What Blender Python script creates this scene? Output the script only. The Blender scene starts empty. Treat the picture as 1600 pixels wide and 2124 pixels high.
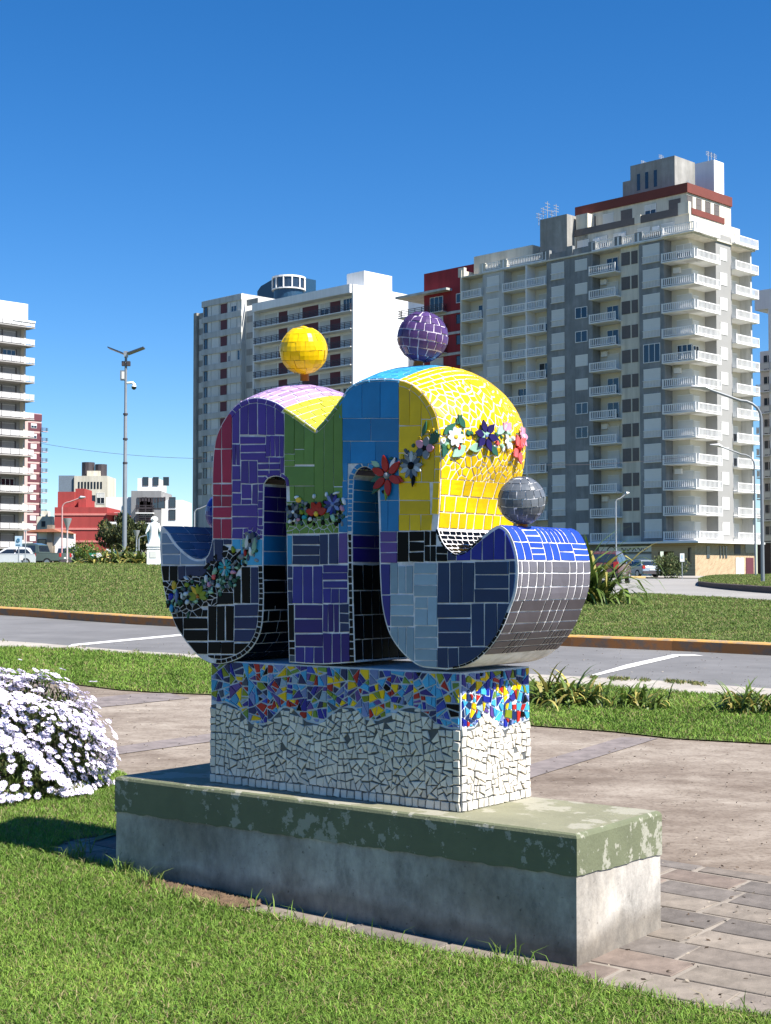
import bpy, bmesh, math, random
import numpy as np
from mathutils import Vector, Matrix
R = math.radians
random.seed(7); rng = np.random.default_rng(7)
SC = bpy.context.scene
COL = SC.collection
# ------------------------------------------------------------------ camera
F, HOR, HC = 3000.0, 1190.0, 1.55            # focal length and horizon row in pixels of a 1600 x 2124 frame, eye height in metres
TH = math.atan2(HOR - 1062.0, F)
cam = bpy.data.cameras.new('camera'); cam.sensor_fit = 'HORIZONTAL'; cam.sensor_width = 36.0
cam.lens = F / 1600 * 36.0; cam.clip_start = 0.1; cam.clip_end = 6000
cam_o = bpy.data.objects.new('camera', cam); COL.objects.link(cam_o)
cam_o.location = (0, 0, HC); cam_o.rotation_euler = (math.pi / 2 + TH, 0, 0)
SC.camera = cam_o
# ------------------------------------------------------------------ sky and sun
PHI = 0.6585                                  # heading of the monument
AX = Vector((math.cos(PHI), -math.sin(PHI), 0))    # along its long face, to the right
BX = Vector((math.sin(PHI), math.cos(PHI), 0))     # into its depth
SUN_EL = R(50)
sh = AX * math.cos(R(4.0)) + BX * math.sin(R(4.0))
SUN = Vector((sh.x * math.cos(SUN_EL), sh.y * math.cos(SUN_EL), math.sin(SUN_EL)))
w = bpy.data.worlds.new('World'); SC.world = w; w.use_nodes = True
nt = w.node_tree; bg = nt.nodes['Background']
sky = nt.nodes.new('ShaderNodeTexSky'); sky.sky_type = 'NISHITA'; sky.sun_disc = False
sky.sun_elevation = SUN_EL; sky.sun_rotation = math.atan2(sh.x, sh.y)
sky.altitude = 0; sky.air_density = 0.9; sky.dust_density = 0.0; sky.ozone_density = 6.0
shs = nt.nodes.new('ShaderNodeHueSaturation'); shs.inputs['Saturation'].default_value = 1.27; shs.inputs['Hue'].default_value = 0.504; shs.inputs['Value'].default_value = 1.0
nt.links.new(sky.outputs[0], shs.inputs['Color']); nt.links.new(shs.outputs[0], bg.inputs[0]); bg.inputs[1].default_value = 0.075
sl = bpy.data.lights.new('sun', 'SUN'); sl.energy = 5.0; sl.angle = R(0.55); sl.color = (1.0, 0.955, 0.88)
so = bpy.data.objects.new('sun', sl); COL.objects.link(so)
so.rotation_euler = (-SUN).to_track_quat('-Z', 'Y').to_euler(); so.location = (20, -20, 40)
SC.view_settings.view_transform = 'Standard'; SC.view_settings.look = 'None'
SC.view_settings.exposure = 1.08; SC.view_settings.gamma = 1.0; SC.view_settings.use_curve_mapping = False
SC.cycles.max_bounces = 5; SC.cycles.diffuse_bounces = 3; SC.cycles.glossy_bounces = 3
SC.cycles.transparent_max_bounces = 8; SC.cycles.caustics_reflective = False; SC.cycles.caustics_refractive = False

# ------------------------------------------------------------------ picture <-> world helpers (surveying the photograph)
FW = Vector((0, math.cos(TH), math.sin(TH))); UP = Vector((0, -math.sin(TH), math.cos(TH))); EYE = Vector((0, 0, HC))
def ray(px, py): return FW + Vector((1, 0, 0)) * ((px - 800) / F) + UP * (-(py - 1062) / F)
def proj(P):
    d = Vector(P) - EYE; z = d.dot(FW)
    return (800 + F * d.x / z, 1062 - F * d.dot(UP) / z)
def on_plane(px, py, P0, N):
    d = ray(px, py); return EYE + d * ((Vector(P0) - EYE).dot(N) / d.dot(N))
def at_depth(px, py, Y):
    d = ray(px, py); return EYE + d * (Y / d.y)
def sst(a, b, x):
    t = min(1.0, max(0.0, (x - a) / (b - a))); return t * t * (3 - 2 * t)
def soft(x, k): return (x + math.sqrt(x * x + k * k)) / 2
def gz(x, y):                                  # lie of the land: the plaza climbs gently away from the viewer
    z = 0.03 * (soft(y - 5.7, 0.8) - soft(y - 36, 3.0)) + 0.35 * sst(35, 150, y)
    z += 0.88 * sst(28, 62, y) * sst(8, -8, x) if x < 8 else 0
    return z
def sstv(a, b, x):
    t = np.clip((x - a) / (b - a), 0, 1); return t * t * (3 - 2 * t)
def gzv(x, y):
    sf = lambda q, k: (q + np.sqrt(q * q + k * k)) / 2
    z = 0.03 * (sf(y - 5.7, 0.8) - sf(y - 36, 3.0)) + 0.35 * sstv(35, 150, y)
    return z + np.where(x < 8, 0.88 * sstv(28, 62, y) * sstv(8, -8, x), 0)
def on_ground(px, py, dz=0.0):
    d = ray(px, py); lo, hi = 2.0, 2.0
    f = lambda t: (EYE + d * t)
    def below(t):
        p = f(t); return p.z < gz(p.x, p.y) + dz
    while hi < 600 and not below(hi): lo = hi; hi *= 1.04
    for _ in range(40):
        m = (lo + hi) / 2
        if below(m): hi = m
        else: lo = m
    p = f(hi); return Vector((p.x, p.y, gz(p.x, p.y)))

# ------------------------------------------------------------------ objects
def tag(o, label=None, cat=None, group=None, kind=None):
    if label: o['label'] = label
    if cat: o['category'] = cat
    if group: o['group'] = group
    if kind: o['kind'] = kind
    return o
def thing(name, label, cat, loc=(0, 0, 0), rz=0.0, group=None):
    o = bpy.data.objects.new(name, None); COL.objects.link(o); o.empty_display_size = 0.2
    o.location = loc; o.rotation_euler = (0, 0, rz)
    return tag(o, label, cat, group)
def link(name, me, parent=None, loc=None, rot=None):
    o = bpy.data.objects.new(name, me); COL.objects.link(o)
    if parent: o.parent = parent
    if loc is not None: o.location = loc
    if rot is not None: o.rotation_euler = rot
    return o
def copy_tree(o, parent=None):
    c = o.copy(); COL.objects.link(c); c.parent = parent
    for ch in o.children: copy_tree(ch, c)
    return c
class MB:
    def __init__(s): s.v = []; s.f = []; s.m = []; s.sm = False
    def add(s, vs, fs, m=0):
        n = len(s.v); s.v += [tuple(p) for p in vs]
        for f in fs: s.f.append([i + n for i in f]); s.m.append(m)
    def box(s, x0, x1, y0, y1, z0, z1, m=0):
        s.add([(x0,y0,z0),(x1,y0,z0),(x1,y1,z0),(x0,y1,z0),(x0,y0,z1),(x1,y0,z1),(x1,y1,z1),(x0,y1,z1)],
              [(0,3,2,1),(4,5,6,7),(0,1,5,4),(1,2,6,5),(2,3,7,6),(3,0,4,7)], m)
    def fb(s, face, s0, s1, n0, n1, z0, z1, m=0):     # box on a facade: s along, n outward
        if face == 'L': s.box(-n1, -n0, s0, s1, z0, z1, m)
        else: s.box(s0, s1, -n1, -n0, z0, z1, m)
    def tube(s, pts, r, n=8, m=0, cap=True):
        pts = [Vector(p) for p in pts]; rs = r if isinstance(r, (list, tuple)) else [r] * len(pts)
        base = len(s.v); prev = None
        for i, p in enumerate(pts):
            t = (pts[min(i + 1, len(pts) - 1)] - pts[max(i - 1, 0)]).normalized()
            if prev is None: x = t.orthogonal().normalized()
            else: x = (prev - t * prev.dot(t)).normalized()
            prev = x; y = t.cross(x)
            for k in range(n):
                a = 2 * math.pi * k / n; s.v.append(tuple(p + (x * math.cos(a) + y * math.sin(a)) * rs[i]))
        for i in range(len(pts) - 1):
            for k in range(n):
                a = base + i * n + k; b = base + i * n + (k + 1) % n
                s.f.append([a, b, b + n, a + n]); s.m.append(m)
        if cap:
            s.f.append([base + k for k in range(n)][::-1]); s.m.append(m)
            s.f.append([base + (len(pts) - 1) * n + k for k in range(n)]); s.m.append(m)
    def prism(s, poly, ax, d0, d1, m=0):           # poly: 2D points, extruded along axis ax
        n = len(poly)
        def P(p, d): return (d, p[0], p[1]) if ax == 0 else ((p[0], d, p[1]) if ax == 1 else (p[0], p[1], d))
        s.add([P(p, d0) for p in poly] + [P(p, d1) for p in poly],
              [list(range(n))[::-1], list(range(n, 2 * n))] + [(i, (i + 1) % n, (i + 1) % n + n, i + n) for i in range(n)], m)
    def mesh(s, name, mats, smooth=None, fix=False):
        me = bpy.data.meshes.new(name); me.from_pydata(s.v, [], s.f)
        for m in (mats if isinstance(mats, (list, tuple)) else [mats]): me.materials.append(m)
        me.polygons.foreach_set('material_index', s.m)
        if fix:
            b = bmesh.new(); b.from_mesh(me); bmesh.ops.recalc_face_normals(b, faces=b.faces); b.to_mesh(me); b.free()
        if smooth is not None:
            me.polygons.foreach_set('use_smooth', [True] * len(me.polygons)); me.set_sharp_from_angle(angle=R(smooth))
        me.update(); return me
    def build(s, name, mats, parent=None, smooth=None, loc=None, rot=None, fix=True):
        return link(name, s.mesh(name, mats, smooth, fix), parent, loc, rot)

# ------------------------------------------------------------------ materials
def mat(name, col, rough=0.6, var=0.12, scale=4.0, bump=0.0, bscale=40.0, metal=0.0, spec=0.5, rand=0.0, col2=None, thr=None, coat=0.0, bdist=0.004, streak=0.0):
    m = bpy.data.materials.new(name); m.use_nodes = True; t = m.node_tree; N = t.nodes; Lk = t.links
    p = N['Principled BSDF']; p.inputs['Roughness'].default_value = rough; p.inputs['Metallic'].default_value = metal
    p.inputs['Specular IOR Level'].default_value = spec
    if coat: p.inputs['Coat Weight'].default_value = coat; p.inputs['Coat Roughness'].default_value = 0.08
    tc = N.new('ShaderNodeTexCoord'); no = N.new('ShaderNodeTexNoise')
    no.inputs['Scale'].default_value = scale; no.inputs['Detail'].default_value = 6; no.inputs['Roughness'].default_value = 0.62
    Lk.new(tc.outputs['Object'], no.inputs['Vector'])
    mx = N.new('ShaderNodeMix'); mx.data_type = 'RGBA'
    c2 = col2 if col2 else [c * (1 + var) for c in col]; c1 = col if col2 else [c * (1 - var) for c in col]
    mx.inputs['A'].default_value = (*c1, 1); mx.inputs['B'].default_value = (*c2, 1)
    rp = N.new('ShaderNodeValToRGB'); a, b = thr if thr else (0.3, 0.7)
    rp.color_ramp.elements[0].position = a; rp.color_ramp.elements[1].position = b
    Lk.new(no.outputs['Fac'], rp.inputs[0]); Lk.new(rp.outputs[0], mx.inputs['Factor'])
    out = mx.outputs['Result']
    if streak:                                       # rain streaks and grime on walls
        mpp = N.new('ShaderNodeMapping'); mpp.inputs['Scale'].default_value = (1, 1, 0.09); Lk.new(tc.outputs['Object'], mpp.inputs[0])
        ns = N.new('ShaderNodeTexNoise'); ns.inputs['Scale'].default_value = 0.9; ns.inputs['Detail'].default_value = 7; ns.inputs['Roughness'].default_value = 0.7; Lk.new(mpp.outputs[0], ns.inputs['Vector'])
        rs = N.new('ShaderNodeValToRGB'); e = rs.color_ramp.elements; e[0].position = 0.34; e[0].color = (1 - streak, 1 - streak, 1 - streak * 1.05, 1); e[1].position = 0.58; e[1].color = (1, 1, 1, 1); Lk.new(ns.outputs[0], rs.inputs[0])
        ms = N.new('ShaderNodeMix'); ms.data_type = 'RGBA'; ms.blend_type = 'MULTIPLY'; ms.inputs['Factor'].default_value = 1; Lk.new(out, ms.inputs['A']); Lk.new(rs.outputs[0], ms.inputs['B']); out = ms.outputs['Result']
    if rand:
        oi = N.new('ShaderNodeObjectInfo'); ge = N.new('ShaderNodeNewGeometry')
        ad = N.new('ShaderNodeMath'); ad.operation = 'ADD'; fr = N.new('ShaderNodeMath'); fr.operation = 'FRACT'
        Lk.new(oi.outputs['Random'], ad.inputs[0]); Lk.new(ge.outputs['Random Per Island'], ad.inputs[1]); Lk.new(ad.outputs[0], fr.inputs[0])
        mr = N.new('ShaderNodeMapRange'); mr.inputs['To Min'].default_value = 1 - rand; mr.inputs['To Max'].default_value = 1 + rand
        Lk.new(fr.outputs[0], mr.inputs['Value'])
        hs = N.new('ShaderNodeHueSaturation'); Lk.new(out, hs.inputs['Color']); Lk.new(mr.outputs[0], hs.inputs['Value']); out = hs.outputs[0]
    Lk.new(out, p.inputs['Base Color'])
    if bump:
        n2 = N.new('ShaderNodeTexNoise'); n2.inputs['Scale'].default_value = bscale; n2.inputs['Detail'].default_value = 5
        Lk.new(tc.outputs['Object'], n2.inputs['Vector'])
        bp = N.new('ShaderNodeBump'); bp.inputs['Strength'].default_value = min(1, bump); bp.inputs['Distance'].default_value = bdist
        Lk.new(n2.outputs['Fac'], bp.inputs['Height']); Lk.new(bp.outputs[0], p.inputs['Normal'])
    return m
def srgb(h):
    h = h.lstrip('#'); o = []
    for i in (0, 2, 4):
        c = int(h[i:i + 2], 16) / 255; o.append(c / 12.92 if c <= 0.04045 else ((c + 0.055) / 1.055) ** 2.4)
    return tuple(o)
# ------------------------------------------------------------------ plane geometry
def clip_half(poly, a, b, c):                    # keep a*x + b*y <= c
    out = []; n = len(poly)
    for i in range(n):
        p, q = poly[i], poly[(i + 1) % n]
        dp, dq = a * p[0] + b * p[1] - c, a * q[0] + b * q[1] - c
        if dp <= 0: out.append(p)
        if (dp < 0 < dq) or (dq < 0 < dp):
            t = dp / (dp - dq); out.append((p[0] + (q[0] - p[0]) * t, p[1] + (q[1] - p[1]) * t))
    return out
def clip_convex(subject, win):                   # win: convex, any orientation
    ar = area(win); W = win if ar > 0 else win[::-1]; out = list(subject)
    for i in range(len(W)):
        p, q = W[i], W[(i + 1) % len(W)]
        nx, ny = q[1] - p[1], -(q[0] - p[0])
        out = clip_half(out, nx, ny, nx * p[0] + ny * p[1])
        if len(out) < 3: return []
    return out
def area(p): return 0.5 * sum(p[i][0] * p[(i + 1) % len(p)][1] - p[(i + 1) % len(p)][0] * p[i][1] for i in range(len(p)))
def clean(p, eps=1e-4):
    o = []
    for q in p:
        if not o or math.hypot(q[0] - o[-1][0], q[1] - o[-1][1]) > eps: o.append(q)
    if len(o) > 1 and math.hypot(o[0][0] - o[-1][0], o[0][1] - o[-1][1]) <= eps: o.pop()
    return o
def despike(p):                                  # drop hairline spikes left by clipping
    p = clean(p, 1e-3); ch = True
    while ch and len(p) > 3:
        ch = False
        for i in range(len(p)):
            a, b, c = p[i - 1], p[i], p[(i + 1) % len(p)]
            u = (b[0] - a[0], b[1] - a[1]); v = (c[0] - b[0], c[1] - b[1]); lu, lv = math.hypot(*u), math.hypot(*v)
            if lu < 1e-6 or lv < 1e-6 or ((u[0] * v[0] + u[1] * v[1]) < -.985 * lu * lv):
                p = p[:i] + p[i + 1:]; ch = True; break
    return p
def shrink(poly, g):                             # inset of a convex polygon by g
    P = poly if area(poly) > 0 else poly[::-1]; out = list(P)
    for i in range(len(P)):
        p, q = P[i], P[(i + 1) % len(P)]; l = math.hypot(q[0] - p[0], q[1] - p[1])
        if l < 1e-9: continue
        nx, ny = (q[1] - p[1]) / l, -(q[0] - p[0]) / l
        out = clip_half(out, nx, ny, nx * p[0] + ny * p[1] - g)
        if len(out) < 3: return []
    return clean(out)
def inside(p, poly):
    x, y = p; c = False; n = len(poly); j = n - 1
    for i in range(n):
        xi, yi = poly[i]; xj, yj = poly[j]
        if (yi > y) != (yj > y) and x < (xj - xi) * (y - yi) / (yj - yi) + xi: c = not c
        j = i
    return c
def insidev(x, y, poly):
    c = np.zeros(len(x), bool); n = len(poly); j = n - 1
    for i in range(n):
        xi, yi = poly[i]; xj, yj = poly[j]
        with np.errstate(divide='ignore', invalid='ignore'):
            c ^= ((yi > y) != (yj > y)) & (x < (xj - xi) * (y - yi) / (yj - yi + 1e-30) + xi)
        j = i
    return c
def voronoi(pts, bound, gap):
    cells = []; P = np.array(pts)
    for i, p in enumerate(pts):
        d2 = ((P - P[i]) ** 2).sum(1); order = np.argsort(d2)[1:22]
        c = list(bound)
        for j in order:
            q = P[j]; nx, ny = q[0] - p[0], q[1] - p[1]; l = math.hypot(nx, ny)
            if l < 1e-9: continue
            nx /= l; ny /= l
            c = clip_half(c, nx, ny, nx * (p[0] + q[0]) / 2 + ny * (p[1] + q[1]) / 2 - gap / 2)
            if len(c) < 3: break
        c = clean(c)
        if len(c) >= 3 and abs(area(c)) > 1e-9: cells.append(c)
    return cells
def spread(n, x0, x1, y0, y1, test=None, k=12, seed=1):  # blue-noise like points
    r = random.Random(seed); pts = []
    while len(pts) < n:
        best = None; bd = -1
        for _ in range(k):
            c = (r.uniform(x0, x1), r.uniform(y0, y1))
            if test and not test(c): continue
            d = min(((c[0] - q[0]) ** 2 + (c[1] - q[1]) ** 2 for q in pts), default=1e9)
            if d > bd: bd = d; best = c
        if best: pts.append(best)
    return pts
def catmull(pts, step):
    P = [Vector((p[0], p[1])) for p in pts]; out = []
    for i in range(len(P) - 1):
        p0 = P[i - 1] if i > 0 else P[i] * 2 - P[i + 1]; p1, p2 = P[i], P[i + 1]
        p3 = P[i + 2] if i + 2 < len(P) else P[i + 1] * 2 - P[i]
        n = max(1, int((p2 - p1).length / step))
        for k in range(n):
            t = k / n
            out.append(tuple(0.5 * ((2 * p1) + (p2 - p0) * t + (2 * p0 - 5 * p1 + 4 * p2 - p3) * t * t + (3 * p1 - p0 - 3 * p2 + p3) * t ** 3)))
    out.append(tuple(P[-1])); return out

def crack(poly, size, r, wild=0.25, ratio=(.36, .64)):          # break a convex polygon into pieces by successive cuts
    out = []; st = [poly]
    while st:
        p = st.pop(); A = abs(area(p))
        if len(p) < 3: continue
        if A < size * size * r.uniform(.55, 1.45): out.append(p); continue
        cx = sum(q[0] for q in p) / len(p); cy = sum(q[1] for q in p) / len(p)
        sxx = sum((q[0] - cx) ** 2 for q in p); syy = sum((q[1] - cy) ** 2 for q in p); sxy = sum((q[0] - cx) * (q[1] - cy) for q in p)
        a = .5 * math.atan2(2 * sxy, sxx - syy) + r.gauss(0, wild); nx_, ny_ = math.cos(a), math.sin(a)
        d = [nx_ * q[0] + ny_ * q[1] for q in p]; c = min(d) + (max(d) - min(d)) * r.uniform(*ratio)
        st += [clip_half(p, nx_, ny_, c), clip_half(p, -nx_, -ny_, -c)]
    return [clean(q, 1e-4) for q in out]
# ================================================================== the ground
m_soil = mat('soil_green', (0.085, 0.105, 0.035), 0.95, scale=3, col2=(0.06, 0.06, 0.03), bump=0.4)
m_lawn = mat('lawn_thatch', (0.095, 0.14, 0.028), 0.95, scale=2.2, col2=(0.13, 0.135, 0.05), bump=0.6, bscale=60)
m_lawnfar = mat('lawn_far', (0.095, 0.135, 0.032), 0.95, scale=0.9, col2=(0.15, 0.15, 0.055), thr=(0.35, 0.75), bump=0.8, bscale=14)
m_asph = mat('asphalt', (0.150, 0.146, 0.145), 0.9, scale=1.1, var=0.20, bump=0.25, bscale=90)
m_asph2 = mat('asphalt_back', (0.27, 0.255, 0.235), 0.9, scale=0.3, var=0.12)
m_gut = mat('gutter_concrete', (0.36, 0.325, 0.28), 0.9, scale=2.5, var=0.18, bump=0.3)
m_paint = mat('road_paint', (0.72, 0.71, 0.68), 0.7, scale=9, col2=(0.5, 0.49, 0.47), thr=(0.45, 0.8))
m_kerb = mat('kerb_orange', (0.40, 0.15, 0.04), 0.8, scale=5.5, col2=(0.22, 0.14, 0.09), thr=(0.46, 0.62), bump=0.3)
m_kerbtop = mat('kerb_yellow', (0.55, 0.30, 0.08), 0.8, scale=6, col2=(0.32, 0.23, 0.14), thr=(0.46, 0.62))
m_kerbdark = mat('kerb_dark', (0.075, 0.05, 0.04), 0.9, scale=3)
m_kerbpale = mat('kerb_pale', (0.62, 0.45, 0.18), 0.8)
def plaza_mat():
    m = mat('plaza_concrete', (0.335, 0.262, 0.195), 0.9, scale=0.9, bump=0.35, bscale=45)
    t = m.node_tree; N = t.nodes; Lk = t.links; p = N['Principled BSDF']
    tc = N.new('ShaderNodeTexCoord')
    n1 = N.new('ShaderNodeTexNoise'); n1.inputs['Scale'].default_value = 0.55; n1.inputs['Detail'].default_value = 7; n1.inputs['Roughness'].default_value = 0.7
    n2 = N.new('ShaderNodeTexNoise'); n2.inputs['Scale'].default_value = 3.2; n2.inputs['Detail'].default_value = 8; n2.inputs['Roughness'].default_value = 0.75
    n3 = N.new('ShaderNodeTexNoise'); n3.inputs['Scale'].default_value = 34; n3.inputs['Detail'].default_value = 6
    mp = N.new('ShaderNodeMapping'); mp.inputs['Rotation'].default_value = (0, 0, PHI); mp.inputs['Scale'].default_value = (0.75, 1.2, 1); Lk.new(tc.outputs['Object'], mp.inputs[0])
    for n in (n1, n2): Lk.new(mp.outputs[0], n.inputs['Vector'])
    Lk.new(tc.outputs['Object'], n3.inputs['Vector'])
    r1 = N.new('ShaderNodeValToRGB'); e = r1.color_ramp.elements
    e[0].position = 0.36; e[0].color = (0.165, 0.130, 0.102, 1); e[1].position = 0.62; e[1].color = (0.30, 0.262, 0.222, 1)
    Lk.new(n1.outputs[0], r1.inputs[0])
    r2 = N.new('ShaderNodeValToRGB'); e = r2.color_ramp.elements
    e[0].position = 0.38; e[0].color = (0.72, 0.66, 0.60, 1); e[1].position = 0.66; e[1].color = (1.22, 1.2, 1.16, 1)
    Lk.new(n2.outputs[0], r2.inputs[0])
    mu = N.new('ShaderNodeMix'); mu.data_type = 'RGBA'; mu.blend_type = 'MULTIPLY'; mu.inputs['Factor'].default_value = 1
    Lk.new(r1.outputs[0], mu.inputs['A']); Lk.new(r2.outputs[0], mu.inputs['B'])
    r3 = N.new('ShaderNodeValToRGB'); e = r3.color_ramp.elements
    e[0].position = 0.33; e[0].color = (0.72, 0.70, 0.68, 1); e[1].position = 0.5; e[1].color = (1, 1, 1, 1); Lk.new(n3.outputs[0], r3.inputs[0])
    m2 = N.new('ShaderNodeMix'); m2.data_type = 'RGBA'; m2.blend_type = 'MULTIPLY'; m2.inputs['Factor'].default_value = 1
    Lk.new(mu.outputs['Result'], m2.inputs['A']); Lk.new(r3.outputs[0], m2.inputs['B']); Lk.new(m2.outputs['Result'], p.inputs['Base Color'])
    return m
m_plaza = plaza_mat()
m_band = mat('stone_band', (0.185, 0.155, 0.145), 0.9, scale=8, var=0.3, bump=0.5, bscale=30)
m_mortar = mat('paver_mortar', (0.245, 0.212, 0.175), 0.95, scale=5, var=0.2, bump=0.5)
m_pav = [mat('paver_' + n, c, 0.9, scale=9, var=0.28, bump=0.6, bscale=60, rand=0.15, spec=.2) for n, c in
         (('grey', (0.175, 0.148, 0.125)), ('pink', (0.172, 0.135, 0.112)), ('slate', (0.14, 0.122, 0.108)), ('sand', (0.20, 0.17, 0.14)))]

def patch(name, poly, cell, dz, m, label=None, cat=None, kind='structure', parent=None):
    xs = [p[0] for p in poly]; ys = [p[1] for p in poly]; mb = MB(); idx = {}
    x = math.floor(min(xs) / cell) * cell
    while x < max(xs):
        col = clip_half(clip_half(poly, -1, 0, -x), 1, 0, x + cell)
        if len(col) >= 3:
            cy = [p[1] for p in col]; y = math.floor(min(cy) / cell) * cell
            while y < max(cy):
                c = clean(clip_half(clip_half(col, 0, -1, -y), 0, 1, y + cell))
                if len(c) >= 3 and abs(area(c)) > 1e-6:
                    if area(c) < 0: c = c[::-1]
                    f = []
                    for p in c:
                        k = (round(p[0], 4), round(p[1], 4))
                        if k not in idx: idx[k] = len(mb.v); mb.v.append((p[0], p[1], gz(p[0], p[1]) + dz))
                        if not f or f[-1] != idx[k]: f.append(idx[k])
                    if len(set(f)) >= 3: mb.f.append(f); mb.m.append(0)
                y += cell
        x += cell
    o = mb.build(name, m, parent, smooth=60, fix=False)
    return tag(o, label, cat, None, kind)
def G(pts, dz=0.0): return [tuple(on_ground(px, py, dz)[:2]) for px, py in pts]

# one sheet to the horizon
xs = sorted(set([-3000, -1500, -800, -400, -200, -120, -80] + list(np.arange(-60, 61, 2.0)) + [80, 120, 200, 400, 800, 1500, 3000]))
ys = sorted(set([-30, -10, 0, 2] + list(np.arange(3, 24, 0.75)) + list(np.arange(24, 70, 1.5)) + list(np.arange(70, 170, 5.0)) + [200, 260, 350, 500, 900, 1600, 3000, 5000]))
mb = MB()
for y in ys:
    for x in xs: mb.v.append((x, y, gz(x, y) - 0.05))
nx = len(xs)
for j in range(len(ys) - 1):
    for i in range(nx - 1): mb.f.append([j * nx + i, j * nx + i + 1, (j + 1) * nx + i + 1, (j + 1) * nx + i]); mb.m.append(0)
tag(mb.build('ground', m_soil, smooth=60, fix=False), kind='structure')

plaza_far = [(-1100, 1346), (-300, 1392), (72, 1414), (144, 1420), (250, 1433), (345, 1439), (431, 1442), (760, 1474), (1100, 1507), (1276, 1520), (1397, 1534), (1600, 1545), (1900, 1562), (2900, 1618)]
verge_far = [(-1100, 1305), (-300, 1334), (0, 1345), (144, 1350), (259, 1358), (374, 1367), (431, 1372), (800, 1399), (1249, 1427), (1384, 1437), (1499, 1444), (1600, 1449), (1900, 1464), (2900, 1514)]
road_near = [(-1100, 1289), (-300, 1318), (0, 1329), (144, 1340), (287, 1351), (402, 1358), (800, 1383), (1225, 1405), (1397, 1414), (1465, 1420), (1600, 1429), (1900, 1442), (2900, 1486)]
kerb_base = [(-1100, 1232), (-300, 1262), (0, 1276), (144, 1286), (259, 1294), (362, 1300), (760, 1320), (1185, 1341), (1397, 1350), (1600, 1360), (1900, 1376), (2900, 1430)]
gPF, gVF, gRN, gKB = [catmull(G(l), 0.6) for l in (plaza_far, verge_far, road_near, kerb_base)]
plaza = gPF[::-1] + [(-9, 2.0), (9, 2.0)]
patch('plaza_pavement', plaza, 0.5, 0.0, m_plaza)
patch('grass_verge', gPF + gVF[::-1], 0.5, 0.012, m_lawn)
patch('road_gutter', gVF + gRN[::-1], 0.5, 0.004, m_gut)
patch('road', gRN + gKB[::-1], 0.6, 0.0, m_asph)
# road markings
tag(patch('road_marking', G([(140, 1342), (377, 1319.5), (379, 1315.5), (150, 1337)]), 0.6, 0.006, m_paint), 'thin white line slanting across the road left of the sculpture', 'road marking', None, 'structure')
tag(patch('road_marking', G([(1224, 1402), (1240, 1402), (1330, 1380.5), (1410, 1362), (1460, 1361.5), (1440, 1358.5), (1396, 1358.5), (1300, 1379.5)]), 0.6, 0.006, m_paint), 'broad white line slanting across the road right of the sculpture', 'road marking', None, 'structure')
# dark stone bands in the plaza
for q in ([(-150, 1478), (124, 1456), (276, 1440), (350, 1438.5), (394, 1449), (260, 1463), (124, 1476), (-150, 1504)],
          [(-60, 1592), (213, 1554), (434, 1523), (700, 1496), (700, 1508), (434, 1540), (230, 1568), (-60, 1612)],
          [(940, 1642), (1110, 1584), (1290, 1530), (1366, 1532.5), (1110, 1612), (940, 1676)]):
    patch('stone_band', G(q), 0.5, 0.005, m_band)
# kerb with its painted face, following the road
def offset_line(l, d):
    o = []
    for i, p in enumerate(l):
        a, b = l[max(0, i - 1)], l[min(len(l) - 1, i + 1)]; t = Vector((b[0] - a[0], b[1] - a[1])).normalized()
        o.append((p[0] - t.y * d, p[1] + t.x * d))
    return o
def kerb(name, line, wdt, h, mats, label, jit=0.006):
    t = thing(name, label, 'kerb', (line[0][0], line[0][1], 0)); ox, oy = line[0]
    bk = offset_line(line, wdt); n = len(line); L = [0]
    for i in range(1, n): L.append(L[-1] + math.hypot(line[i][0] - line[i - 1][0], line[i][1] - line[i - 1][1]))
    seg = 1.0; k0 = 0
    while k0 < n - 1:
        k1 = k0 + 1
        while k1 < n - 1 and L[k1] - L[k0] < seg: k1 += 1
        mb = MB(); jz = random.uniform(-jit, jit); jy = random.uniform(-jit, jit)
        for i in range(k0, k1 + 1):
            g = 0.012 if i == k1 else 0
            for (q, zz, sh_) in ((line[i], -0.04, 0), (line[i], h - 0.02, 0), (line[i], h, 0.02), (bk[i], h, 0)):
                dx, dy = bk[i][0] - line[i][0], bk[i][1] - line[i][1]
                mb.v.append((q[0] - ox + dx * (sh_ / wdt) + dx * jy, q[1] - oy + dy * (sh_ / wdt) + dy * jy, gz(q[0], q[1]) + zz + jz))
        for i in range(k1 - k0):
            for j, mm in ((0, 0), (1, 1), (2, 1)):
                a = i * 4 + j; mb.f.append([a, a + 4, a + 5, a + 1]); mb.m.append(mm)
        e = (k1 - k0) * 4
        mb.f += [[0, 1, 2, 3], [e + 3, e + 2, e + 1, e]]; mb.m += [0, 0]
        mb.build('kerb_stone', mats, t); k0 = k1
    return t
kerb('road_kerb', gKB, 0.22, 0.16, [m_kerb, m_kerbtop], 'long orange painted kerb along the far side of the road')
isl_back_r = [(1230, 1262), (1240, 1244), (1279, 1236), (1330, 1234), (1431, 1239), (1600, 1249), (1900, 1270), (2900, 1345)]
gIB = G(isl_back_r, 0.1)
kb = offset_line(gKB, 0.2)
lawn_isl = kb + [p for p in gIB[::-1]] + [(6, 44), (3, 56), (-4, 61), (-14, 62.5), (-40, 63), (-60, 62)]
patch('lawn_island', lawn_isl, 1.0, 0.13, m_lawnfar)
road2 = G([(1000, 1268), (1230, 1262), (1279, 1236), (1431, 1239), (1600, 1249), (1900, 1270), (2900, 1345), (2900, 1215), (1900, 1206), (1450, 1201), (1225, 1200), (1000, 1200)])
patch('back_road', road2, 2.0, 0.03, m_asph2)
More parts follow.
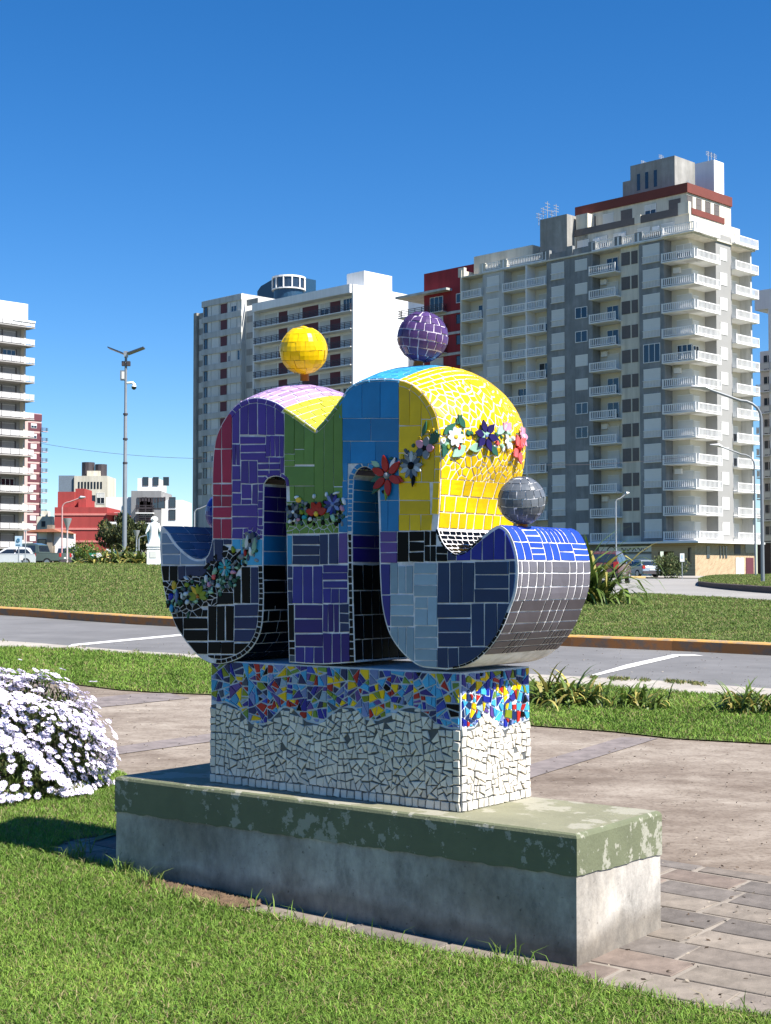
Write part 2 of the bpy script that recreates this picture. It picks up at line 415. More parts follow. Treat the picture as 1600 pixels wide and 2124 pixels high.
isl2 = catmull([(1452, 1217), (1449, 1213), (1455, 1207), (1475, 1201.5), (1530, 1199), (1700, 1198), (2000, 1200), (2100, 1262), (1800, 1247), (1600, 1231), (1500, 1223), (1452, 1217)], 2)
gI2 = G(isl2[:-1]); 
patch('lawn_mound', gI2, 1.5, 0.22, m_lawnfar)
fr = catmull(G([(1449, 1214), (1453, 1217.5), (1500, 1224), (1600, 1233), (1800, 1249)]), 1.0)
kerb('mound_kerb', fr, 0.25, 0.24, [m_kerbdark, m_kerbdark], 'dark weathered kerb round the grass mound before the brick ground floor')
kerb('pavement_kerb', catmull(G([(1290, 1200.5), (1340, 1200.5)]), 1), 0.3, 0.2, [m_kerbpale, m_kerbpale], 'short yellow kerb by the parked silver car')
patch('pavement_slab', G([(1290, 1199.5), (1345, 1199.5), (1450, 1201), (1600, 1199), (1600, 1196), (1290, 1196.2)]), 3.0, 0.08, m_gut)

# foreground lawn outline
lawn_px = [(-500, 1585), (60, 1560), (200, 1590), (262, 1612), (300, 1650), (296, 1730), (235, 1735), (150, 1746), (96, 1770), (140, 1789), (200, 1799), (245, 1810), (300, 1834), (360, 1866),
           (420, 1884), (480, 1896), (560, 1909), (640, 1928), (700, 1941), (760, 1956), (820, 1968), (950, 1994), (1050, 2006), (1120, 2024), (1200, 2038), (1250, 2060), (1350, 2080), (1450, 2104), (1550, 2116), (1640, 2128), (1750, 2160), (1750, 3200), (-500, 3200)]
gL = G(lawn_px)
patch('front_lawn', gL, 0.4, 0.015, m_lawn)
# pavers by the monument, laid parallel to its base
pv = thing('paved_strip', 'grey and pink stone pavers laid round the concrete base', 'paving', (0, 0, 0)); pv['kind'] = 'structure'; del pv['category']; del pv['label']
pav_reg = [(1340, 1779), (1377, 1787), (1600, 1822), (1800, 1850), (1800, 2300), (1100, 2300), (1150, 2040), (800, 1975), (430, 1885), (270, 1830), (210, 1812), (80, 1775), (150, 1740), (300, 1735), (1000, 1900)]
gP = G(pav_reg); C0 = Vector((0.7476, 5.7021, 0))
patch('paver_bed', gP, 0.4, 0.004, m_mortar, parent=pv)
import itertools
jj = -5
for j in range(-11, 11):
    v0 = j * 0.24 + 0.1; u = -4.0 + random.uniform(0, 0.5)
    while u < 4:
        L = random.choice((0.34, 0.4, 0.4, 0.45, 0.5)); g = 0.011
        q = [(u + g, v0 + g), (u + L - g, v0 + g), (u + L - g, v0 + 0.24 - g), (u + g, v0 + 0.24 - g)]
        q = [(x + random.uniform(-.008, .008), y + random.uniform(-.008, .008)) for x, y in q]
        Wp = [C0 + AX * x + BX * y for x, y in q]; c = sum(Wp, Vector()) / 4
        clipd = clip_convex(gP, [(p.x, p.y) for p in Wp])
        if len(clipd) >= 3 and abs(area(clipd)) > 0.012 and not (inside((c.x, c.y), gL) and all(inside((p.x, p.y), gL) for p in Wp)):
            clipd = clean(clipd, 0.004)
            if area(clipd) < 0: clipd = clipd[::-1]
            cx = sum(p[0] for p in clipd) / len(clipd); cy = sum(p[1] for p in clipd) / len(clipd); n = len(clipd); h = 0.003 + random.uniform(0, 0.003)
            mb = MB(); vs = []
            for (k, zz) in ((1.0, -0.01), (1.0, h - 0.003), (0.985, h)):
                for p in clipd: vs.append(((p[0] - cx) * k, (p[1] - cy) * k, zz + gz(*p) - gz(cx, cy) + 0.004))
            fs = [list(range(2 * n, 3 * n))] + [(i, (i + 1) % n, (i + 1) % n + n, i + n) for i in range(n)] + [(i + n, (i + 1) % n + n, (i + 1) % n + 2 * n, i + 2 * n) for i in range(n)]
            mb.add(vs, fs); mb.build('paver', random.choices(m_pav, (4, 1, 3, 3))[0], pv, loc=(cx, cy, gz(cx, cy)), fix=False)
        u += L
# bare earth under the long face
m_earth = mat('bare_earth', (0.115, 0.075, 0.045), 0.95, scale=14, var=0.45, bump=1.0, bscale=60)
ear = G([(268, 1822), (320, 1832), (400, 1846), (480, 1858), (530, 1872), (545, 1884), (500, 1890), (430, 1884), (370, 1874), (320, 1860), (285, 1840)])
patch('bare_earth', ear, 0.1, 0.016, m_earth)
mb = MB(); rr = random.Random(5)
for _ in range(2600):
    i = rr.randrange(len(ear)); cxe = sum(p[0] for p in ear) / len(ear); cye = sum(p[1] for p in ear) / len(ear); a_, b_ = ear[i], ear[(i + 1) % len(ear)]; u, v = sorted((rr.random(), rr.random()))
    x = a_[0] * u + b_[0] * (v - u) + cxe * (1 - v); y = a_[1] * u + b_[1] * (v - u) + cye * (1 - v); r_ = rr.uniform(.003, .011) * (1.8 if rr.random() < .06 else 1); z = gz(x, y) + .016
    J = lambda: r_ * rr.uniform(.6, 1.2)
    mb.add([(x + J(), y, z), (x - J() * .4, y + J(), z), (x - J() * .6, y - J(), z), (x + rr.uniform(-.4, .4) * r_, y + rr.uniform(-.4, .4) * r_, z + J())], [(0, 1, 3), (1, 2, 3), (2, 0, 3)])
tag(mb.build('earth_clods', m_earth, fix=False), 'crumbled brown earth along the foot of the concrete base', 'earth', None, 'stuff')
# ================================================================== the mosaic sculpture
BASE_L, BASE_W, BASE_H = 2.668, 0.7225, 0.531
PED_O1, PED_O2, PED_L, PED_W, PED_H = 0.6545, 0.15, 1.4885, 0.5493, 0.594
Q = C0 - AX * PED_O1 + BX * PED_O2 + Vector((0, 0, BASE_H))        # right front foot of the pedestal
YF, SD = -0.014, 0.60                                               # front plane and depth of the sculpture
def loc_(P):                                                        # world -> monument frame (x along, y deep, z up) from Q
    d = Vector(P) - Q; return Vector((d.dot(AX), d.dot(BX), d.z))
def fpt(px, py, y=YF):                                              # picture point -> point of the plane at depth y
    return loc_(on_plane(px, py, Q + BX * y, BX))
def f2(px, py): p = fpt(px, py); return (p.x, p.z)
def wld(l): return Q + AX * l[0] + BX * l[1] + Vector((0, 0, l[2]))
m_grout = mat('white_grout', (0.80, 0.78, 0.80), 0.9, scale=14, col2=(0.42, 0.40, 0.38), thr=(0.42, 0.78), bump=0.5, bscale=90)
m_groutd = mat('dark_grout', (0.075, 0.085, 0.095), 0.9, scale=14, var=0.3, bump=0.5, bscale=90)
TC = dict(red='#9e1840', purple='#4a2f88', pink='#a98cb4', green='#66873a', lime='#b7b438', blue='#2079b0', sky='#3d9cc8', skyl='#3d97c4', yellow='#e2b90a', yellowd='#c9a20e',
          slate='#7487a2', sblue='#55687f', black='#080a0f', navy='#182a56', dnavy='#18365e', indigo='#2c2c80', dpurple='#291d6c', violet='#5a4288', pale='#8ba2b2',
          royal='#16248c', royall='#2c48a8', grey='#504c52', greyl='#625f67', bblue='#1b2f8e', slate2='#3c4a5c', lav='#6d7fae', white='#d9dadc', teal='#1f8f98', dgreen='#2d5a48',
          coral='#d65a5a', rose='#c58aa0', orange='#a8651f', lgreen='#8fb59c', eggp='#241a4e', redf='#a8241f', dark='#0b0c11', sgrey='#7c8187', mirror='#b8c2cc', olive='#7d8a22', gold='#d8b13a', plum='#4f3a68', steel='#5c6168')
TM = {}
def T(k):
    if k not in TM: TM[k] = mat('tile_' + k, srgb(TC[k]), 0.28, var=0.12, scale=9, spec=0.08 if k in ('black', 'dark') else 0.22, rand=0.17, bump=0.06, bscale=25)
    return TM[k]
OUT = []                                                            # outline of the front, in picture points, walked clockwise on the picture
seg = [
 [(337,1091),(350,1105),(361,1122),(372,1135),(386,1148),(402,1158),(417,1160),(429,1155),(436,1141),(441,1118)],
 [(441,1118),(441,1060),(441,992),(443,942),(448,910),(456,888),(470,864),(483,848),(496,836),(513,828),(532,825),(549,827),(566,832),(579,838),(590,846)],
 [(590,846),(612,860),(634,876),(655,891)],
 [(655,891),(672,873),(692,848),(711,822)],
 [(711,822),(722,807),(740,795),(765,788),(800,786),(828,788),(845,792),(862,801),(880,817),(895,838),(905,858),(911,882),(914,915),(915,952),(914,1000),(912,1050),(908,1096)],
 [(908,1096),(916,1119),(928,1137),(946,1149),(967,1143),(985,1126),(1009,1107),(1027,1094),(1039,1091),(1053,1101),(1064,1122),(1072,1149),(1075,1176),(1074,1206),(1069,1236),(1059,1263),(1046,1297),(1030,1326),(1009,1352),(985,1372),(957,1384),(928,1389)],
 [(928,1389),(904,1387),(874,1383),(850,1368),(829,1347),(811,1320),(800,1290),(793,1254),(790,1218),(788,1170),(787,1101),(785,1035),(782,992),(772,975),(757,968),(743,974),(734,990)],
 [(734,990),(732,1040),(731,1110),(733,1240),(737,1374)],
 [(737,1374),(668,1378),(600,1374)],
 [(600,1374),(597,1250),(595,1120),(594,1010),(588,993),(574,988),(557,992),(548,1004)],
 [(548,1004),(547,1060),(546,1172),(547,1240),(543,1298),(532,1330),(513,1354),(489,1369),(461,1377),(436,1375)],
 [(436,1375),(417,1365),(402,1350),(384,1328),(366,1300),(355,1272),(345,1244),(338,1206),(334,1172),(332,1126),(334,1095),(337,1091)]]
for s_ in seg: OUT += catmull(s_, 4.0)[:-1]
OUTM = [f2(*p) for p in OUT]
if area(OUTM) < 0: OUT.reverse(); OUTM.reverse()                    # counter-clockwise in (x, z)
NO = len(OUTM)
def onorm(i):
    a, b = OUTM[(i - 1) % NO], OUTM[(i + 1) % NO]; dx, dz = b[0] - a[0], b[1] - a[1]; l = math.hypot(dx, dz)
    return (dz / l, -dx / l)
ON = [onorm(i) for i in range(NO)]
def pnorm(i):                                                       # inward normal on the picture
    a, b = OUT[(i - 1) % NO], OUT[(i + 1) % NO]; dx, dy = b[0] - a[0], b[1] - a[1]; l = math.hypot(dx, dy); n = (dy / l, -dx / l)
    return n if PSG < 0 else (-n[0], -n[1])
PSG = area(OUT)
PN = [pnorm(i) for i in range(NO)]
def inset(k): return [(OUT[i][0] + PN[i][0] * k, OUT[i][1] + PN[i][1] * k) for i in range(NO)]
SL = [0.0]
for i in range(NO): SL.append(SL[-1] + math.hypot(OUTM[(i + 1) % NO][0] - OUTM[i][0], OUTM[(i + 1) % NO][1] - OUTM[i][1]))
def oidx(px, py): return min(range(NO), key=lambda i: (OUT[i][0] - px) ** 2 + (OUT[i][1] - py) ** 2)
def crown_w(i):
    x, y = OUT[i]
    if y > 1060 or 546 < x < 600 and y > 930 or 728 < x < 790 and y > 930: return 0.0
    return sst(1060, 900, y)
CW = [crown_w(i) for i in range(NO)]
CW = [sum(CW[(i + k) % NO] for k in range(-6, 7)) / 13 for i in range(NO)]
ONS = []
for i in range(NO):
    a = sum(ON[(i + k) % NO][0] for k in range(-4, 5)); b = sum(ON[(i + k) % NO][1] for k in range(-4, 5)); l = math.hypot(a, b) or 1; ONS.append((a / l, b / l))
def side(si, t, h=0.0):                                             # si: fractional outline index, t: 0 front .. 1 back
    i = int(math.floor(si)); fr = si - i; i %= NO; j = (i + 1) % NO
    x = OUTM[i][0] * (1 - fr) + OUTM[j][0] * fr; z = OUTM[i][1] * (1 - fr) + OUTM[j][1] * fr
    nx = ONS[i][0] * (1 - fr) + ONS[j][0] * fr; nz = ONS[i][1] * (1 - fr) + ONS[j][1] * fr
    o = 0.098 * math.sin(math.pi * 0.8 * t) * (CW[i] * (1 - fr) + CW[j] * fr) + h
    return Vector((x + nx * o, YF + t * SD, z + nz * o))
scu = thing('mosaic_sculpture', 'colourful mosaic sculpture of twin arched figures with tiled balls on a stone pedestal', 'sculpture', tuple(Q), -PHI)
# body
mb = MB(); NT = 10
for k in range(NT + 1):
    for i in range(NO): mb.v.append(tuple(side(i, k / NT)))
for k in range(NT):
    for i in range(NO):
        j = (i + 1) % NO; mb.f.append([k * NO + i, k * NO + j, (k + 1) * NO + j, (k + 1) * NO + i]); mb.m.append(0)
mb.f.append(list(range(NO))); mb.m.append(0); mb.f.append([NT * NO + i for i in range(NO)][::-1]); mb.m.append(0)
mb.build('grout_body', m_grout, scu, smooth=35)
# ---- tiles: collected, the largest become parts of their own
TILES = []                                                          # (area, verts, faces, material)
def prism_tile(top, bot, key, vis=True):
    n = len(top); c = sum((Vector(p) for p in top), Vector()) / n
    A = 0.5 * sum(((Vector(top[i]) - c).cross(Vector(top[(i + 1) % n]) - c)).length for i in range(n))
    if A < 4e-5: return
    fs = [list(range(n))] + [(i, i + n, (i + 1) % n + n, (i + 1) % n) for i in range(n)]
    TILES.append((A if vis else 0.0, [tuple(p) for p in top] + [tuple(p) for p in bot], fs, key))
def face_tile(poly, key, th=0.003, tilt=0.0013, vis=True):         # polygon on the picture -> tile on the front face
    poly = clean(poly, 0.3)
    if len(poly) < 3: return
    m2 = [f2(*p) for p in poly]
    if area(m2) < 0: m2.reverse()
    n = len(m2); cx = sum(p[0] for p in m2) / n; cz = sum(p[1] for p in m2) / n
    tx, tz = random.gauss(0, tilt) * 12, random.gauss(0, tilt) * 12; h = th + random.uniform(0, 0.0012)
    top = [(cx + (p[0] - cx) * 0.985, YF - max(0.0012, h + (p[0] - cx) * tx + (p[1] - cz) * tz), cz + (p[1] - cz) * 0.985) for p in m2]
    prism_tile(top, [(p[0], YF + 0.001, p[1]) for p in m2], key, vis)
INS = {}
def blk(x0, y0, x1, y1, d, n, key, ins=2.2, gap=2.2, jit=0.8):
    if ins not in INS: INS[ins] = inset(ins)
    for k in range(n):
        a, b = k / n, (k + 1) / n
        q = (x0 + (x1 - x0) * a, y0, x0 + (x1 - x0) * b, y1) if d == 'v' else (x0, y0 + (y1 - y0) * a, x1, y0 + (y1 - y0) * b)
        g = gap / 2; J = lambda: random.uniform(-jit, jit)
        r = [(q[0] + g + J(), q[1] + g + J()), (q[2] - g + J(), q[1] + g + J()), (q[2] - g + J(), q[3] - g + J()), (q[0] + g + J(), q[3] - g + J())]
        r = despike(clip_convex(INS[ins], r))
        if len(r) >= 3 and abs(area(r)) > 8: face_tile(r, key)
def border(p0, p1, wd, step, key, gap=1.6, off=1.6):                # a row of small tiles along the edge between two outline points
    i0, i1 = oidx(*p0), oidx(*p1); n = (i1 - i0) % NO; sgn = 1
    if n > NO / 2: n = NO - n; sgn = -1
    k = max(1, int(n * 4.0 / step))
    for a in range(k):
        ii = [i0 + sgn * (n * (a + f) / k) for f in np.linspace(gap / step, 1 - gap / step / 4, 3)]
        P = lambda x, o: (OUT[int(x) % NO][0] + (OUT[(int(x) + 1) % NO][0] - OUT[int(x) % NO][0]) * (x % 1) + PN[int(x) % NO][0] * o, OUT[int(x) % NO][1] + (OUT[(int(x) + 1) % NO][1] - OUT[int(x) % NO][1]) * (x % 1) + PN[int(x) % NO][1] * o)
        face_tile([P(x, off) for x in ii] + [P(x, wd - gap * .4 + random.uniform(-.5, .5)) for x in ii[::-1]], key)
B = blk
for y0, y1, n in ((850,931,2),(931,1003,2),(1003,1028,2),(1028,1051,2),(1051,1075,1),(1075,1118,2)): B(438, y0, 482, y1, 'v', n, 'red')
B(482,815,498,921,'v',1,'purple',11.5); B(498,815,590,903,'v',5,'purple',11.5)
border((470,865),(589,845), 11, 17, 'purple')
for q in ((482,921,499,966,'v',2),(499,905,552,955,'h',3),(552,903,590,948,'v',4),(482,966,500,996,'v',1),(482,996,501,1022,'v',1),(482,1022,501,1047,'v',1),
          (500,955,535,1004,'v',2),(535,948,559,988,'h',3),(559,948,582,988,'h',3),(582,948,590,983,'v',1),(501,1004,523,1035,'v',1),(501,1035,523,1047,'v',1),(523,1004,536,1047,'v',1),
          (482,1047,536,1072,'v',1),(482,1072,536,1096,'v',1),(482,1096,505,1118,'v',1)): B(*q, 'purple')
B(536,1003,548,1090,'h',5,'purple'); B(536,988,552,1003,'v',1,'purple'); border((548,1004),(593,1006), 8, 11, 'purple')
B(500,1118,547,1173,'v',1,'sky'); B(482,1118,500,1140,'v',1,'sky')
B(436,1118,445,1165,'v',1,'navy'); B(445,1118,464,1166,'v',1,'navy'); B(464,1118,482,1130,'v',1,'navy'); B(427,1130,438,1170,'v',1,'navy')
for q in ((328,1085,375,1105),(328,1105,375,1128),(328,1128,375,1150),(328,1150,374,1172),(374,1136,427,1172)): B(*q, 'v', 1, 'slate', 5)
B(328,1173,352,1206,'v',1,'black'); B(352,1173,369,1206,'v',1,'black'); B(369,1173,386,1204,'v',1,'navy'); B(386,1173,430,1196,'v',1,'navy')
BJ = 10.5
for q in ((350,1281,381,1332,'v',1,'black'),(381,1281,432,1330,'h',2,'black'),(432,1256,486,1330,'v',3,'black'),(486,1253,545,1332,'h',3,'navy'),(450,1228,485,1254,'v',1,'black'),
          (485,1200,501,1252,'v',1,'black'),(501,1175,520,1252,'v',1,'dark'),(520,1175,546,1252,'v',1,'navy'),(370,1331,432,1357,'v',1,'black'),(432,1331,486,1357,'v',2,'black'),
          (486,1333,545,1357,'v',1,'black'),(390,1358,432,1380,'v',1,'black'),(432,1358,459,1380,'v',2,'black'),(459,1358,530,1380,'v',1,'black')): B(*q, BJ if q[2] > 486 or q[1] > 1350 else 2.2)
border((546,1174),(448,1377), 9, 11, 'black')
# centre column
for q in ((591,835,612,942),(612,850,632,932),(632,865,653,964),(653,880,673,1062),(673,830,693,1062),(693,815,712,1010),(591,942,612,955),(591,955,612,967),(612,932,632,964),
          (591,967,653,1008),(591,1008,612,1040),(612,1008,632,1040),(632,1008,653,1062),(693,1010,712,1050)): B(*q, 'v', 1, 'green', 8, 0.9, 0.3)
border((590,846),(655,891), 7.5, 22, 'lime'); border((655,891),(710,823), 7.5, 24, 'green')
B(703,1072,722,1105,'v',1,'blue'); B(712,960,722,1072,'h',3,'blue',2.2,0.9); B(594,1110,607,1173,'v',1,'sky')
for q in ((607,1110,664,1172,'h',3,'navy'),(664,1108,682,1172,'v',1,'navy'),(682,1106,703,1171,'v',1,'navy'),(703,1105,722,1169,'v',1,'violet'),
          (594,1173,608,1253,'h',3,'navy'),(608,1174,670,1253,'v',3,'indigo'),(670,1172,722,1220,'h',3,'indigo'),(670,1220,722,1252,'v',3,'indigo'),
          (595,1253,611,1330,'v',1,'black'),(597,1330,613,1359,'h',2,'black'),(598,1359,613,1380,'v',1,'slate2'),(611,1254,670,1314,'h',2,'dpurple'),(670,1253,705,1312,'v',3,'dpurple'),
          (705,1252,725,1312,'h',3,'navy'),(613,1315,671,1342,'v',1,'dpurple'),(613,1342,671,1380,'v',3,'indigo'),(671,1313,727,1380,'v',3,'dpurple')): B(*q)
B(723,1108,733,1240,'h',9,'dark'); B(725,1240,738,1376,'h',9,'dark')
# blue arch
for q in ((705,780,752,868),(752,780,790,868),(790,780,828,868),(712,868,770,915),(770,868,828,915),(712,915,728,962),(728,915,780,962),(780,915,828,975),(787,975,828,1038),(784,1038,806,1103),(806,1038,828,1103)):
    B(*q, 'v', 1, 'blue', 5, 0.7, 0.2)
border((713,818),(828,788), 4.5, 26, 'skyl'); border((732,1105),(734,985), 9, 9, 'blue', off=1.2); border((734,985),(783,995), 9, 9, 'blue', off=1.2)
# yellow arch, front
for q in ((828,785,851,883),(851,785,875,883),(875,830,905,870),(875,870,905,900),(828,883,875,940),(828,940,875,1000),(875,900,905,1000),(828,1000,893,1038),(828,1038,893,1067),(828,1067,851,1101),(851,1067,874,1101),(874,1067,912,1101)):
    B(*q, 'v', 1, 'yellow', 13, 1.6)
border((828,788),(914,1000), 12, 25, 'yellow'); border((914,1000),(909,1066), 15, 30, 'yellow')
for q in ((780,1103,825,1168,'h',3,'violet'),(825,1102,849,1166,'v',1,'black'),(849,1102,881,1166,'h',3,'black'),(881,1101,906,1132,'v',2,'black'),(881,1132,906,1165,'v',2,'black'),(906,1132,929,1165,'h',2,'black'),
          (929,1140,947,1164,'v',1,'navy'),(947,1130,978,1164,'v',1,'royal'),(978,1090,1001,1163,'v',1,'royal'),(1001,1080,1026,1163,'v',1,'royal'),(1026,1080,1049,1162,'v',1,'royal'),(1049,1085,1080,1161,'v',1,'royal'),
          (780,1169,811,1234,'v',1,'indigo'),(780,1234,811,1300,'v',1,'indigo'),(790,1300,811,1340,'v',1,'navy'),
          (811,1167,827,1232,'v',1,'pale'),(827,1173,858,1232,'v',2,'pale'),(811,1233,859,1300,'h',3,'pale'),(811,1300,861,1395,'v',3,'pale'),(859,1167,908,1238,'h',3,'pale'),(861,1238,888,1263,'v',1,'pale'),(861,1263,888,1298,'v',1,'pale'),
          (888,1238,908,1298,'v',1,'pale'),(861,1298,908,1395,'h',4,'pale'),(908,1166,985,1251,'v',3,'dnavy'),(985,1164,1057,1250,'h',3,'dnavy'),(1057,1163,1080,1190,'v',1,'dnavy'),(1057,1190,1080,1262,'v',1,'dnavy'),
          (908,1252,978,1342,'h',3,'dnavy'),(978,1251,1060,1341,'v',3,'dnavy'),(908,1343,952,1395,'v',2,'dnavy'),(952,1342,1030,1395,'v',1,'dnavy')): B(*q, 5.5 if q[2] > 1000 or q[5:] == ('x',) else 3.0)
border((909,1097),(1000,1113), 4.5, 13, 'black', off=1.0); border((1055,1268),(940,1388), 5.2, 13, 'black', off=1.0)
# broken-tile beds under the garlands
def bed(poly, key, n, gap=2.0, seed=3, keys=None):
    xs_ = [p[0] for p in poly]; ys_ = [p[1] for p in poly]
    pts = spread(n, min(xs_), max(xs_), min(ys_), max(ys_), lambda c: inside(c, poly), 5, seed)
    if 2.2 not in INS: INS[2.2] = inset(2.2)
    for c in voronoi(pts, [(min(xs_), min(ys_)), (max(xs_), min(ys_)), (max(xs_), max(ys_)), (min(xs_), max(ys_))], gap):
        c2 = clip_convex(poly, c)
        if len(c2) < 3 or abs(area(c2)) < 6: continue
        c3 = clip_convex(INS[2.2], c2) if len(c2) == len(c) else c2
        cx = sum(p[0] for p in c2) / len(c2); cy = sum(p[1] for p in c2) / len(c2)
        if len(c3) >= 3 and inside((cx, cy), OUT): face_tile(c3, random.choice(keys) if keys else key)
bed([(338,1207),(372,1204),(420,1180),(432,1168),(465,1131),(483,1141),(500,1141),(500,1174),(485,1200),(484,1228),(450,1229),(449,1256),(431,1257),(430,1279),(352,1280),(345,1250)], 'black', 95)
bed([(506,1097),(536,1091),(546,1091),(546,1117),(506,1117)], 'purple', 14, seed=5)
bed([(592,1041),(652,1041),(653,1063),(692,1063),(692,1051),(711,1051),(711,1071),(702,1073),(702,1105),(596,1107)], 'green', 46, seed=6)
# ---- the wrap-around surface
def stile(s0, s1, t0, t1, key, g=0.003, th=0.003, vis=True):
    ls = SL[int(s0) % NO]; Ls = abs(s1 - s0) * 0.0082; gs = g / 0.0082
    if s1 < s0: s0, s1 = s1, s0
    s0 += gs; s1 -= gs; t0 += 1.45 * g / SD; t1 -= 1.45 * g / SD
    if s1 - s0 < 0.4 or t1 - t0 < 0.004: return
    ns = max(1, min(8, int((s1 - s0) / 2.2))); ntt = max(1, min(4, int((t1 - t0) / 0.12)))
    J = lambda: random.uniform(-0.0013, 0.0013)
    js0, js1, jt0, jt1 = J() / .0082, J() / .0082, J() / SD, J() / SD
    h = th + random.uniform(0, 0.001); vs = []
    for a in range(ns + 1):
        for b in range(ntt + 1):
            s = s0 + js0 * (1 - 2 * b / ntt) + (s1 - s0) * a / ns; t = t0 + jt0 * (1 - 2 * a / ns) + (t1 - t0) * b / ntt
            vs.append(side(s, t, h))
    fs = [(a * (ntt + 1) + b, a * (ntt + 1) + b + 1, (a + 1) * (ntt + 1) + b + 1, (a + 1) * (ntt + 1) + b) for a in range(ns) for b in range(ntt)]
    ring = [b for b in range(ntt + 1)] + [a * (ntt + 1) + ntt for a in range(1, ns + 1)] + [ns * (ntt + 1) + b for b in range(ntt - 1, -1, -1)] + [a * (ntt + 1) for a in range(ns - 1, 0, -1)]
    n0 = len(vs)
    for r in ring:
        a, b = divmod(r, ntt + 1); vs.append(side(s0 + (s1 - s0) * a / ns, t0 + (t1 - t0) * b / ntt, -0.001))
    m = len(ring)
    fs += [(ring[k], n0 + k, n0 + (k + 1) % m, ring[(k + 1) % m]) for k in range(m)]
    A = (s1 - s0) * 0.0082 * (t1 - t0) * SD
    TILES.append((A if vis else 0.0, [tuple(v) for v in vs], fs, key))
def srange(p0, p1):
    a, b = oidx(*p0), oidx(*p1)
    if (b - a) % NO > NO / 2: a, b = b, a
    if b < a: b += NO
    return a, b
def courses(p0, p1, key, rows, cols, g=0.003, vis=True, jitc=0.25, flip=False, brick=True):
    a, b = srange(p0, p1)
    if flip: a, b = b, a
    for r in range(rows):
        s0, s1 = a + (b - a) * r / rows, a + (b - a) * (r + 1) / rows; t = 0.0; first = True
        while t < 0.999:
            dt = (1 / cols) * random.uniform(1 - jitc, 1 + jitc) * (0.5 if first and brick and r % 2 else 1); first = False
            t1 = 1.0 if t + dt > 1 - 0.45 / cols else t + dt
            stile(s0, s1, t, t1, key if isinstance(key, str) else random.choice(key), g, vis=vis); t = t1
def basket(p0, p1, key, rows, cols, g=0.003, vis=True):
    a, b = srange(p0, p1)
    for r in range(rows):
        s0, s1 = a + (b - a) * r / rows, a + (b - a) * (r + 1) / rows; ts = [0] + sorted((k + random.uniform(-.2, .2)) / cols for k in range(1, cols)) + [1]
        for c in range(cols):
            n = random.choice((2, 3, 3)); kk = random.random()
            for q in range(n):
                if kk < 0.5: stile(s0 + (s1 - s0) * q / n, s0 + (s1 - s0) * (q + 1) / n, ts[c], ts[c + 1], key, g, vis=vis)
                else: stile(s0, s1, ts[c] + (ts[c + 1] - ts[c]) * q / n, ts[c] + (ts[c + 1] - ts[c]) * (q + 1) / n, key, g, vis=vis)
def shards(p0, p1, key, n, gap, seed, t0=0.0, t1=1.0, vis=True):
    a, b = srange(p0, p1); ks = SD / 0.0082                          # work in outline steps x (t in the same unit)
    pts = spread(n, a, b, t0 * ks, t1 * ks, None, 4, seed)
    for c in voronoi(pts, [(a, t0 * ks), (b, t0 * ks), (b, t1 * ks), (a, t1 * ks)], gap / 0.0082):
        c = shrink(c, 0.12)
        if len(c) < 3: continue
        if area(c) < 0: c = c[::-1]
        cx = sum(p[0] for p in c) / len(c); cy = sum(p[1] for p in c) / len(c); h = 0.0026 + random.uniform(0, 0.0008)
        prism_tile([side(p[0], p[1] / ks, h) for p in c], [side(p[0], p[1] / ks, -0.001) for p in c], key, vis)
courses((441,1118),(470,866), 'red', 9, 8, vis=False)
courses((470,866),(500,834), 'pink', 3, 7); courses((500,834),(590,846), 'pink', 7, 8)
courses((590,846),(655,891), 'lime', 5, 9, 0.0018); courses((655,891),(711,822), 'lime', 4, 6, vis=False)
courses((711,822),(828,788), 'skyl', 8, 7, 0.0022)
courses((828,788),(872,809), 'yellow', 4, 8, 0.0035)
shards((872,809),(914,990), 'yellow', 240, 0.0050, 11)
courses((914,992),(908,1096), 'yellow', 3, 8, 0.0035)
courses((909,1098),(946,1149), 'black', 6, 13, 0.0035); courses((946,1149),(1009,1107), 'black', 5, 12, 0.0035)
basket((1009,1107),(1039,1091), 'royall', 1, 5, 0.0034); basket((1039,1091),(1075,1163), 'royall', 2, 5, 0.0034)
gi0, gi1 = srange((1075,1164),(985,1372)); rows_g = [0, .105, .225, .345, .46, .575, .67]; flipg = oidx(1075,1164) == gi1 % NO
def gs(f): return gi1 + (gi0 - gi1) * f if flipg else gi0 + (gi1 - gi0) * f
for r in range(6):
    cols_ = [0, .05, .14, .25, .35, .45, .70, .80, .90, 1] if r < 3 else [0, .12, .43, .54, .64, .74, 1]
    for c in range(len(cols_) - 1): stile(gs(rows_g[r]), gs(rows_g[r + 1]), cols_[c], cols_[c + 1], 'greyl' if r < 3 else 'grey', 0.0036)
for r, (f0, f1) in enumerate(((.67, .75), (.75, .83), (.83, .91))):
    cols_ = [0, .22, .28, .34, .40, .68, .73, .78, .83, .88, .93, 1]
    for c in range(len(cols_) - 1): stile(gs(f0), gs(f1), cols_[c], cols_[c + 1], 'grey', 0.0032)
courses((337,1091),(419,1160), 'sblue', 5, 5, 0.0022); courses((419,1160),(441,1118), 'sblue', 3, 5, 0.0022)
courses((334,1095),(352,1262), 'slate2', 7, 7, vis=False); courses((352,1262),(436,1375), 'black', 7, 7, vis=False)
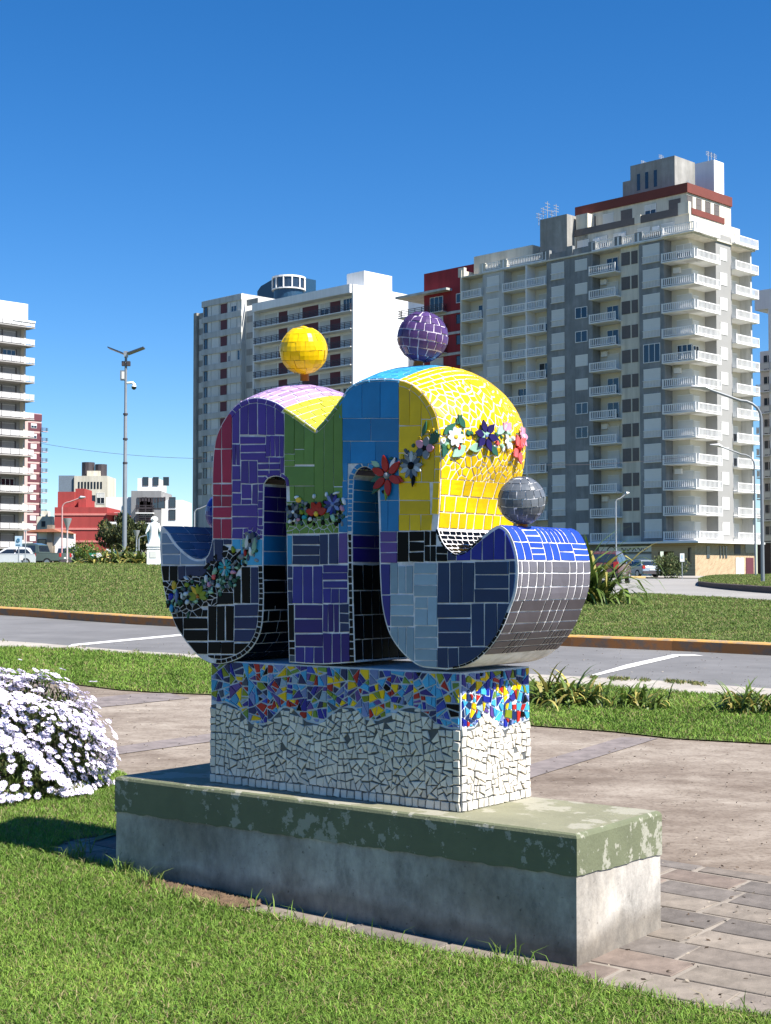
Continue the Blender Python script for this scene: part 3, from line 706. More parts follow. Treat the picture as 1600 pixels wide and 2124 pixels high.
# inside the two slots
def wall(y0, y1, xg, key, rows, cols, vis=True): courses((xg, y0), (xg, y1), key, rows, cols, 0.0022, vis, brick=False)
wall(1006, 1110, 547, 'dpurple', 4, 5); wall(1112, 1172, 546, 'blue', 2, 3); wall(1174, 1258, 546, 'black', 3, 4)
courses((547,1240),(513,1354), 'black', 5, 6); courses((513,1354),(436,1375), 'black', 4, 6)
wall(992, 1108, 732, 'blue', 5, 3); wall(1110, 1168, 731, 'dpurple', 2, 3); wall(1170, 1374, 734, 'black', 4, 9)
courses((549,1003),(592,1004), 'dark', 4, 4); courses((736,984),(780,986), 'navy', 4, 4)
wall(1010, 1374, 596, 'dpurple', 8, 4, False); wall(1000, 1370, 788, 'navy', 8, 4, False)
# ---- make the tiles
def emit(tiles, parent, name, stuffname, limit, matf=T):
    tiles.sort(key=lambda q: -q[0]); rest = MB(); keys = []
    for k, (A, vs, fs, key) in enumerate(tiles):
        if k < limit and A > 0:
            c = sum((Vector(v) for v in vs), Vector()) / len(vs); mb = MB(); mb.add([tuple(Vector(v) - c) for v in vs], fs)
            mb.build(name, matf(key), parent, loc=c)
        else:
            if key not in keys: keys.append(key)
            rest.add(vs, fs, keys.index(key))
    if rest.f: rest.build(stuffname, [matf(k) for k in keys], parent)['kind'] = 'stuff'
emit(TILES, scu, 'tile', 'small_tiles', 300)
# ---- the tiled balls
def ball(px, py, rpx, t, key, rows, label, stem=0.0, groutm=m_grout, gap=0.004):
    c = fpt(px, py, YF + t * SD); d = (wld(c) - EYE).dot(FW); r = rpx / F * d
    core = MB(); nl, nm = 16, 24
    for i in range(nl + 1):
        a = math.pi * i / nl
        for j in range(nm): core.v.append((r * .974 * math.sin(a) * math.cos(2 * math.pi * j / nm), r * .974 * math.sin(a) * math.sin(2 * math.pi * j / nm), r * .974 * math.cos(a)))
    for i in range(nl):
        for j in range(nm): core.f.append([i * nm + j, (i + 1) * nm + j, (i + 1) * nm + (j + 1) % nm, i * nm + (j + 1) % nm]); core.m.append(0)
    if stem: core.tube([(0, 0, -r * .9), (0, 0, -r - stem)], 0.024, 8, 1)
    o = core.build('ball', [groutm, T('orange')], scu, smooth=50, loc=c); o['label'] = label
    o.rotation_euler = (R(8), R(-6), random.uniform(0, 3))
    S = lambda la, lo, rr: Vector((rr * math.cos(la) * math.cos(lo), rr * math.cos(la) * math.sin(lo), rr * math.sin(la)))
    for k in range(rows):
        l0, l1 = -math.pi / 2 + math.pi * k / rows, -math.pi / 2 + math.pi * (k + 1) / rows; cl = max(math.cos(l0), math.cos(l1))
        n = max(3, round(2 * math.pi * math.cos((l0 + l1) / 2) / (math.pi / rows) * 0.95)); off = random.uniform(0, 6)
        g = gap / r / 2
        for q in range(n):
            o0, o1 = off + 2 * math.pi * q / n, off + 2 * math.pi * (q + 1) / n; cm = max(0.25, math.cos((l0 + l1) / 2)); J = lambda: random.uniform(-.012, .012)
            cor = [(l0 + g + J(), o0 + g / cm + J()), (l0 + g + J(), o1 - g / cm + J()), (l1 - g + J(), o1 - g / cm + J()), (l1 - g + J(), o0 + g / cm + J())]
            if k == 0: cor = cor[2:] + [(-math.pi / 2, 0)]
            if k == rows - 1: cor = cor[:2] + [(math.pi / 2, 0)]
            dr = random.uniform(-.0006, .0008)
            while len(cor) < 4: cor.append(cor[-1])
            def Q4(u, v, rr):
                if k in (0, rows - 1): p0, p1, p2 = (S(la, lo, 1) for la, lo in cor[:3]); q = (p0 * (1 - u) + p1 * u) * (1 - v) + p2 * v; return q.normalized() * rr
                la = cor[0][0] * (1 - u) * (1 - v) + cor[1][0] * u * (1 - v) + cor[2][0] * u * v + cor[3][0] * (1 - u) * v; lo = cor[0][1] * (1 - u) * (1 - v) + cor[1][1] * u * (1 - v) + cor[2][1] * u * v + cor[3][1] * (1 - u) * v; return S(la, lo, rr)
            ta, tb = random.gauss(0, .0011), random.gauss(0, .0011); G3 = [[Q4(u / 2, v / 2 * (.97 if k in (0, rows - 1) else 1), r + dr + ta * (u - 1) + tb * (v - 1) - .0004 * ((u == 1) + (v == 1))) for u in range(3)] for v in range(3)]; cc = G3[1][1]
            vs = [p for row in G3 for p in row]; ring = [0, 1, 2, 5, 8, 7, 6, 3]; vs += [vs[i] * (r * .955 / (r + dr)) for i in ring]
            fs = [(0, 1, 4, 3), (1, 2, 5, 4), (3, 4, 7, 6), (4, 5, 8, 7)] + [(ring[i], 9 + i, 9 + (i + 1) % 8, ring[(i + 1) % 8]) for i in range(8)]
            mb = MB(); mb.add([tuple(v - cc) for v in vs], fs); mb.build('ball_tile', T(key), o, loc=cc)
    return o
m_groutp = mat('lilac_grout', (0.62, 0.55, 0.66), 0.9, scale=14, var=0.15)
m_grouty = mat('ochre_grout', (0.50, 0.38, 0.10), 0.9, scale=14, var=0.2)
ball(630, 727, 50, 0.5, 'yellow', 8, 'yellow tiled ball on the lower arch', 0.03, m_grouty, 0.002)
ball(877, 699, 53, 0.5, 'plum', 9, 'purple tiled ball with white joints on the higher arch', 0.02, m_groutp, 0.006)
ball(1083, 1038, 50, 0.30, 'steel', 9, 'grey tiled ball with white joints on the right hook', 0.02, m_grout, 0.0035)
ball(474, 1064, 48, 0.75, 'bblue', 8, 'dark blue tiled ball half hidden behind the left arch', 0.12, m_groutp, 0.004)
# ---- garlands of ceramic flowers and leaves
def frame_front(px, py): return fpt(px, py, YF), Vector((1, 0, 0)), Vector((0, 0, 1)), Vector((0, -1, 0))
SIDEG = [(i, t, side(i, t)) for i in range(0, NO) for t in np.linspace(0.02, 0.98, 33) if 820 < OUT[i][0] < 920 and OUT[i][1] < 1060]
SIDEP = [proj(wld(p)) for _, _, p in SIDEG]
def frame_side(px, py):
    k = min(range(len(SIDEG)), key=lambda k: (SIDEP[k][0] - px) ** 2 + (SIDEP[k][1] - py) ** 2); i, t, P = SIDEG[k]
    ds = (side(i + 1, t) - side(i - 1, t)).normalized(); dt = (side(i, min(1, t + .02)) - side(i, max(0, t - .02))).normalized()
    n = ds.cross(dt).normalized()
    if n.dot(Vector((ONS[i][0], 0, ONS[i][1]))) < 0: n = -n
    up = (Vector((0, 0, 1)) - n * n.z).normalized(); x = up.cross(n); 
    if x.dot(Vector((0, 1, 0))) < 0: x = -x
    return P, x, up, n
def petal_poly(l, wd, kind, n=9):
    o = []
    for i in range(n + 1):
        u = i / n
        if kind == 'round': w_ = wd * math.sin(math.pi * u ** 0.8) ** 0.6 if 0 < u < 1 else (wd * .12 if u == 0 else 0)
        elif kind == 'point': w_ = wd * math.sin(math.pi * u ** 0.9) * (1 - .15 * u)
        else: w_ = wd * (0.55 + .45 * u) * (1 if u < .9 else .75)
        o.append((u * l, max(w_, wd * .08)))
    return [(x, -y) for x, y in o] + [(x, y) for x, y in o[::-1]]
def blade_(fr, ang, l, wd, kind, key, parent, name, r0=0.006, lift=0.012, th=0.006, cup=0.004):
    lift *= .5
    P, X, Y, N = fr; dx = X * math.cos(ang) + Y * math.sin(ang); dy = -X * math.sin(ang) + Y * math.cos(ang)
    pl = petal_poly(l, wd, kind); m = len(pl); vs = []
    for (zz, k) in ((lift, 1.0), (lift + th, 0.9)):
        for x, y in pl:
            xx = l / 2 + (x - l / 2) * (0.96 if zz > lift else 1); vs.append(P + dx * (r0 + xx) + dy * (y * k) + N * (zz + cup * (x / l) ** 2))
    mb = MB(); h = m // 2
    fs = [(i, i + 1, m - 2 - i, m - 1 - i) for i in range(h - 1)]; top = [tuple(q + m for q in f)[::-1] for f in fs]
    mb.add([tuple(v) for v in vs], [f for f in fs] + top + [(i, (i + 1) % m, (i + 1) % m + m, i + m) for i in range(m)])
    c = sum(vs, Vector()) / len(vs); mb.v = [tuple(Vector(v) - c) for v in mb.v]
    return mb.build(name, T(key), parent, smooth=40, loc=c)
def flower(fr, rad, n, key, ckey, wd=None, kind='round', start=0.0, arc=2 * math.pi, name='flower', cr=0.22, keys=None, r0=None, lift=0.010):
    P, X, Y, N = fr; mb = MB(); ck = rad * cr
    for i in range(5):
        a = i / 4 * math.pi / 2
        for j in range(10): mb.v.append(tuple((X * math.cos(j * .6283) + Y * math.sin(j * .6283)) * ck * math.cos(a) + N * (lift * .5 + 0.006 + ck * .5 * math.sin(a) - (0.03 if i == 0 else 0))))
    for i in range(4):
        for j in range(10): mb.f.append([i * 10 + j, i * 10 + (j + 1) % 10, (i + 1) * 10 + (j + 1) % 10, (i + 1) * 10 + j]); mb.m.append(0)
    o = mb.build(name, T(ckey), scu, smooth=50, loc=P)
    fr0 = (Vector((0, 0, 0)), X, Y, N); r0 = rad * .18 if r0 is None else r0
    for k in range(n):
        a = start + arc * k / (n if arc > 6 else max(1, n - 1))
        blade_(fr0, a + random.uniform(-.06, .06), (rad - r0) * random.uniform(.92, 1.05), wd or rad * .26, kind, (keys[k % len(keys)] if keys else key), o, 'petal', r0, lift)
    return o
def leaf(fr, ang, l, wd, key='dgreen', kind='point', lift=0.006): return blade_(fr, R(ang), l, wd, kind, key, scu, 'leaf', 0.0, lift)
def pebble(fr, rx, ry, key, ang=0.0, lift=0.004):
    P, X, Y, N = fr; mb = MB(); n = 9; c, s = math.cos(ang), math.sin(ang); k = [random.uniform(.85, 1.12) for _ in range(n)]
    for (q, z) in ((1.0, 0.0), (1.0, lift * .5 + .003), (0.72, lift * .5 + .007)):
        for i in range(n):
            a = 6.2832 * i / n; x, y = rx * q * k[i] * math.cos(a), ry * q * k[i] * math.sin(a); mb.v.append(tuple(X * (x * c - y * s) + Y * (x * s + y * c) + N * z))
    for z in range(2):
        for i in range(n): mb.f.append([z * n + i, z * n + (i + 1) % n, (z + 1) * n + (i + 1) % n, (z + 1) * n + i]); mb.m.append(0)
    mb.f.append(list(range(2 * n, 3 * n))); mb.m.append(0)
    return mb.build('ceramic_pebble', T(key), scu, smooth=40, loc=P)
PXM = 1 / 480.0
ff = frame_front
# left garland
for i in range(170):                                                   # ragged ground of dark pebbles
    u = random.random(); cx = 350 + 187 * u; cy = 1245 - 20 * u - 105 * u ** 2.2; k = random.choice(('dgreen', 'slate2', 'dark', 'black', 'lgreen', 'sgrey', 'dgreen'))
    px, py = cx + random.gauss(0, 7), cy + random.gauss(0, 13)
    if inside((px, py), OUT) and px < 540: pebble(ff(px, py), random.uniform(3, 6.5) * PXM, random.uniform(4, 9) * PXM, k, random.uniform(0, 3))
flower(ff(414, 1237), 31 * PXM, 7, 'olive', 'orange', 6 * PXM, 'round', R(-12), R(212), keys=['olive', 'olive', 'olive', 'olive', 'gold'], cr=.16, lift=.016)
flower(ff(471, 1177), 20 * PXM, 10, 'teal', 'orange', 3.6 * PXM, 'strap', keys=['teal', 'teal', 'teal', 'mirror'], cr=.2, lift=.016)
for (x, y, rx, ry, k, a) in ((363,1214,7,10,'gold',0),(390,1213,7,6,'olive',0),(388,1232,8,6,'mirror',0),(391,1249,7,6,'mirror',.4),(430,1200,4,10,'white',0),(446,1196,6,7,'coral',0),(436,1212,5,7,'rose',0),
                             (455,1215,8,6,'mirror',0),(440,1228,8,5,'lgreen',0),(486,1140,5,9,'olive',.3),(448,1186,6,11,'lgreen',-.6),(503,1155,9,7,'sgrey',0),(486,1187,8,5,'rose',0),(357,1238,9,9,'royal',0),
                             (369,1238,4,16,'lav',0),(358,1262,5,11,'skyl',0),(375,1250,5,7,'dgreen',0),(380,1237,2.5,8,'white',0),(389,1200,9,3,'white',-.5),(480,1210,5,10,'dgreen',.5)):
    pebble(ff(x, y), rx * PXM, ry * PXM, k, a, 0.016)
flower(ff(522, 1122), 24 * PXM, 6, 'sgrey', 'dark', 8 * PXM, 'round', keys=['sgrey', 'slate2', 'sgrey', 'lgreen'], lift=.014)
leaf(ff(514, 1140), 80, 34 * PXM, 6 * PXM, 'white', lift=.02); leaf(ff(528, 1150), 75, 40 * PXM, 7 * PXM, 'lgreen', lift=.02); pebble(ff(512, 1146), 4 * PXM, 9 * PXM, 'redf', 0, .02); pebble(ff(523, 1143), 5 * PXM, 11 * PXM, 'white', 0, .02)
# centre garland
for i in range(100):
    px, py = random.uniform(600, 716), random.uniform(1040, 1088); k = random.choice(('dgreen', 'slate2', 'dark', 'sgrey', 'dark'))
    if inside((px, py), OUT) and px < 716: pebble(ff(px, py), random.uniform(3, 6) * PXM, random.uniform(3, 7) * PXM, k, random.uniform(0, 3))
flower(ff(660, 1066), 31 * PXM, 4, 'redf', 'gold', 8.5 * PXM, 'round', R(18), R(144), cr=.2, lift=.018)
flower(ff(694, 1046), 24 * PXM, 11, 'navy', 'lav', 5 * PXM, 'round', keys=['navy', 'lav', 'indigo'], lift=.016)
flower(ff(612, 1062), 20 * PXM, 8, 'sgrey', 'white', 5 * PXM, 'round', keys=['dark', 'sgrey', 'slate2'], lift=.016)
for (x, y, rx, ry, k, a) in ((622,1037,9,7,'gold',0),(618,1032,7,4,'white',0),(628,1062,5,7,'olive',.6),(634,1073,7,5,'teal',0),(646,1077,5,5,'white',0),(693,1074,6,10,'lgreen',.5),(612,1078,6,5,'white',0),(604,1082,5,5,'white',0),
                             (600,1056,6,8,'slate2',0),(622,1078,6,4,'rose',0),(716,1040,4,10,'white',.4),(712,1055,5,8,'rose',.4),(700,1023,10,3,'white',.2),(680,1026,3,6,'white',0),(654,1030,4,5,'white',0)):
    pebble(ff(x, y), rx * PXM, ry * PXM, k, a, 0.016)
# right garland: front part
for i in range(46):
    u = random.random(); px, py = 775 + 130 * u + random.gauss(0, 5), 1000 - 95 * u + random.gauss(0, 11); k = random.choice(('dgreen', 'slate2', 'dark', 'yellowd', 'sgrey'))
    if inside((px, py), OUT): pebble(ff(px, py), random.uniform(3, 6) * PXM, random.uniform(4, 8) * PXM, k, random.uniform(0, 3))
flower(ff(806, 987), 44 * PXM, 6, 'redf', 'sgrey', 9 * PXM, 'round', R(40), keys=['redf'], cr=.17, lift=.02)
leaf(ff(800, 985), 200, 40 * PXM, 9 * PXM, 'dgreen'); leaf(ff(796, 992), 230, 44 * PXM, 8 * PXM, 'dgreen'); leaf(ff(790, 968), 150, 26 * PXM, 7 * PXM, 'lgreen'); leaf(ff(806, 1000), 268, 40 * PXM, 6 * PXM, 'olive', lift=.02)
leaf(ff(812, 975), 60, 30 * PXM, 6 * PXM, 'white', lift=.014); leaf(ff(820, 990), -20, 30 * PXM, 8 * PXM, 'redf', lift=.018)
flower(ff(857, 966), 30 * PXM, 12, 'sgrey', 'dark', 5.5 * PXM, 'round', keys=['sgrey', 'slate2', 'sgrey', 'mirror'], cr=.3, lift=.018)
flower(ff(884, 930), 26 * PXM, 5, 'rose', 'dark', 9 * PXM, 'round', R(70), keys=['sgrey', 'rose', 'slate2'], lift=.016)
leaf(ff(862, 985), 265, 26 * PXM, 5 * PXM, 'dark', lift=.02); leaf(ff(880, 905), 70, 34 * PXM, 5 * PXM, 'dgreen', lift=.018); leaf(ff(892, 920), 30, 36 * PXM, 10 * PXM, 'dgreen', lift=.014)
# right garland: round the side
fs_ = frame_side
for i in range(40):
    px = 918 + 165 * random.random(); py = 912 + random.gauss(0, 10) + 0.10 * max(0, px - 1000); pebble(fs_(px, py), random.uniform(4, 8) * PXM, random.uniform(4, 8) * PXM, random.choice(('dgreen', 'lgreen', 'white', 'dgreen', 'yellowd')), random.uniform(0, 3), .003)
for (x, y, a, l, wd, k) in ((905,905,40,42,9,'dgreen'),(960,890,120,34,9,'dgreen'),(965,925,215,44,13,'lgreen'),(1000,925,190,40,11,'lgreen'),(985,905,10,36,10,'lgreen'),(1028,900,35,40,9,'lgreen'),(1018,925,-50,30,9,'dgreen'),(925,925,240,30,9,'dgreen'),(945,880,60,26,7,'dgreen')):
    leaf(fs_(x, y), a, l * PXM, wd * PXM, k, lift=.012)
flower(fs_(942, 908), 22 * PXM, 8, 'white', 'gold', 5.8 * PXM, 'round', R(10), cr=.26, lift=.022)
flower(fs_(1004, 903), 36 * PXM, 6, 'eggp', 'lav', 9.5 * PXM, 'point', R(48), keys=['eggp'], cr=.12, lift=.022)
flower(fs_(1048, 898), 26 * PXM, 3, 'rose', 'lgreen', 10 * PXM, 'point', R(60), R(70), lift=.02)
flower(fs_(1052, 915), 22 * PXM, 4, 'white', 'lgreen', 6 * PXM, 'point', R(150), R(140), lift=.016)
flower(fs_(1070, 930), 36 * PXM, 4, 'coral', 'redf', 12 * PXM, 'point', R(45), R(250), lift=.022)
flower(fs_(1080, 905), 24 * PXM, 6, 'rose', 'white', 8 * PXM, 'round', lift=.02)
for (x, y, k) in ((927,927,'olive'),(953,929,'redf'),(1030,918,'coral'),(1060,912,'white'),(1040,925,'lgreen')): pebble(fs_(x, y), 5 * PXM, 6 * PXM, k, 0, .02)

# ================================================================== pedestal of broken tile and pale stone
ped = thing('mosaic_pedestal', 'square pedestal clad in coloured tile shards above pale stone chips', 'pedestal', tuple(Q), -PHI)
mb = MB(); mb.box(-PED_L, 0, 0, PED_W, 0, PED_H, 0); mb.build('core', mat('pale_grout', (0.50, 0.56, 0.62), 0.9, scale=12, var=0.15, bump=0.4, bscale=80), ped)
wavef = [(430,1462),(442,1459),(468,1455),(492,1466),(520,1499),(551,1503),(573,1481),(590,1464),(612,1472),(634,1494),(665,1501),(687,1481),(709,1465),(735,1466),(757,1490),(783,1494),(814,1481),(836,1468),(857,1465),(884,1477),(906,1501),(932,1510),(962,1511)]
waver = [(950,1511),(984,1507),(1006,1477),(1032,1499),(1046,1512),(1067,1501),(1100,1489)]
WF = [(p.x, p.z) for p in (loc_(on_plane(a, b, Q, BX)) for a, b in wavef)]
WR = [(p.y, p.z) for p in (loc_(on_plane(a, b, Q, AX)) for a, b in waver)]
def wave(tab, x):
    return float(np.interp(x, [p[0] for p in tab], [p[1] for p in tab]))
m_bed = mat('stone_mortar', (0.10, 0.105, 0.105), 0.95, scale=10, var=0.3)
PK = ['navy'] * 4 + ['royal'] * 2 + ['sky'] * 5 + ['yellow'] * 4 + ['redf'] * 4 + ['olive'] * 2 + ['green'] * 2 + ['lav'] * 3 + ['violet', 'indigo', 'indigo', 'pale', 'slate2', 'black', 'skyl', 'skyl', 'royall', 'violet']
SH, ST = [], []
stone_m = [mat('stone_chip_%d' % i, c, 0.75, var=0.12, scale=22, rand=0.13, bump=0.4, bscale=70) for i, c in enumerate(((0.68, 0.625, 0.535), (0.61, 0.57, 0.50), (0.71, 0.645, 0.54)))]
def pface(face, u, h, z):
    return {'f': (u, -h, z), 'r': (h, u, z), 'l': (-PED_L - h, PED_W - u, z), 'b': (-u, PED_W + h, z)}[face]
def clad(face, wid, tab, seed, nsh, vis=True):
    wv = (lambda x: wave(tab, x)) if tab else (lambda x: 0.31 + 0.03 * math.sin(x * 14))
    off = PED_L if face == 'f' else 0.0; u0, u1 = -off, wid - off; rr = random.Random(seed)
    # mortar bed under the stones
    n = 60; us = [u0 + (u1 - u0) * i / n for i in range(n + 1)]; mbd = MB()
    for i in range(n): mbd.add([pface(face, us[i], .002, 0.001), pface(face, us[i + 1], .002, 0.001), pface(face, us[i + 1], .002, wv(us[i + 1]) - .006), pface(face, us[i], .002, wv(us[i]) - .006)], [(0, 1, 2, 3)])
    mbd.build('mortar', m_bed, ped)
    # coloured shards
    reg = [(u0 + .004, PED_H - .004), (u1 - .004, PED_H - .004)] + [(u, wv(u) + .004) for u in np.linspace(u1 - .004, u0 + .004, 70)]
    def ok(c): return c[1] > wv(c[0]) + .006
    cells = []
    nseg = 12 if wid > 1 else 5
    for i in range(nseg): a0, a1 = u0 + .004 + (u1 - u0 - .008) * i / nseg, u0 + .004 + (u1 - u0 - .008) * (i + 1) / nseg; cells += crack([(a0, .22), (a1, .22), (a1, PED_H - .004), (a0, PED_H - .004)], .042, rr, .5, (.28, .72))
    for c in cells:
        if len(c) < 3: continue
        if area(c) < 0: c = c[::-1]
        c = shrink(c, .0018)
        if len(c) < 3: continue
        c = shrink(c, rr.choice((.0004, .001, .002, .0035)))
        if len(c) < 3: continue
        c = clip_convex(reg, c); c = clean(c, .002)
        if len(c) < 3 or abs(area(c)) < 6e-5: continue
        if area(c) < 0: c = c[::-1]
        cx = sum(p[0] for p in c) / len(c); cz = sum(p[1] for p in c) / len(c); h = rr.uniform(.004, .0075); tx, tz = rr.gauss(0, .02), rr.gauss(0, .02)
        top = [pface(face, cx + (p[0] - cx) * .97, max(.003, h + (p[0] - cx) * tx + (p[1] - cz) * tz), cz + (p[1] - cz) * .97) for p in c]; bot = [pface(face, p[0], -.001, p[1]) for p in c]; m = len(c)
        SH.append((abs(area(c)) if vis else 0, top + bot, [list(range(m))] + [(i, i + m, (i + 1) % m + m, (i + 1) % m) for i in range(m)], rr.choice(PK)))
    # pale stones: a straight footing row and verges, hand-broken pieces between
    cells = []; u = u0
    while u < u1 - .01: L = min(rr.uniform(.034, .048), u1 - u); L = u1 - u if u1 - u - L < .02 else L; cells.append([(u, .0), (u + L, .0), (u + L, .042), (u, .042)]); u += L
    for ua in (u0, u1 - .038):
        z = .042
        while z < .5: L = rr.uniform(.03, .05); cells.append([(ua, z), (ua + .038, z), (ua + .038, z + L), (ua, z + L)]); z += L
    nseg = 9 if wid > 1 else 3
    for i in range(nseg):
        a0, a1 = u0 + .038 + (u1 - u0 - .076) * i / nseg, u0 + .038 + (u1 - u0 - .076) * (i + 1) / nseg; k = .02 * (1 if i % 2 else -1); k0 = 0 if i == 0 else -k; k1 = 0 if i == nseg - 1 else k
        cells += crack([(a0 + k0, .042), (a1 + k1, .042), (a1 - k1, .48), (a0 - k0, .48)], .0405, rr, .17, (.4, .6))
    for q in cells:
        if len(q) < 3: continue
        if area(q) < 0: q = q[::-1]
        q = [(x + rr.uniform(-.002, .002), y + rr.uniform(-.002, .002)) for x, y in q]; q = shrink(q, rr.uniform(.0014, .0028))
        if len(q) < 3: continue
        cx = sum(p[0] for p in q) / len(q); cz = sum(p[1] for p in q) / len(q); ra = rr.gauss(0, .10); ks = rr.uniform(.93, 1.0)
        q = [(cx + ((x - cx) * math.cos(ra) - (y - cz) * math.sin(ra)) * ks, cz + ((x - cx) * math.sin(ra) + (y - cz) * math.cos(ra)) * ks) for x, y in q]
        s = clean(clip_half(clip_half(clip_half(q, -1, 0, -(u0 + .001)), 1, 0, u1 - .001), 0, -1, -.002), .002)
        if len(s) < 3 or abs(area(s)) < 5e-5: continue
        wmin = min(wv(min(u1, max(u0, p[0]))) - p[1] for p in s)
        if wmin < -.010: continue
        h = rr.uniform(.006, .011); m = len(s); tx, tz = rr.gauss(0, .06), rr.gauss(0, .06)
        hh = lambda p: max(.004, h + (p[0] - cx) * tx + (p[1] - cz) * tz)
        top = [pface(face, cx + (p[0] - cx) * .90, hh(p), cz + (p[1] - cz) * .90) for p in s]; mid = [pface(face, p[0], hh(p) - .0025, p[1]) for p in s]; bot = [pface(face, p[0], 0, p[1]) for p in s]
        ST.append((abs(area(s)) if vis else 0, top + mid + bot, [list(range(m))] + [(i + k * m, i + (k + 1) * m, (i + 1) % m + (k + 1) * m, (i + 1) % m + k * m) for k in (0, 1) for i in range(m)], rr.randrange(3)))
clad('f', PED_L, WF, 4, 300); clad('r', PED_W, WR, 9, 105); clad('l', PED_W, None, 14, 110, False); clad('b', PED_L, None, 15, 200, False)
emit(SH, ped, 'tile_shard', 'small_shards', 300); emit(ST, ped, 'stone_chip', 'small_stone_chips', 300, lambda k: stone_m[k])

# ================================================================== concrete base
base = thing('concrete_base', 'long low concrete block with a peeling green painted top under the mosaic pedestal', 'plinth', tuple(C0), -PHI)
def paint_mat(name, paint, conc, thr, sc):
    m = mat(name, paint, 0.8, scale=6, bump=0.55, bscale=70); t = m.node_tree; N = t.nodes; Lk = t.links; p = N['Principled BSDF']; tc = N.new('ShaderNodeTexCoord')
    n1 = N.new('ShaderNodeTexNoise'); n1.inputs['Scale'].default_value = sc; n1.inputs['Detail'].default_value = 9; n1.inputs['Roughness'].default_value = 0.66
    n2 = N.new('ShaderNodeTexNoise'); n2.inputs['Scale'].default_value = 2.0; n2.inputs['Detail'].default_value = 5
    n3 = N.new('ShaderNodeTexNoise'); n3.inputs['Scale'].default_value = 60; n3.inputs['Detail'].default_value = 3
    for n in (n1, n2, n3): Lk.new(tc.outputs['Object'], n.inputs['Vector'])
    ad = N.new('ShaderNodeMath'); ad.operation = 'MULTIPLY_ADD'; ad.inputs[1].default_value = 0.55; Lk.new(n2.outputs[0], ad.inputs[0]); Lk.new(n1.outputs[0], ad.inputs[2])
    r = N.new('ShaderNodeValToRGB'); r.color_ramp.elements[0].position = thr; r.color_ramp.elements[1].position = thr + 0.03; Lk.new(ad.outputs[0], r.inputs[0])
    base_col = p.inputs['Base Color'].links[0].from_socket
    mx = N.new('ShaderNodeMix'); mx.data_type = 'RGBA'; Lk.new(r.outputs[0], mx.inputs['Factor']); Lk.new(base_col, mx.inputs['A'])
    r3 = N.new('ShaderNodeValToRGB'); e = r3.color_ramp.elements; e[0].position = 0.3; e[0].color = (conc[0] * .6, conc[1] * .6, conc[2] * .6, 1); e[1].position = 0.55; e[1].color = (*conc, 1); Lk.new(n1.outputs[0], r3.inputs[0])
    Lk.new(r3.outputs[0], mx.inputs['B'])
    pit = N.new('ShaderNodeValToRGB'); e = pit.color_ramp.elements; e[0].position = 0.24; e[0].color = (.35, .33, .3, 1); e[1].position = 0.30; e[1].color = (1, 1, 1, 1); Lk.new(n3.outputs[0], pit.inputs[0])
    m2 = N.new('ShaderNodeMix'); m2.data_type = 'RGBA'; m2.blend_type = 'MULTIPLY'; m2.inputs['Factor'].default_value = 1; Lk.new(mx.outputs['Result'], m2.inputs['A']); Lk.new(pit.outputs[0], m2.inputs['B'])
    Lk.new(m2.outputs['Result'], p.inputs['Base Color']); return m
m_green = paint_mat('peeling_green_paint', (0.125, 0.138, 0.078), (0.30, 0.295, 0.235), 0.84, 15.0)
m_gtop = paint_mat('worn_green_top', (0.20, 0.195, 0.125), (0.30, 0.285, 0.22), 0.79, 5.0)
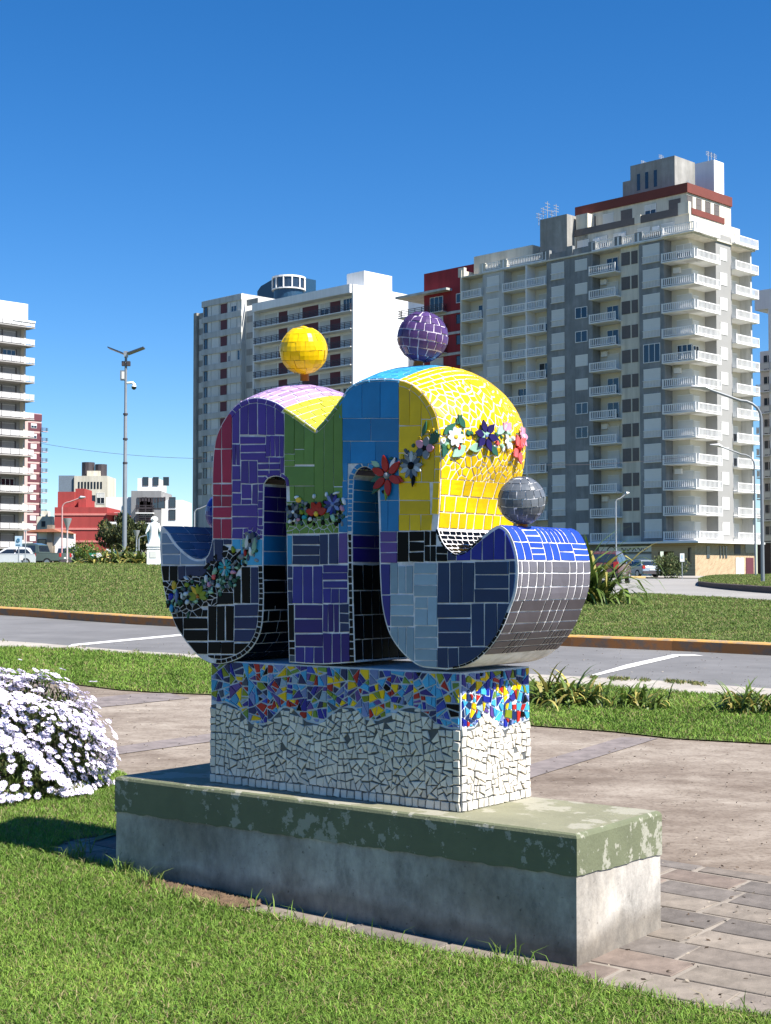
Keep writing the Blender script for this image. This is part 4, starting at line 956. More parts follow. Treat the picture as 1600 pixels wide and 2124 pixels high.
def conc_mat():
    m = mat('stained_concrete', (0.36, 0.345, 0.32), 0.9, scale=3, bump=0.5, bscale=60); t = m.node_tree; N = t.nodes; Lk = t.links; p = N['Principled BSDF']; tc = N.new('ShaderNodeTexCoord')
    mp = N.new('ShaderNodeMapping'); mp.inputs['Scale'].default_value = (1, 1, 0.6); Lk.new(tc.outputs['Object'], mp.inputs[0])
    n1 = N.new('ShaderNodeTexNoise'); n1.inputs['Scale'].default_value = 5.5; n1.inputs['Detail'].default_value = 12; n1.inputs['Roughness'].default_value = 0.78; Lk.new(mp.outputs[0], n1.inputs['Vector'])
    n2 = N.new('ShaderNodeTexNoise'); n2.inputs['Scale'].default_value = 2.2; n2.inputs['Detail'].default_value = 6; Lk.new(tc.outputs['Object'], n2.inputs['Vector'])
    r = N.new('ShaderNodeValToRGB'); e = r.color_ramp.elements; e[0].position = 0.33; e[0].color = (0.19, 0.178, 0.16, 1); e[1].position = 0.70; e[1].color = (0.54, 0.50, 0.435, 1)
    k = e.new(0.5); k.color = (0.36, 0.335, 0.30, 1); Lk.new(n1.outputs[0], r.inputs[0])
    r2 = N.new('ShaderNodeValToRGB'); e = r2.color_ramp.elements; e[0].position = 0.35; e[0].color = (0.62, 0.58, 0.54, 1); e[1].position = 0.62; e[1].color = (1.1, 1.1, 1.1, 1); Lk.new(n2.outputs[0], r2.inputs[0])
    m2 = N.new('ShaderNodeMix'); m2.data_type = 'RGBA'; m2.blend_type = 'MULTIPLY'; m2.inputs['Factor'].default_value = 1; Lk.new(r.outputs[0], m2.inputs['A']); Lk.new(r2.outputs[0], m2.inputs['B'])
    n3 = N.new('ShaderNodeTexNoise'); n3.inputs['Scale'].default_value = 42; n3.inputs['Detail'].default_value = 4; Lk.new(tc.outputs['Object'], n3.inputs['Vector'])
    r3 = N.new('ShaderNodeValToRGB'); e = r3.color_ramp.elements; e[0].position = 0.24; e[0].color = (.5, .48, .46, 1); e[1].position = 0.34; e[1].color = (1, 1, 1, 1); Lk.new(n3.outputs[0], r3.inputs[0])
    m3 = N.new('ShaderNodeMix'); m3.data_type = 'RGBA'; m3.blend_type = 'MULTIPLY'; m3.inputs['Factor'].default_value = 1; Lk.new(m2.outputs['Result'], m3.inputs['A']); Lk.new(r3.outputs[0], m3.inputs['B'])
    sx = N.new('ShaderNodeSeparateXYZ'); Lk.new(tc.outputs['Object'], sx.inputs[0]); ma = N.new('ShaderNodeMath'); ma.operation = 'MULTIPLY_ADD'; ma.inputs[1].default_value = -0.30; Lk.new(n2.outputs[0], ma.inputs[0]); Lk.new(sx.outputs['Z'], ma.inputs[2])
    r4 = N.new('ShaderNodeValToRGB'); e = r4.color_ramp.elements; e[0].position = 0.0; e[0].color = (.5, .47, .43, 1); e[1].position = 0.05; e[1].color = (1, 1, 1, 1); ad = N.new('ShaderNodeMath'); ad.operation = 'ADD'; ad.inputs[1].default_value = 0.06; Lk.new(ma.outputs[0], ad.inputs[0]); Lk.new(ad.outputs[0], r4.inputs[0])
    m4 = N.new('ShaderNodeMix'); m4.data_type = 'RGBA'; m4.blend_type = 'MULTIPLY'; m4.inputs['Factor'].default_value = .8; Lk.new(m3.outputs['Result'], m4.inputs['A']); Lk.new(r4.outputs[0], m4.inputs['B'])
    Lk.new(m4.outputs['Result'], p.inputs['Base Color']); return m
m_conc = conc_mat()
def lc(P): d = Vector(P) - C0; return (d.dot(AX), d.dot(BX), d.z)
zl = lc(on_plane(237, 1683, C0, BX))[2]; zr = lc(on_plane(1195, 1819, C0, BX))[2]; zb = lc(on_plane(1377, 1770, C0, AX))[2]
def wob(x, y, a=0.004): return a * (math.sin(x * 9.7 + y * 5) + .6 * math.sin(x * 23 + 1.7 + y * 13) + .5 * math.sin(x * 41 + y * 29))
def slab(name, zlo, zhi, out, m):
    g = bmesh.new(); nx_, ny_ = 90, 26; rings = []
    def ringpts(z, inset_, wob_):
        x0, x1, y0, y1 = -BASE_L - out + inset_, out - inset_, -out + inset_, BASE_W + out - inset_; o = []
        for i in range(nx_): o.append((x0 + (x1 - x0) * i / nx_, y0))
        for i in range(ny_): o.append((x1, y0 + (y1 - y0) * i / ny_))
        for i in range(nx_): o.append((x1 - (x1 - x0) * i / nx_, y1))
        for i in range(ny_): o.append((x0, y1 - (y1 - y0) * i / ny_))
        return [(x + wob(y, 3 * x, .0005) * wob_, y + wob(x, 0, .0003) * wob_, (z(x, y) if callable(z) else z)) for x, y in o]
    top = lambda d: (lambda x, y: zhi(x, y) - d) if callable(zhi) else zhi - d
    for z, ins in ((zlo, 0.0), (top(.018), 0.0), (top(.006), .005), (top(0), .017)): rings.append([g.verts.new(p) for p in ringpts(z, ins, 1.0)])
    for a, b in zip(rings, rings[1:]):
        for i in range(len(a)): g.faces.new((a[i], a[(i + 1) % len(a)], b[(i + 1) % len(a)], b[i]))
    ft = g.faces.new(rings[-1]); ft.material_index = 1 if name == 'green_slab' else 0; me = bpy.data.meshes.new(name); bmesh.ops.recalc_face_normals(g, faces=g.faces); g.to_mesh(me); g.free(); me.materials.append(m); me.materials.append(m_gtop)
    return link(name, me, base)
zmid = lambda x, y: zr + (zl - zr) * (-x / BASE_L) + (zb - zr) * (y / BASE_W) * (1 + x / BASE_L) + wob(x * 3.7, y * 3, .0028)
slab('green_slab', zmid, BASE_H, 0.0, m_green)
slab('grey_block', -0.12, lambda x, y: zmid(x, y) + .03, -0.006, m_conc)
# ================================================================== grass
def attr_mat(name, rough=0.7, trans=0.25):
    m = bpy.data.materials.new(name); m.use_nodes = True; t = m.node_tree; N = t.nodes; p = N['Principled BSDF']; p.inputs['Roughness'].default_value = rough
    p.inputs['Specular IOR Level'].default_value = 0.25
    a = N.new('ShaderNodeAttribute'); a.attribute_name = 'tint'; t.links.new(a.outputs['Color'], p.inputs['Base Color'])
    if trans:
        tr = N.new('ShaderNodeBsdfTranslucent'); t.links.new(a.outputs['Color'], tr.inputs['Color']); mx = N.new('ShaderNodeMixShader'); mx.inputs[0].default_value = trans
        t.links.new(p.outputs[0], mx.inputs[1]); t.links.new(tr.outputs[0], mx.inputs[2]); t.links.new(mx.outputs[0], N['Material Output'].inputs['Surface'])
    return m
m_grass = attr_mat('grass_blades')
def noise2(x, y, s, seed):
    r = np.random.default_rng(seed); v = np.zeros_like(x)
    for k in range(5):
        a = r.uniform(0, 6.28); f = s * (1.0 + 0.9 * k); v += np.sin(x * f * math.cos(a) + y * f * math.sin(a) + r.uniform(0, 6.28)) / (1 + .5 * k)
    return v / 2.6
def blades_mesh(name, P, hgt, wid, lean, tint, mat_, parent=None, loc=None):
    n = len(P); az = rng.uniform(0, 2 * math.pi, n); dx, dy = np.cos(az), np.sin(az); la = rng.uniform(0, 2 * math.pi, n); lx, ly = np.cos(la) * lean * hgt, np.sin(la) * lean * hgt
    V = np.zeros((n, 5, 3)); w2 = wid / 2
    V[:, 0] = P + np.stack([dx * w2, dy * w2, 0 * w2], 1); V[:, 1] = P - np.stack([dx * w2, dy * w2, 0 * w2], 1)
    mid = P + np.stack([lx * .35, ly * .35, hgt * .6], 1); V[:, 2] = mid + np.stack([dx * w2 * .8, dy * w2 * .8, 0 * w2], 1); V[:, 3] = mid - np.stack([dx * w2 * .8, dy * w2 * .8, 0 * w2], 1)
    V[:, 4] = P + np.stack([lx, ly, hgt * (1 - .25 * np.abs(lean))], 1)
    me = bpy.data.meshes.new(name); i = np.arange(n) * 5
    quads = np.stack([i, i + 1, i + 3, i + 2], 1); tris = np.stack([i + 2, i + 3, i + 4], 1)
    me.vertices.add(n * 5); me.vertices.foreach_set('co', V.ravel())
    me.loops.add(n * 7); me.loops.foreach_set('vertex_index', np.concatenate([quads, tris], 1).ravel())
    me.polygons.add(n * 2); st = np.stack([np.arange(n) * 7, np.arange(n) * 7 + 4], 1).ravel(); me.polygons.foreach_set('loop_start', st)
    me.update(calc_edges=True); me.validate()
    at = me.color_attributes.new('tint', 'FLOAT_COLOR', 'POINT'); c = np.ones((n, 5, 4)); c[:, :, :3] = tint[:, None, :]; at.data.foreach_set('color', c.ravel())
    me.materials.append(mat_); return link(name, me, parent, loc)
def tints(x, y, seed, dry=0.12, base=(0.150, 0.262, 0.038)):
    n = len(x); nz = noise2(x, y, 2.3, seed) * .5 + noise2(x, y, 7.0, seed + 1) * .3; b = np.array(base)
    v = np.clip(1 + .42 * nz + rng.normal(0, .20, n), .45, 1.7); c = b[None, :] * v[:, None]
    yel = np.clip(.5 * nz + rng.normal(0, .35, n), 0, 1)[:, None]; c = c * (1 - .6 * yel) + np.array([0.26, 0.27, 0.06]) * .6 * yel * v[:, None]
    d = rng.random(n) < dry * (1 + nz); c[d] = np.array([0.30, 0.25, 0.12]) * rng.uniform(.6, 1.1, (d.sum(), 1)); return c
def lawn(name, poly, dens, h, w_, label, dz=0.0, lim=520000, dry=.1, seed=1, excl=None, far=None, base=(0.150, 0.262, 0.038)):
    xs_ = [p[0] for p in poly]; ys_ = [p[1] for p in poly]; x0, x1, y0, y1 = max(min(xs_), -60), min(max(xs_), 60), max(min(ys_), 3.4), max(ys_)
    X, Y = [], []; yy = y0
    while yy < y1:                                   # strips, thinner with distance
        ye = min(y1, yy * 1.08 + .05); dd = dens((yy + ye) / 2)
        vis = .36 * ye + .5; xa, xb = max(x0, -vis), min(x1, vis)
        if xb > xa:
            k = int(dd * (xb - xa) * (ye - yy)); X.append(rng.uniform(xa, xb, k)); Y.append(rng.uniform(yy, ye, k))
        yy = ye
    X = np.concatenate(X); Y = np.concatenate(Y); m = insidev(X, Y, poly)
    if excl is not None: m &= ~insidev(X, Y, excl)
    X, Y = X[m], Y[m]
    if len(X) > lim: X, Y = X[:lim], Y[:lim]
    cl = noise2(X, Y, 3.1, seed + 9) * .5 + noise2(X, Y, 9, seed + 4) * .5
    sc = np.maximum(1, Y / 9.0) ** .75
    hh = h * sc * np.clip(1 + .45 * cl + rng.normal(0, .25, len(X)), .35, 2.0); ww = w_ * sc * 1.1 * rng.uniform(.7, 1.3, len(X))
    Z = gzv(X, Y) + dz - .004
    o = blades_mesh(name, np.stack([X, Y, Z], 1), hh, ww, rng.uniform(.2, 1.3, len(X)), tints(X, Y, seed, dry, base), m_grass)
    return tag(o, label, 'grass', None, 'stuff')
basep = [tuple((C0 + AX * x + BX * y)[:2]) for x, y in ((.0, 0), (-BASE_L, 0), (-BASE_L, BASE_W), (0, BASE_W))]
lawn('lawn_grass', gL, lambda y: 26000 * min(1, (5.0 / y) ** 1.5), 0.030, 0.0042, 'short green lawn in front of the concrete base', .015, seed=2, excl=basep)
lawn('verge_grass', gPF + gVF[::-1], lambda y: 5200 * (11 / y) ** 1.5, 0.028, 0.006, 'narrow green grass verge between plaza and road', .012, seed=5, dry=.14)
lawn('island_grass', lawn_isl, lambda y: 1500 * (22 / y) ** 2.1, 0.018, 0.0055, 'wide green lawn beyond the orange kerb', .13, seed=8, dry=.22, base=(0.125, 0.195, 0.042))
lawn('mound_grass', gI2, lambda y: 120, 0.016, 0.006, 'close-cropped grass on the mound at the right', .22, seed=12, dry=.2, base=(0.125, 0.185, 0.042))
# clover and broad-leaved weeds in patches, and small white blooms
X = rng.uniform(-2.6, 2.2, 60000); Y = rng.uniform(3.9, 9.5, 60000); k_ = insidev(X, Y, gL) & ~insidev(X, Y, basep) & ((noise2(X, Y, 2.6, 77) + .5 * noise2(X, Y, 7, 78)) > .42); X, Y = X[k_], Y[k_]
tag(blades_mesh('clover', np.stack([X, Y, gzv(X, Y) + .012], 1), rng.uniform(.012, .032, len(X)), rng.uniform(.008, .016, len(X)), rng.uniform(.8, 1.8, len(X)), tints(X, Y, 61, .02, (.10, .19, .04)), m_grass), 'patches of clover and broad-leaved weeds in the front lawn', 'clover', None, 'stuff')
X = rng.uniform(-2.6, 2.2, 14000); Y = rng.uniform(3.9, 9.5, 14000); k_ = insidev(X, Y, gL) & ~insidev(X, Y, basep); X, Y = X[k_], Y[k_]
tag(blades_mesh('dry_stalks', np.stack([X, Y, gzv(X, Y) + .012], 1), rng.uniform(.02, .06, len(X)), rng.uniform(.002, .004, len(X)), rng.uniform(.6, 2.4, len(X)), np.array([.36, .30, .16])[None, :] * rng.uniform(.6, 1.2, (len(X), 1)), m_grass), 'dry pale stalks scattered through the front lawn', 'grass', None, 'stuff')
# litter of dry leaves and grit on the plaza and road
X = rng.uniform(-6, 6, 5200); Y = 5 + 17 * rng.random(5200) ** 1.5; k_ = insidev(X, Y, plaza) | insidev(X, Y, gRN + gKB[::-1]); k_ &= ~insidev(X, Y, gL) & ~insidev(X, Y, basep); X, Y = X[k_], Y[k_]
tag(blades_mesh('plaza_litter', np.stack([X, Y, gzv(X, Y) + .010], 1), rng.uniform(.003, .012, len(X)), rng.uniform(.006, .022, len(X)), rng.uniform(.5, 3, len(X)), np.where(rng.random((len(X), 1)) < .6, np.array([[.12, .085, .06]]), np.array([[.42, .36, .28]])) * rng.uniform(.6, 1.2, (len(X), 1)), m_grass), 'scattered grit and dry leaf litter on the plaza', 'litter', None, 'stuff')
# ragged tufts along the lawn edge and base
ex, ey, eh = [], [], []
for i in range(8, 31):
    a, b = gL[i], gL[i + 1]
    for _ in range(int(math.hypot(b[0] - a[0], b[1] - a[1]) * 420)):
        t = random.random(); ex.append(a[0] + (b[0] - a[0]) * t + random.gauss(0, .018)); ey.append(a[1] + (b[1] - a[1]) * t + random.gauss(0, .018)); eh.append(random.uniform(.02, .06) * (2.2 if random.random() < .03 else 1))
X, Y = np.array(ex), np.array(ey)
tag(blades_mesh('edge_grass', np.stack([X, Y, gzv(X, Y) + .008], 1), np.array(eh), np.full(len(X), .0045), rng.uniform(.2, 1.2, len(X)), tints(X, Y, 21, .1), m_grass), 'ragged longer grass along the edge of the front lawn', 'grass', None, 'stuff')
ex, ey, eh = [], [], []
for (px, py, n, h) in ((300, 1842, 60, .10), (262, 1815, 60, .10), (150, 1788, 40, .09), (170, 1775, 12, .13), (560, 1905, 8, .12), (1050, 2000, 14, .1), (1090, 2008, 10, .08), (1300, 2068, 20, .06), (360, 1870, 50, .07), (420, 1890, 60, .06)):
    g0 = on_ground(px, py)
    for _ in range(n): ex.append(g0.x + random.gauss(0, .035)); ey.append(g0.y + random.gauss(0, .03)); eh.append(h * random.uniform(.5, 1.2))
X, Y = np.array(ex), np.array(ey)
tag(blades_mesh('edge_tufts', np.stack([X, Y, gzv(X, Y) + .008], 1), np.array(eh), np.full(len(X), .006), rng.uniform(.3, 1.0, len(X)), tints(X, Y, 31, .12, (.15, .24, .05)), m_grass), 'longer grass tufts at the foot of the concrete base', 'grass', None, 'stuff')
# weeds in the gutter
ex, ey = [], []
for (a, b, k) in ((-300, 460, 1.0), (1225, 1470, 1.0)):
    for _ in range(1500):
        px = random.uniform(a, b)
        if math.sin(px * .05) + math.sin(px * .113 + 1) + random.gauss(0, .4) < .55 + (1.2 if px < 460 else -.6): continue
        py = np.interp(px, [p[0] for p in road_near], [p[1] for p in road_near]) + random.gauss(1.5, 1.5); g0 = on_ground(px, py); ex.append(g0.x); ey.append(g0.y)
X, Y = np.array(ex), np.array(ey)
tag(blades_mesh('gutter_weeds', np.stack([X, Y, gzv(X, Y)], 1), rng.uniform(.02, .05, len(X)), np.full(len(X), .012), rng.uniform(.3, 1.4, len(X)), tints(X, Y, 41, .3, (.10, .13, .04)), m_grass), 'low weeds growing along the gutter of the road', 'weeds', None, 'stuff')
# ================================================================== strap-leaved plants
m_leaf = attr_mat('strap_leaf', 0.45, 0.2)
def strap_plant(name, label, P, n, length, wid, spread_=0.18, up=0.6, yellow=.2, group=None, seed=0, base=(0.10, 0.15, 0.03)):
    r = np.random.default_rng(seed); t = thing(name, label, 'plant', tuple(P), 0, group); V, Fc, Cc = [], [], []
    for k in range(n):
        az = r.uniform(0, 6.283); L = length * r.uniform(.6, 1.15); e0 = math.radians(r.uniform(45, 88)) if r.random() < up else math.radians(r.uniform(25, 60)); p = Vector((r.normal(0, spread_), r.normal(0, spread_), 0))
        w0 = wid * r.uniform(.7, 1.3); seg_ = 6; el = e0; d = Vector((math.cos(az), math.sin(az), 0)); sd = Vector((-d.y, d.x, 0)); i0 = len(V); drop = r.uniform(.12, .42)
        c = np.array(base) * r.uniform(.55, 1.5)
        if r.random() < yellow: c = np.array([0.42, 0.36, 0.10]) * r.uniform(.5, 1.1)
        for s in range(seg_ + 1):
            u = s / seg_; wv = w0 * (.6 + 1.2 * u if u < .35 else 1.02 * (1 - ((u - .35) / .65) ** 1.8) + .03)
            V += [tuple(p + sd * wv / 2), tuple(p - sd * wv / 2)]; Cc += [c * (.8 + .4 * u)] * 2
            p = p + (d * math.cos(el) + Vector((0, 0, math.sin(el)))) * (L / seg_); el -= drop * (1 + u)
        for s in range(seg_): a = i0 + 2 * s; Fc.append((a, a + 1, a + 3, a + 2))
    me = bpy.data.meshes.new('leaves'); me.from_pydata(V, [], Fc); me.materials.append(m_leaf); at = me.color_attributes.new('tint', 'FLOAT_COLOR', 'POINT')
    at.data.foreach_set('color', np.concatenate([np.array(Cc), np.ones((len(Cc), 1))], 1).ravel()); me.polygons.foreach_set('use_smooth', [True] * len(me.polygons))
    link('leaves', me, t); return t
GP = 'strap-leaved plants on the verge'
strap_plant('strap_leaf_plant', 'largest yellowing strap-leaved plant on the verge just right of the pedestal', on_ground(1165, 1462), 240, .50, .034, .15, .5, .3, GP, 3)
strap_plant('strap_leaf_plant', 'middle low strap-leaved plant on the verge right of the pedestal', on_ground(1322, 1470), 150, .36, .024, .11, .7, .15, GP, 4)
strap_plant('strap_leaf_plant', 'rightmost strap-leaved plant on the verge at the edge of the picture', on_ground(1548, 1480), 150, .42, .026, .11, .8, .2, GP, 5)
strap_plant('flax_plant', 'tall spiky flax plant behind the right hook of the sculpture', on_ground(1222, 1262), 150, 2.3, .085, .22, .8, .12, None, 6)
bp = at_depth(282, 1184, 60)
for k, (px, n) in enumerate(((222, 120), (256, 150), (292, 130))):
    q = at_depth(px, 1186, 59); strap_plant('hedge_plant', ('leftmost', 'middle', 'rightmost')[k] + ' of the three merged strap-leaved bushes before the tall lamp mast', (q.x, q.y, gz(q.x, q.y)), n, 1.2, .10, .42, .6, .35, 'strap-leaved bushes at the lamp mast', 10 + k, (.11, .15, .04))
# ================================================================== daisy bush
m_petal = mat('daisy_petal', (0.78, 0.73, 0.86), 0.6, var=0.06, rand=0.16); m_eye = mat('daisy_eye', (0.10, 0.06, 0.12), 0.7)
m_dstem = attr_mat('daisy_leaf', 0.6, 0.2)
bc = on_ground(-85, 1640); bush = thing('daisy_bush', 'rounded bush of white daisies at the left beside the concrete base', 'bush', tuple(bc))
mb = MB(); npet = 13
for k in range(npet):
    a = 6.2832 * k / npet; c, s = math.cos(a), math.sin(a); z = .004 if k % 2 else .001
    P_ = lambda u, v, zz: (u * c - v * s, u * s + v * c, zz)
    mb.add([P_(.006, 0, 0), P_(.022, -.0058, z + .004), P_(.036, 0, z + .001), P_(.022, .0058, z + .004)], [(0, 1, 2, 3)], 0)
for j in range(8): mb.v.append((.007 * math.cos(j * .7854), .007 * math.sin(j * .7854), .002))
n0 = len(mb.v) - 8; mb.v.append((0, 0, .007))
for j in range(8): mb.f.append([n0 + j, n0 + (j + 1) % 8, n0 + 8]); mb.m.append(1)
fl_me = mb.mesh('daisy', [m_petal, m_eye])
RXB, RYB, RZB = 1.02, .66, .86
def bush_pt():
    while True:
        v = Vector((random.gauss(0, 1), random.gauss(0, 1), random.gauss(0, 1))).normalized()
        if v.z > -.12: break
    k = 1 + .10 * math.sin(5 * v.x + 3 * v.z) + .07 * math.sin(9 * v.y + 7 * v.z + 1) + .05 * math.sin(17 * v.x + 13 * v.z); n = Vector((v.x / RXB, v.y / RYB, v.z / RZB)).normalized()
    return Vector((v.x * RXB * k, v.y * RYB * k, max(.05, v.z * RZB * k))), n
fl = []
gap_ = lambda p: math.sin(p.x * 7 + 1) + math.sin(p.z * 9 + p.y * 6) + .7 * math.sin(p.x * 15 + p.z * 13)
while len(fl) < 4800:
    p, n = bush_pt()
    if p.z < .12 and random.random() < .6: continue
    if gap_(p) < -1.55 and random.random() < .8: continue
    fl.append((p, n))
tocam = (EYE - Vector(bc)).normalized(); fl.sort(key=lambda q: -q[1].dot(tocam)); rest = MB(); vv = [v.co.copy() for v in fl_me.vertices]; ff_ = [(list(p.vertices), p.material_index) for p in fl_me.polygons]
vis_fl = [q for q in fl if proj(Vector(bc) + q[0])[0] > 0 and q[1].dot(tocam) > -.1]; hid = [q for q in fl if q not in vis_fl]
random.shuffle(vis_fl)
for k, (p, n) in enumerate(vis_fl + hid):
    nn = (n + Vector((random.gauss(0, .3), random.gauss(0, .3), random.uniform(.2, .9))) + SUN * .35).normalized(); q = nn.to_track_quat('Z', 'Y'); s = random.uniform(.45, .98); p = p + n * (random.uniform(-.03, .05) + (random.uniform(0, .11) if random.random() < .08 else 0))
    M_ = Matrix.Translation(p) @ q.to_matrix().to_4x4() @ Matrix.Rotation(random.uniform(0, 6), 4, 'Z') @ Matrix.Scale(s, 4)
    if k < 300: o = link('daisy', fl_me, bush); o.matrix_basis = M_
    else:
        i0 = len(rest.v); rest.v += [tuple(M_ @ v) for v in vv]
        for f, m in ff_: rest.f.append([a + i0 for a in f]); rest.m.append(m)
rest.build('more_daisies', [m_petal, m_eye], bush, fix=False)['kind'] = 'stuff'
n = 26000; V = []
for _ in range(n):
    p, nn = bush_pt(); V.append(tuple(p * random.uniform(.72, 1.0)))
V = np.array(V); o = blades_mesh('foliage', V, rng.uniform(.02, .06, n), rng.uniform(.006, .014, n), rng.uniform(.3, 1.4, n), tints(V[:, 0] * 3, V[:, 2] * 3, 51, .06, (.075, .11, .03)), m_dstem, bush); o['kind'] = 'stuff'
mb = MB()
for k in range(40):
    p, nn = bush_pt(); mb.tube([(p.x * .1, p.y * .1, 0), tuple(p * .5), tuple(p * .9)], [.012, .008, .004], 5)
mb.build('stems', mat('bush_stem', (.10, .075, .04), .9), bush)
# ================================================================== buildings
m_cream = mat('cream_wall', (0.66, 0.615, 0.515), 0.9, scale=0.25, var=0.07, streak=0.28)
m_creamd = mat('recess_wall', (0.65, 0.61, 0.52), 0.9, scale=0.25, var=0.07)
m_greyp = mat('grey_paint', (0.52, 0.52, 0.50), 0.9, scale=0.2, var=0.08, streak=0.28)
m_dconc = mat('dark_render', (0.215, 0.225, 0.23), 0.95, scale=0.5, col2=(0.31, 0.32, 0.32), thr=(0.45, 0.75), streak=0.28)
m_white = mat('white_wall', (0.78, 0.78, 0.77), 0.85, scale=0.2, var=0.03, streak=0.10)
m_whitep = mat('white_paint', (0.78, 0.77, 0.75), 0.7, scale=0.6, var=0.05)
m_shut = mat('roller_shutter', (0.62, 0.615, 0.58), 0.7, scale=0.4, var=0.05, rand=0.08)
m_shutd = mat('grey_shutter', (.33, .315, .30), .7, rand=.1)
m_shutb = mat('brown_shutter', (0.115, 0.10, 0.095), 0.7, var=0.1, rand=0.1)
m_glass = mat('window_glass', (0.02, 0.03, 0.045), 0.08, var=0.2, spec=0.8, rand=0.5)
m_maroon = mat('maroon_panel', (0.115, 0.028, 0.04), 0.7, rand=0.08)
m_redw = mat('red_wall', (0.29, 0.022, 0.03), 0.85, scale=0.2, var=0.06, streak=0.28)
m_brick = mat('red_parapet', (0.155, 0.038, 0.028), 0.85, scale=0.5, var=0.1)
m_rail = mat('dark_rail', (0.05, 0.04, 0.045), 0.6)
m_conc2 = mat('roof_concrete', (0.33, 0.32, 0.30), 0.95, scale=0.5, var=0.22, streak=0.28)
m_met = mat('galvanised', (0.42, 0.43, 0.44), 0.45, metal=0.6, var=0.08)
m_meta = mat('painted_steel', (0.17, 0.19, 0.215), 0.5, var=0.08)
def brick_mat():
    m = mat('tan_brick', (0.45, 0.33, 0.20), 0.9); t = m.node_tree; N = t.nodes; tc = N.new('ShaderNodeTexCoord'); b = N.new('ShaderNodeTexBrick')
    mp = N.new('ShaderNodeMapping'); mp.inputs['Rotation'].default_value = (R(90), 0, R(45)); t.links.new(tc.outputs['Object'], mp.inputs[0]); t.links.new(mp.outputs[0], b.inputs['Vector'])
    b.inputs['Color1'].default_value = (0.48, 0.36, 0.22, 1); b.inputs['Color2'].default_value = (0.36, 0.24, 0.14, 1); b.inputs['Mortar'].default_value = (0.50, 0.42, 0.30, 1)
    b.inputs['Scale'].default_value = 1.0; b.inputs['Brick Width'].default_value = 0.5; b.inputs['Row Height'].default_value = 0.16; b.inputs['Mortar Size'].default_value = 0.012
    t.links.new(b.outputs['Color'], N['Principled BSDF'].inputs['Base Color']); return m
m_tan = brick_mat()
WR_ = random.Random(21)
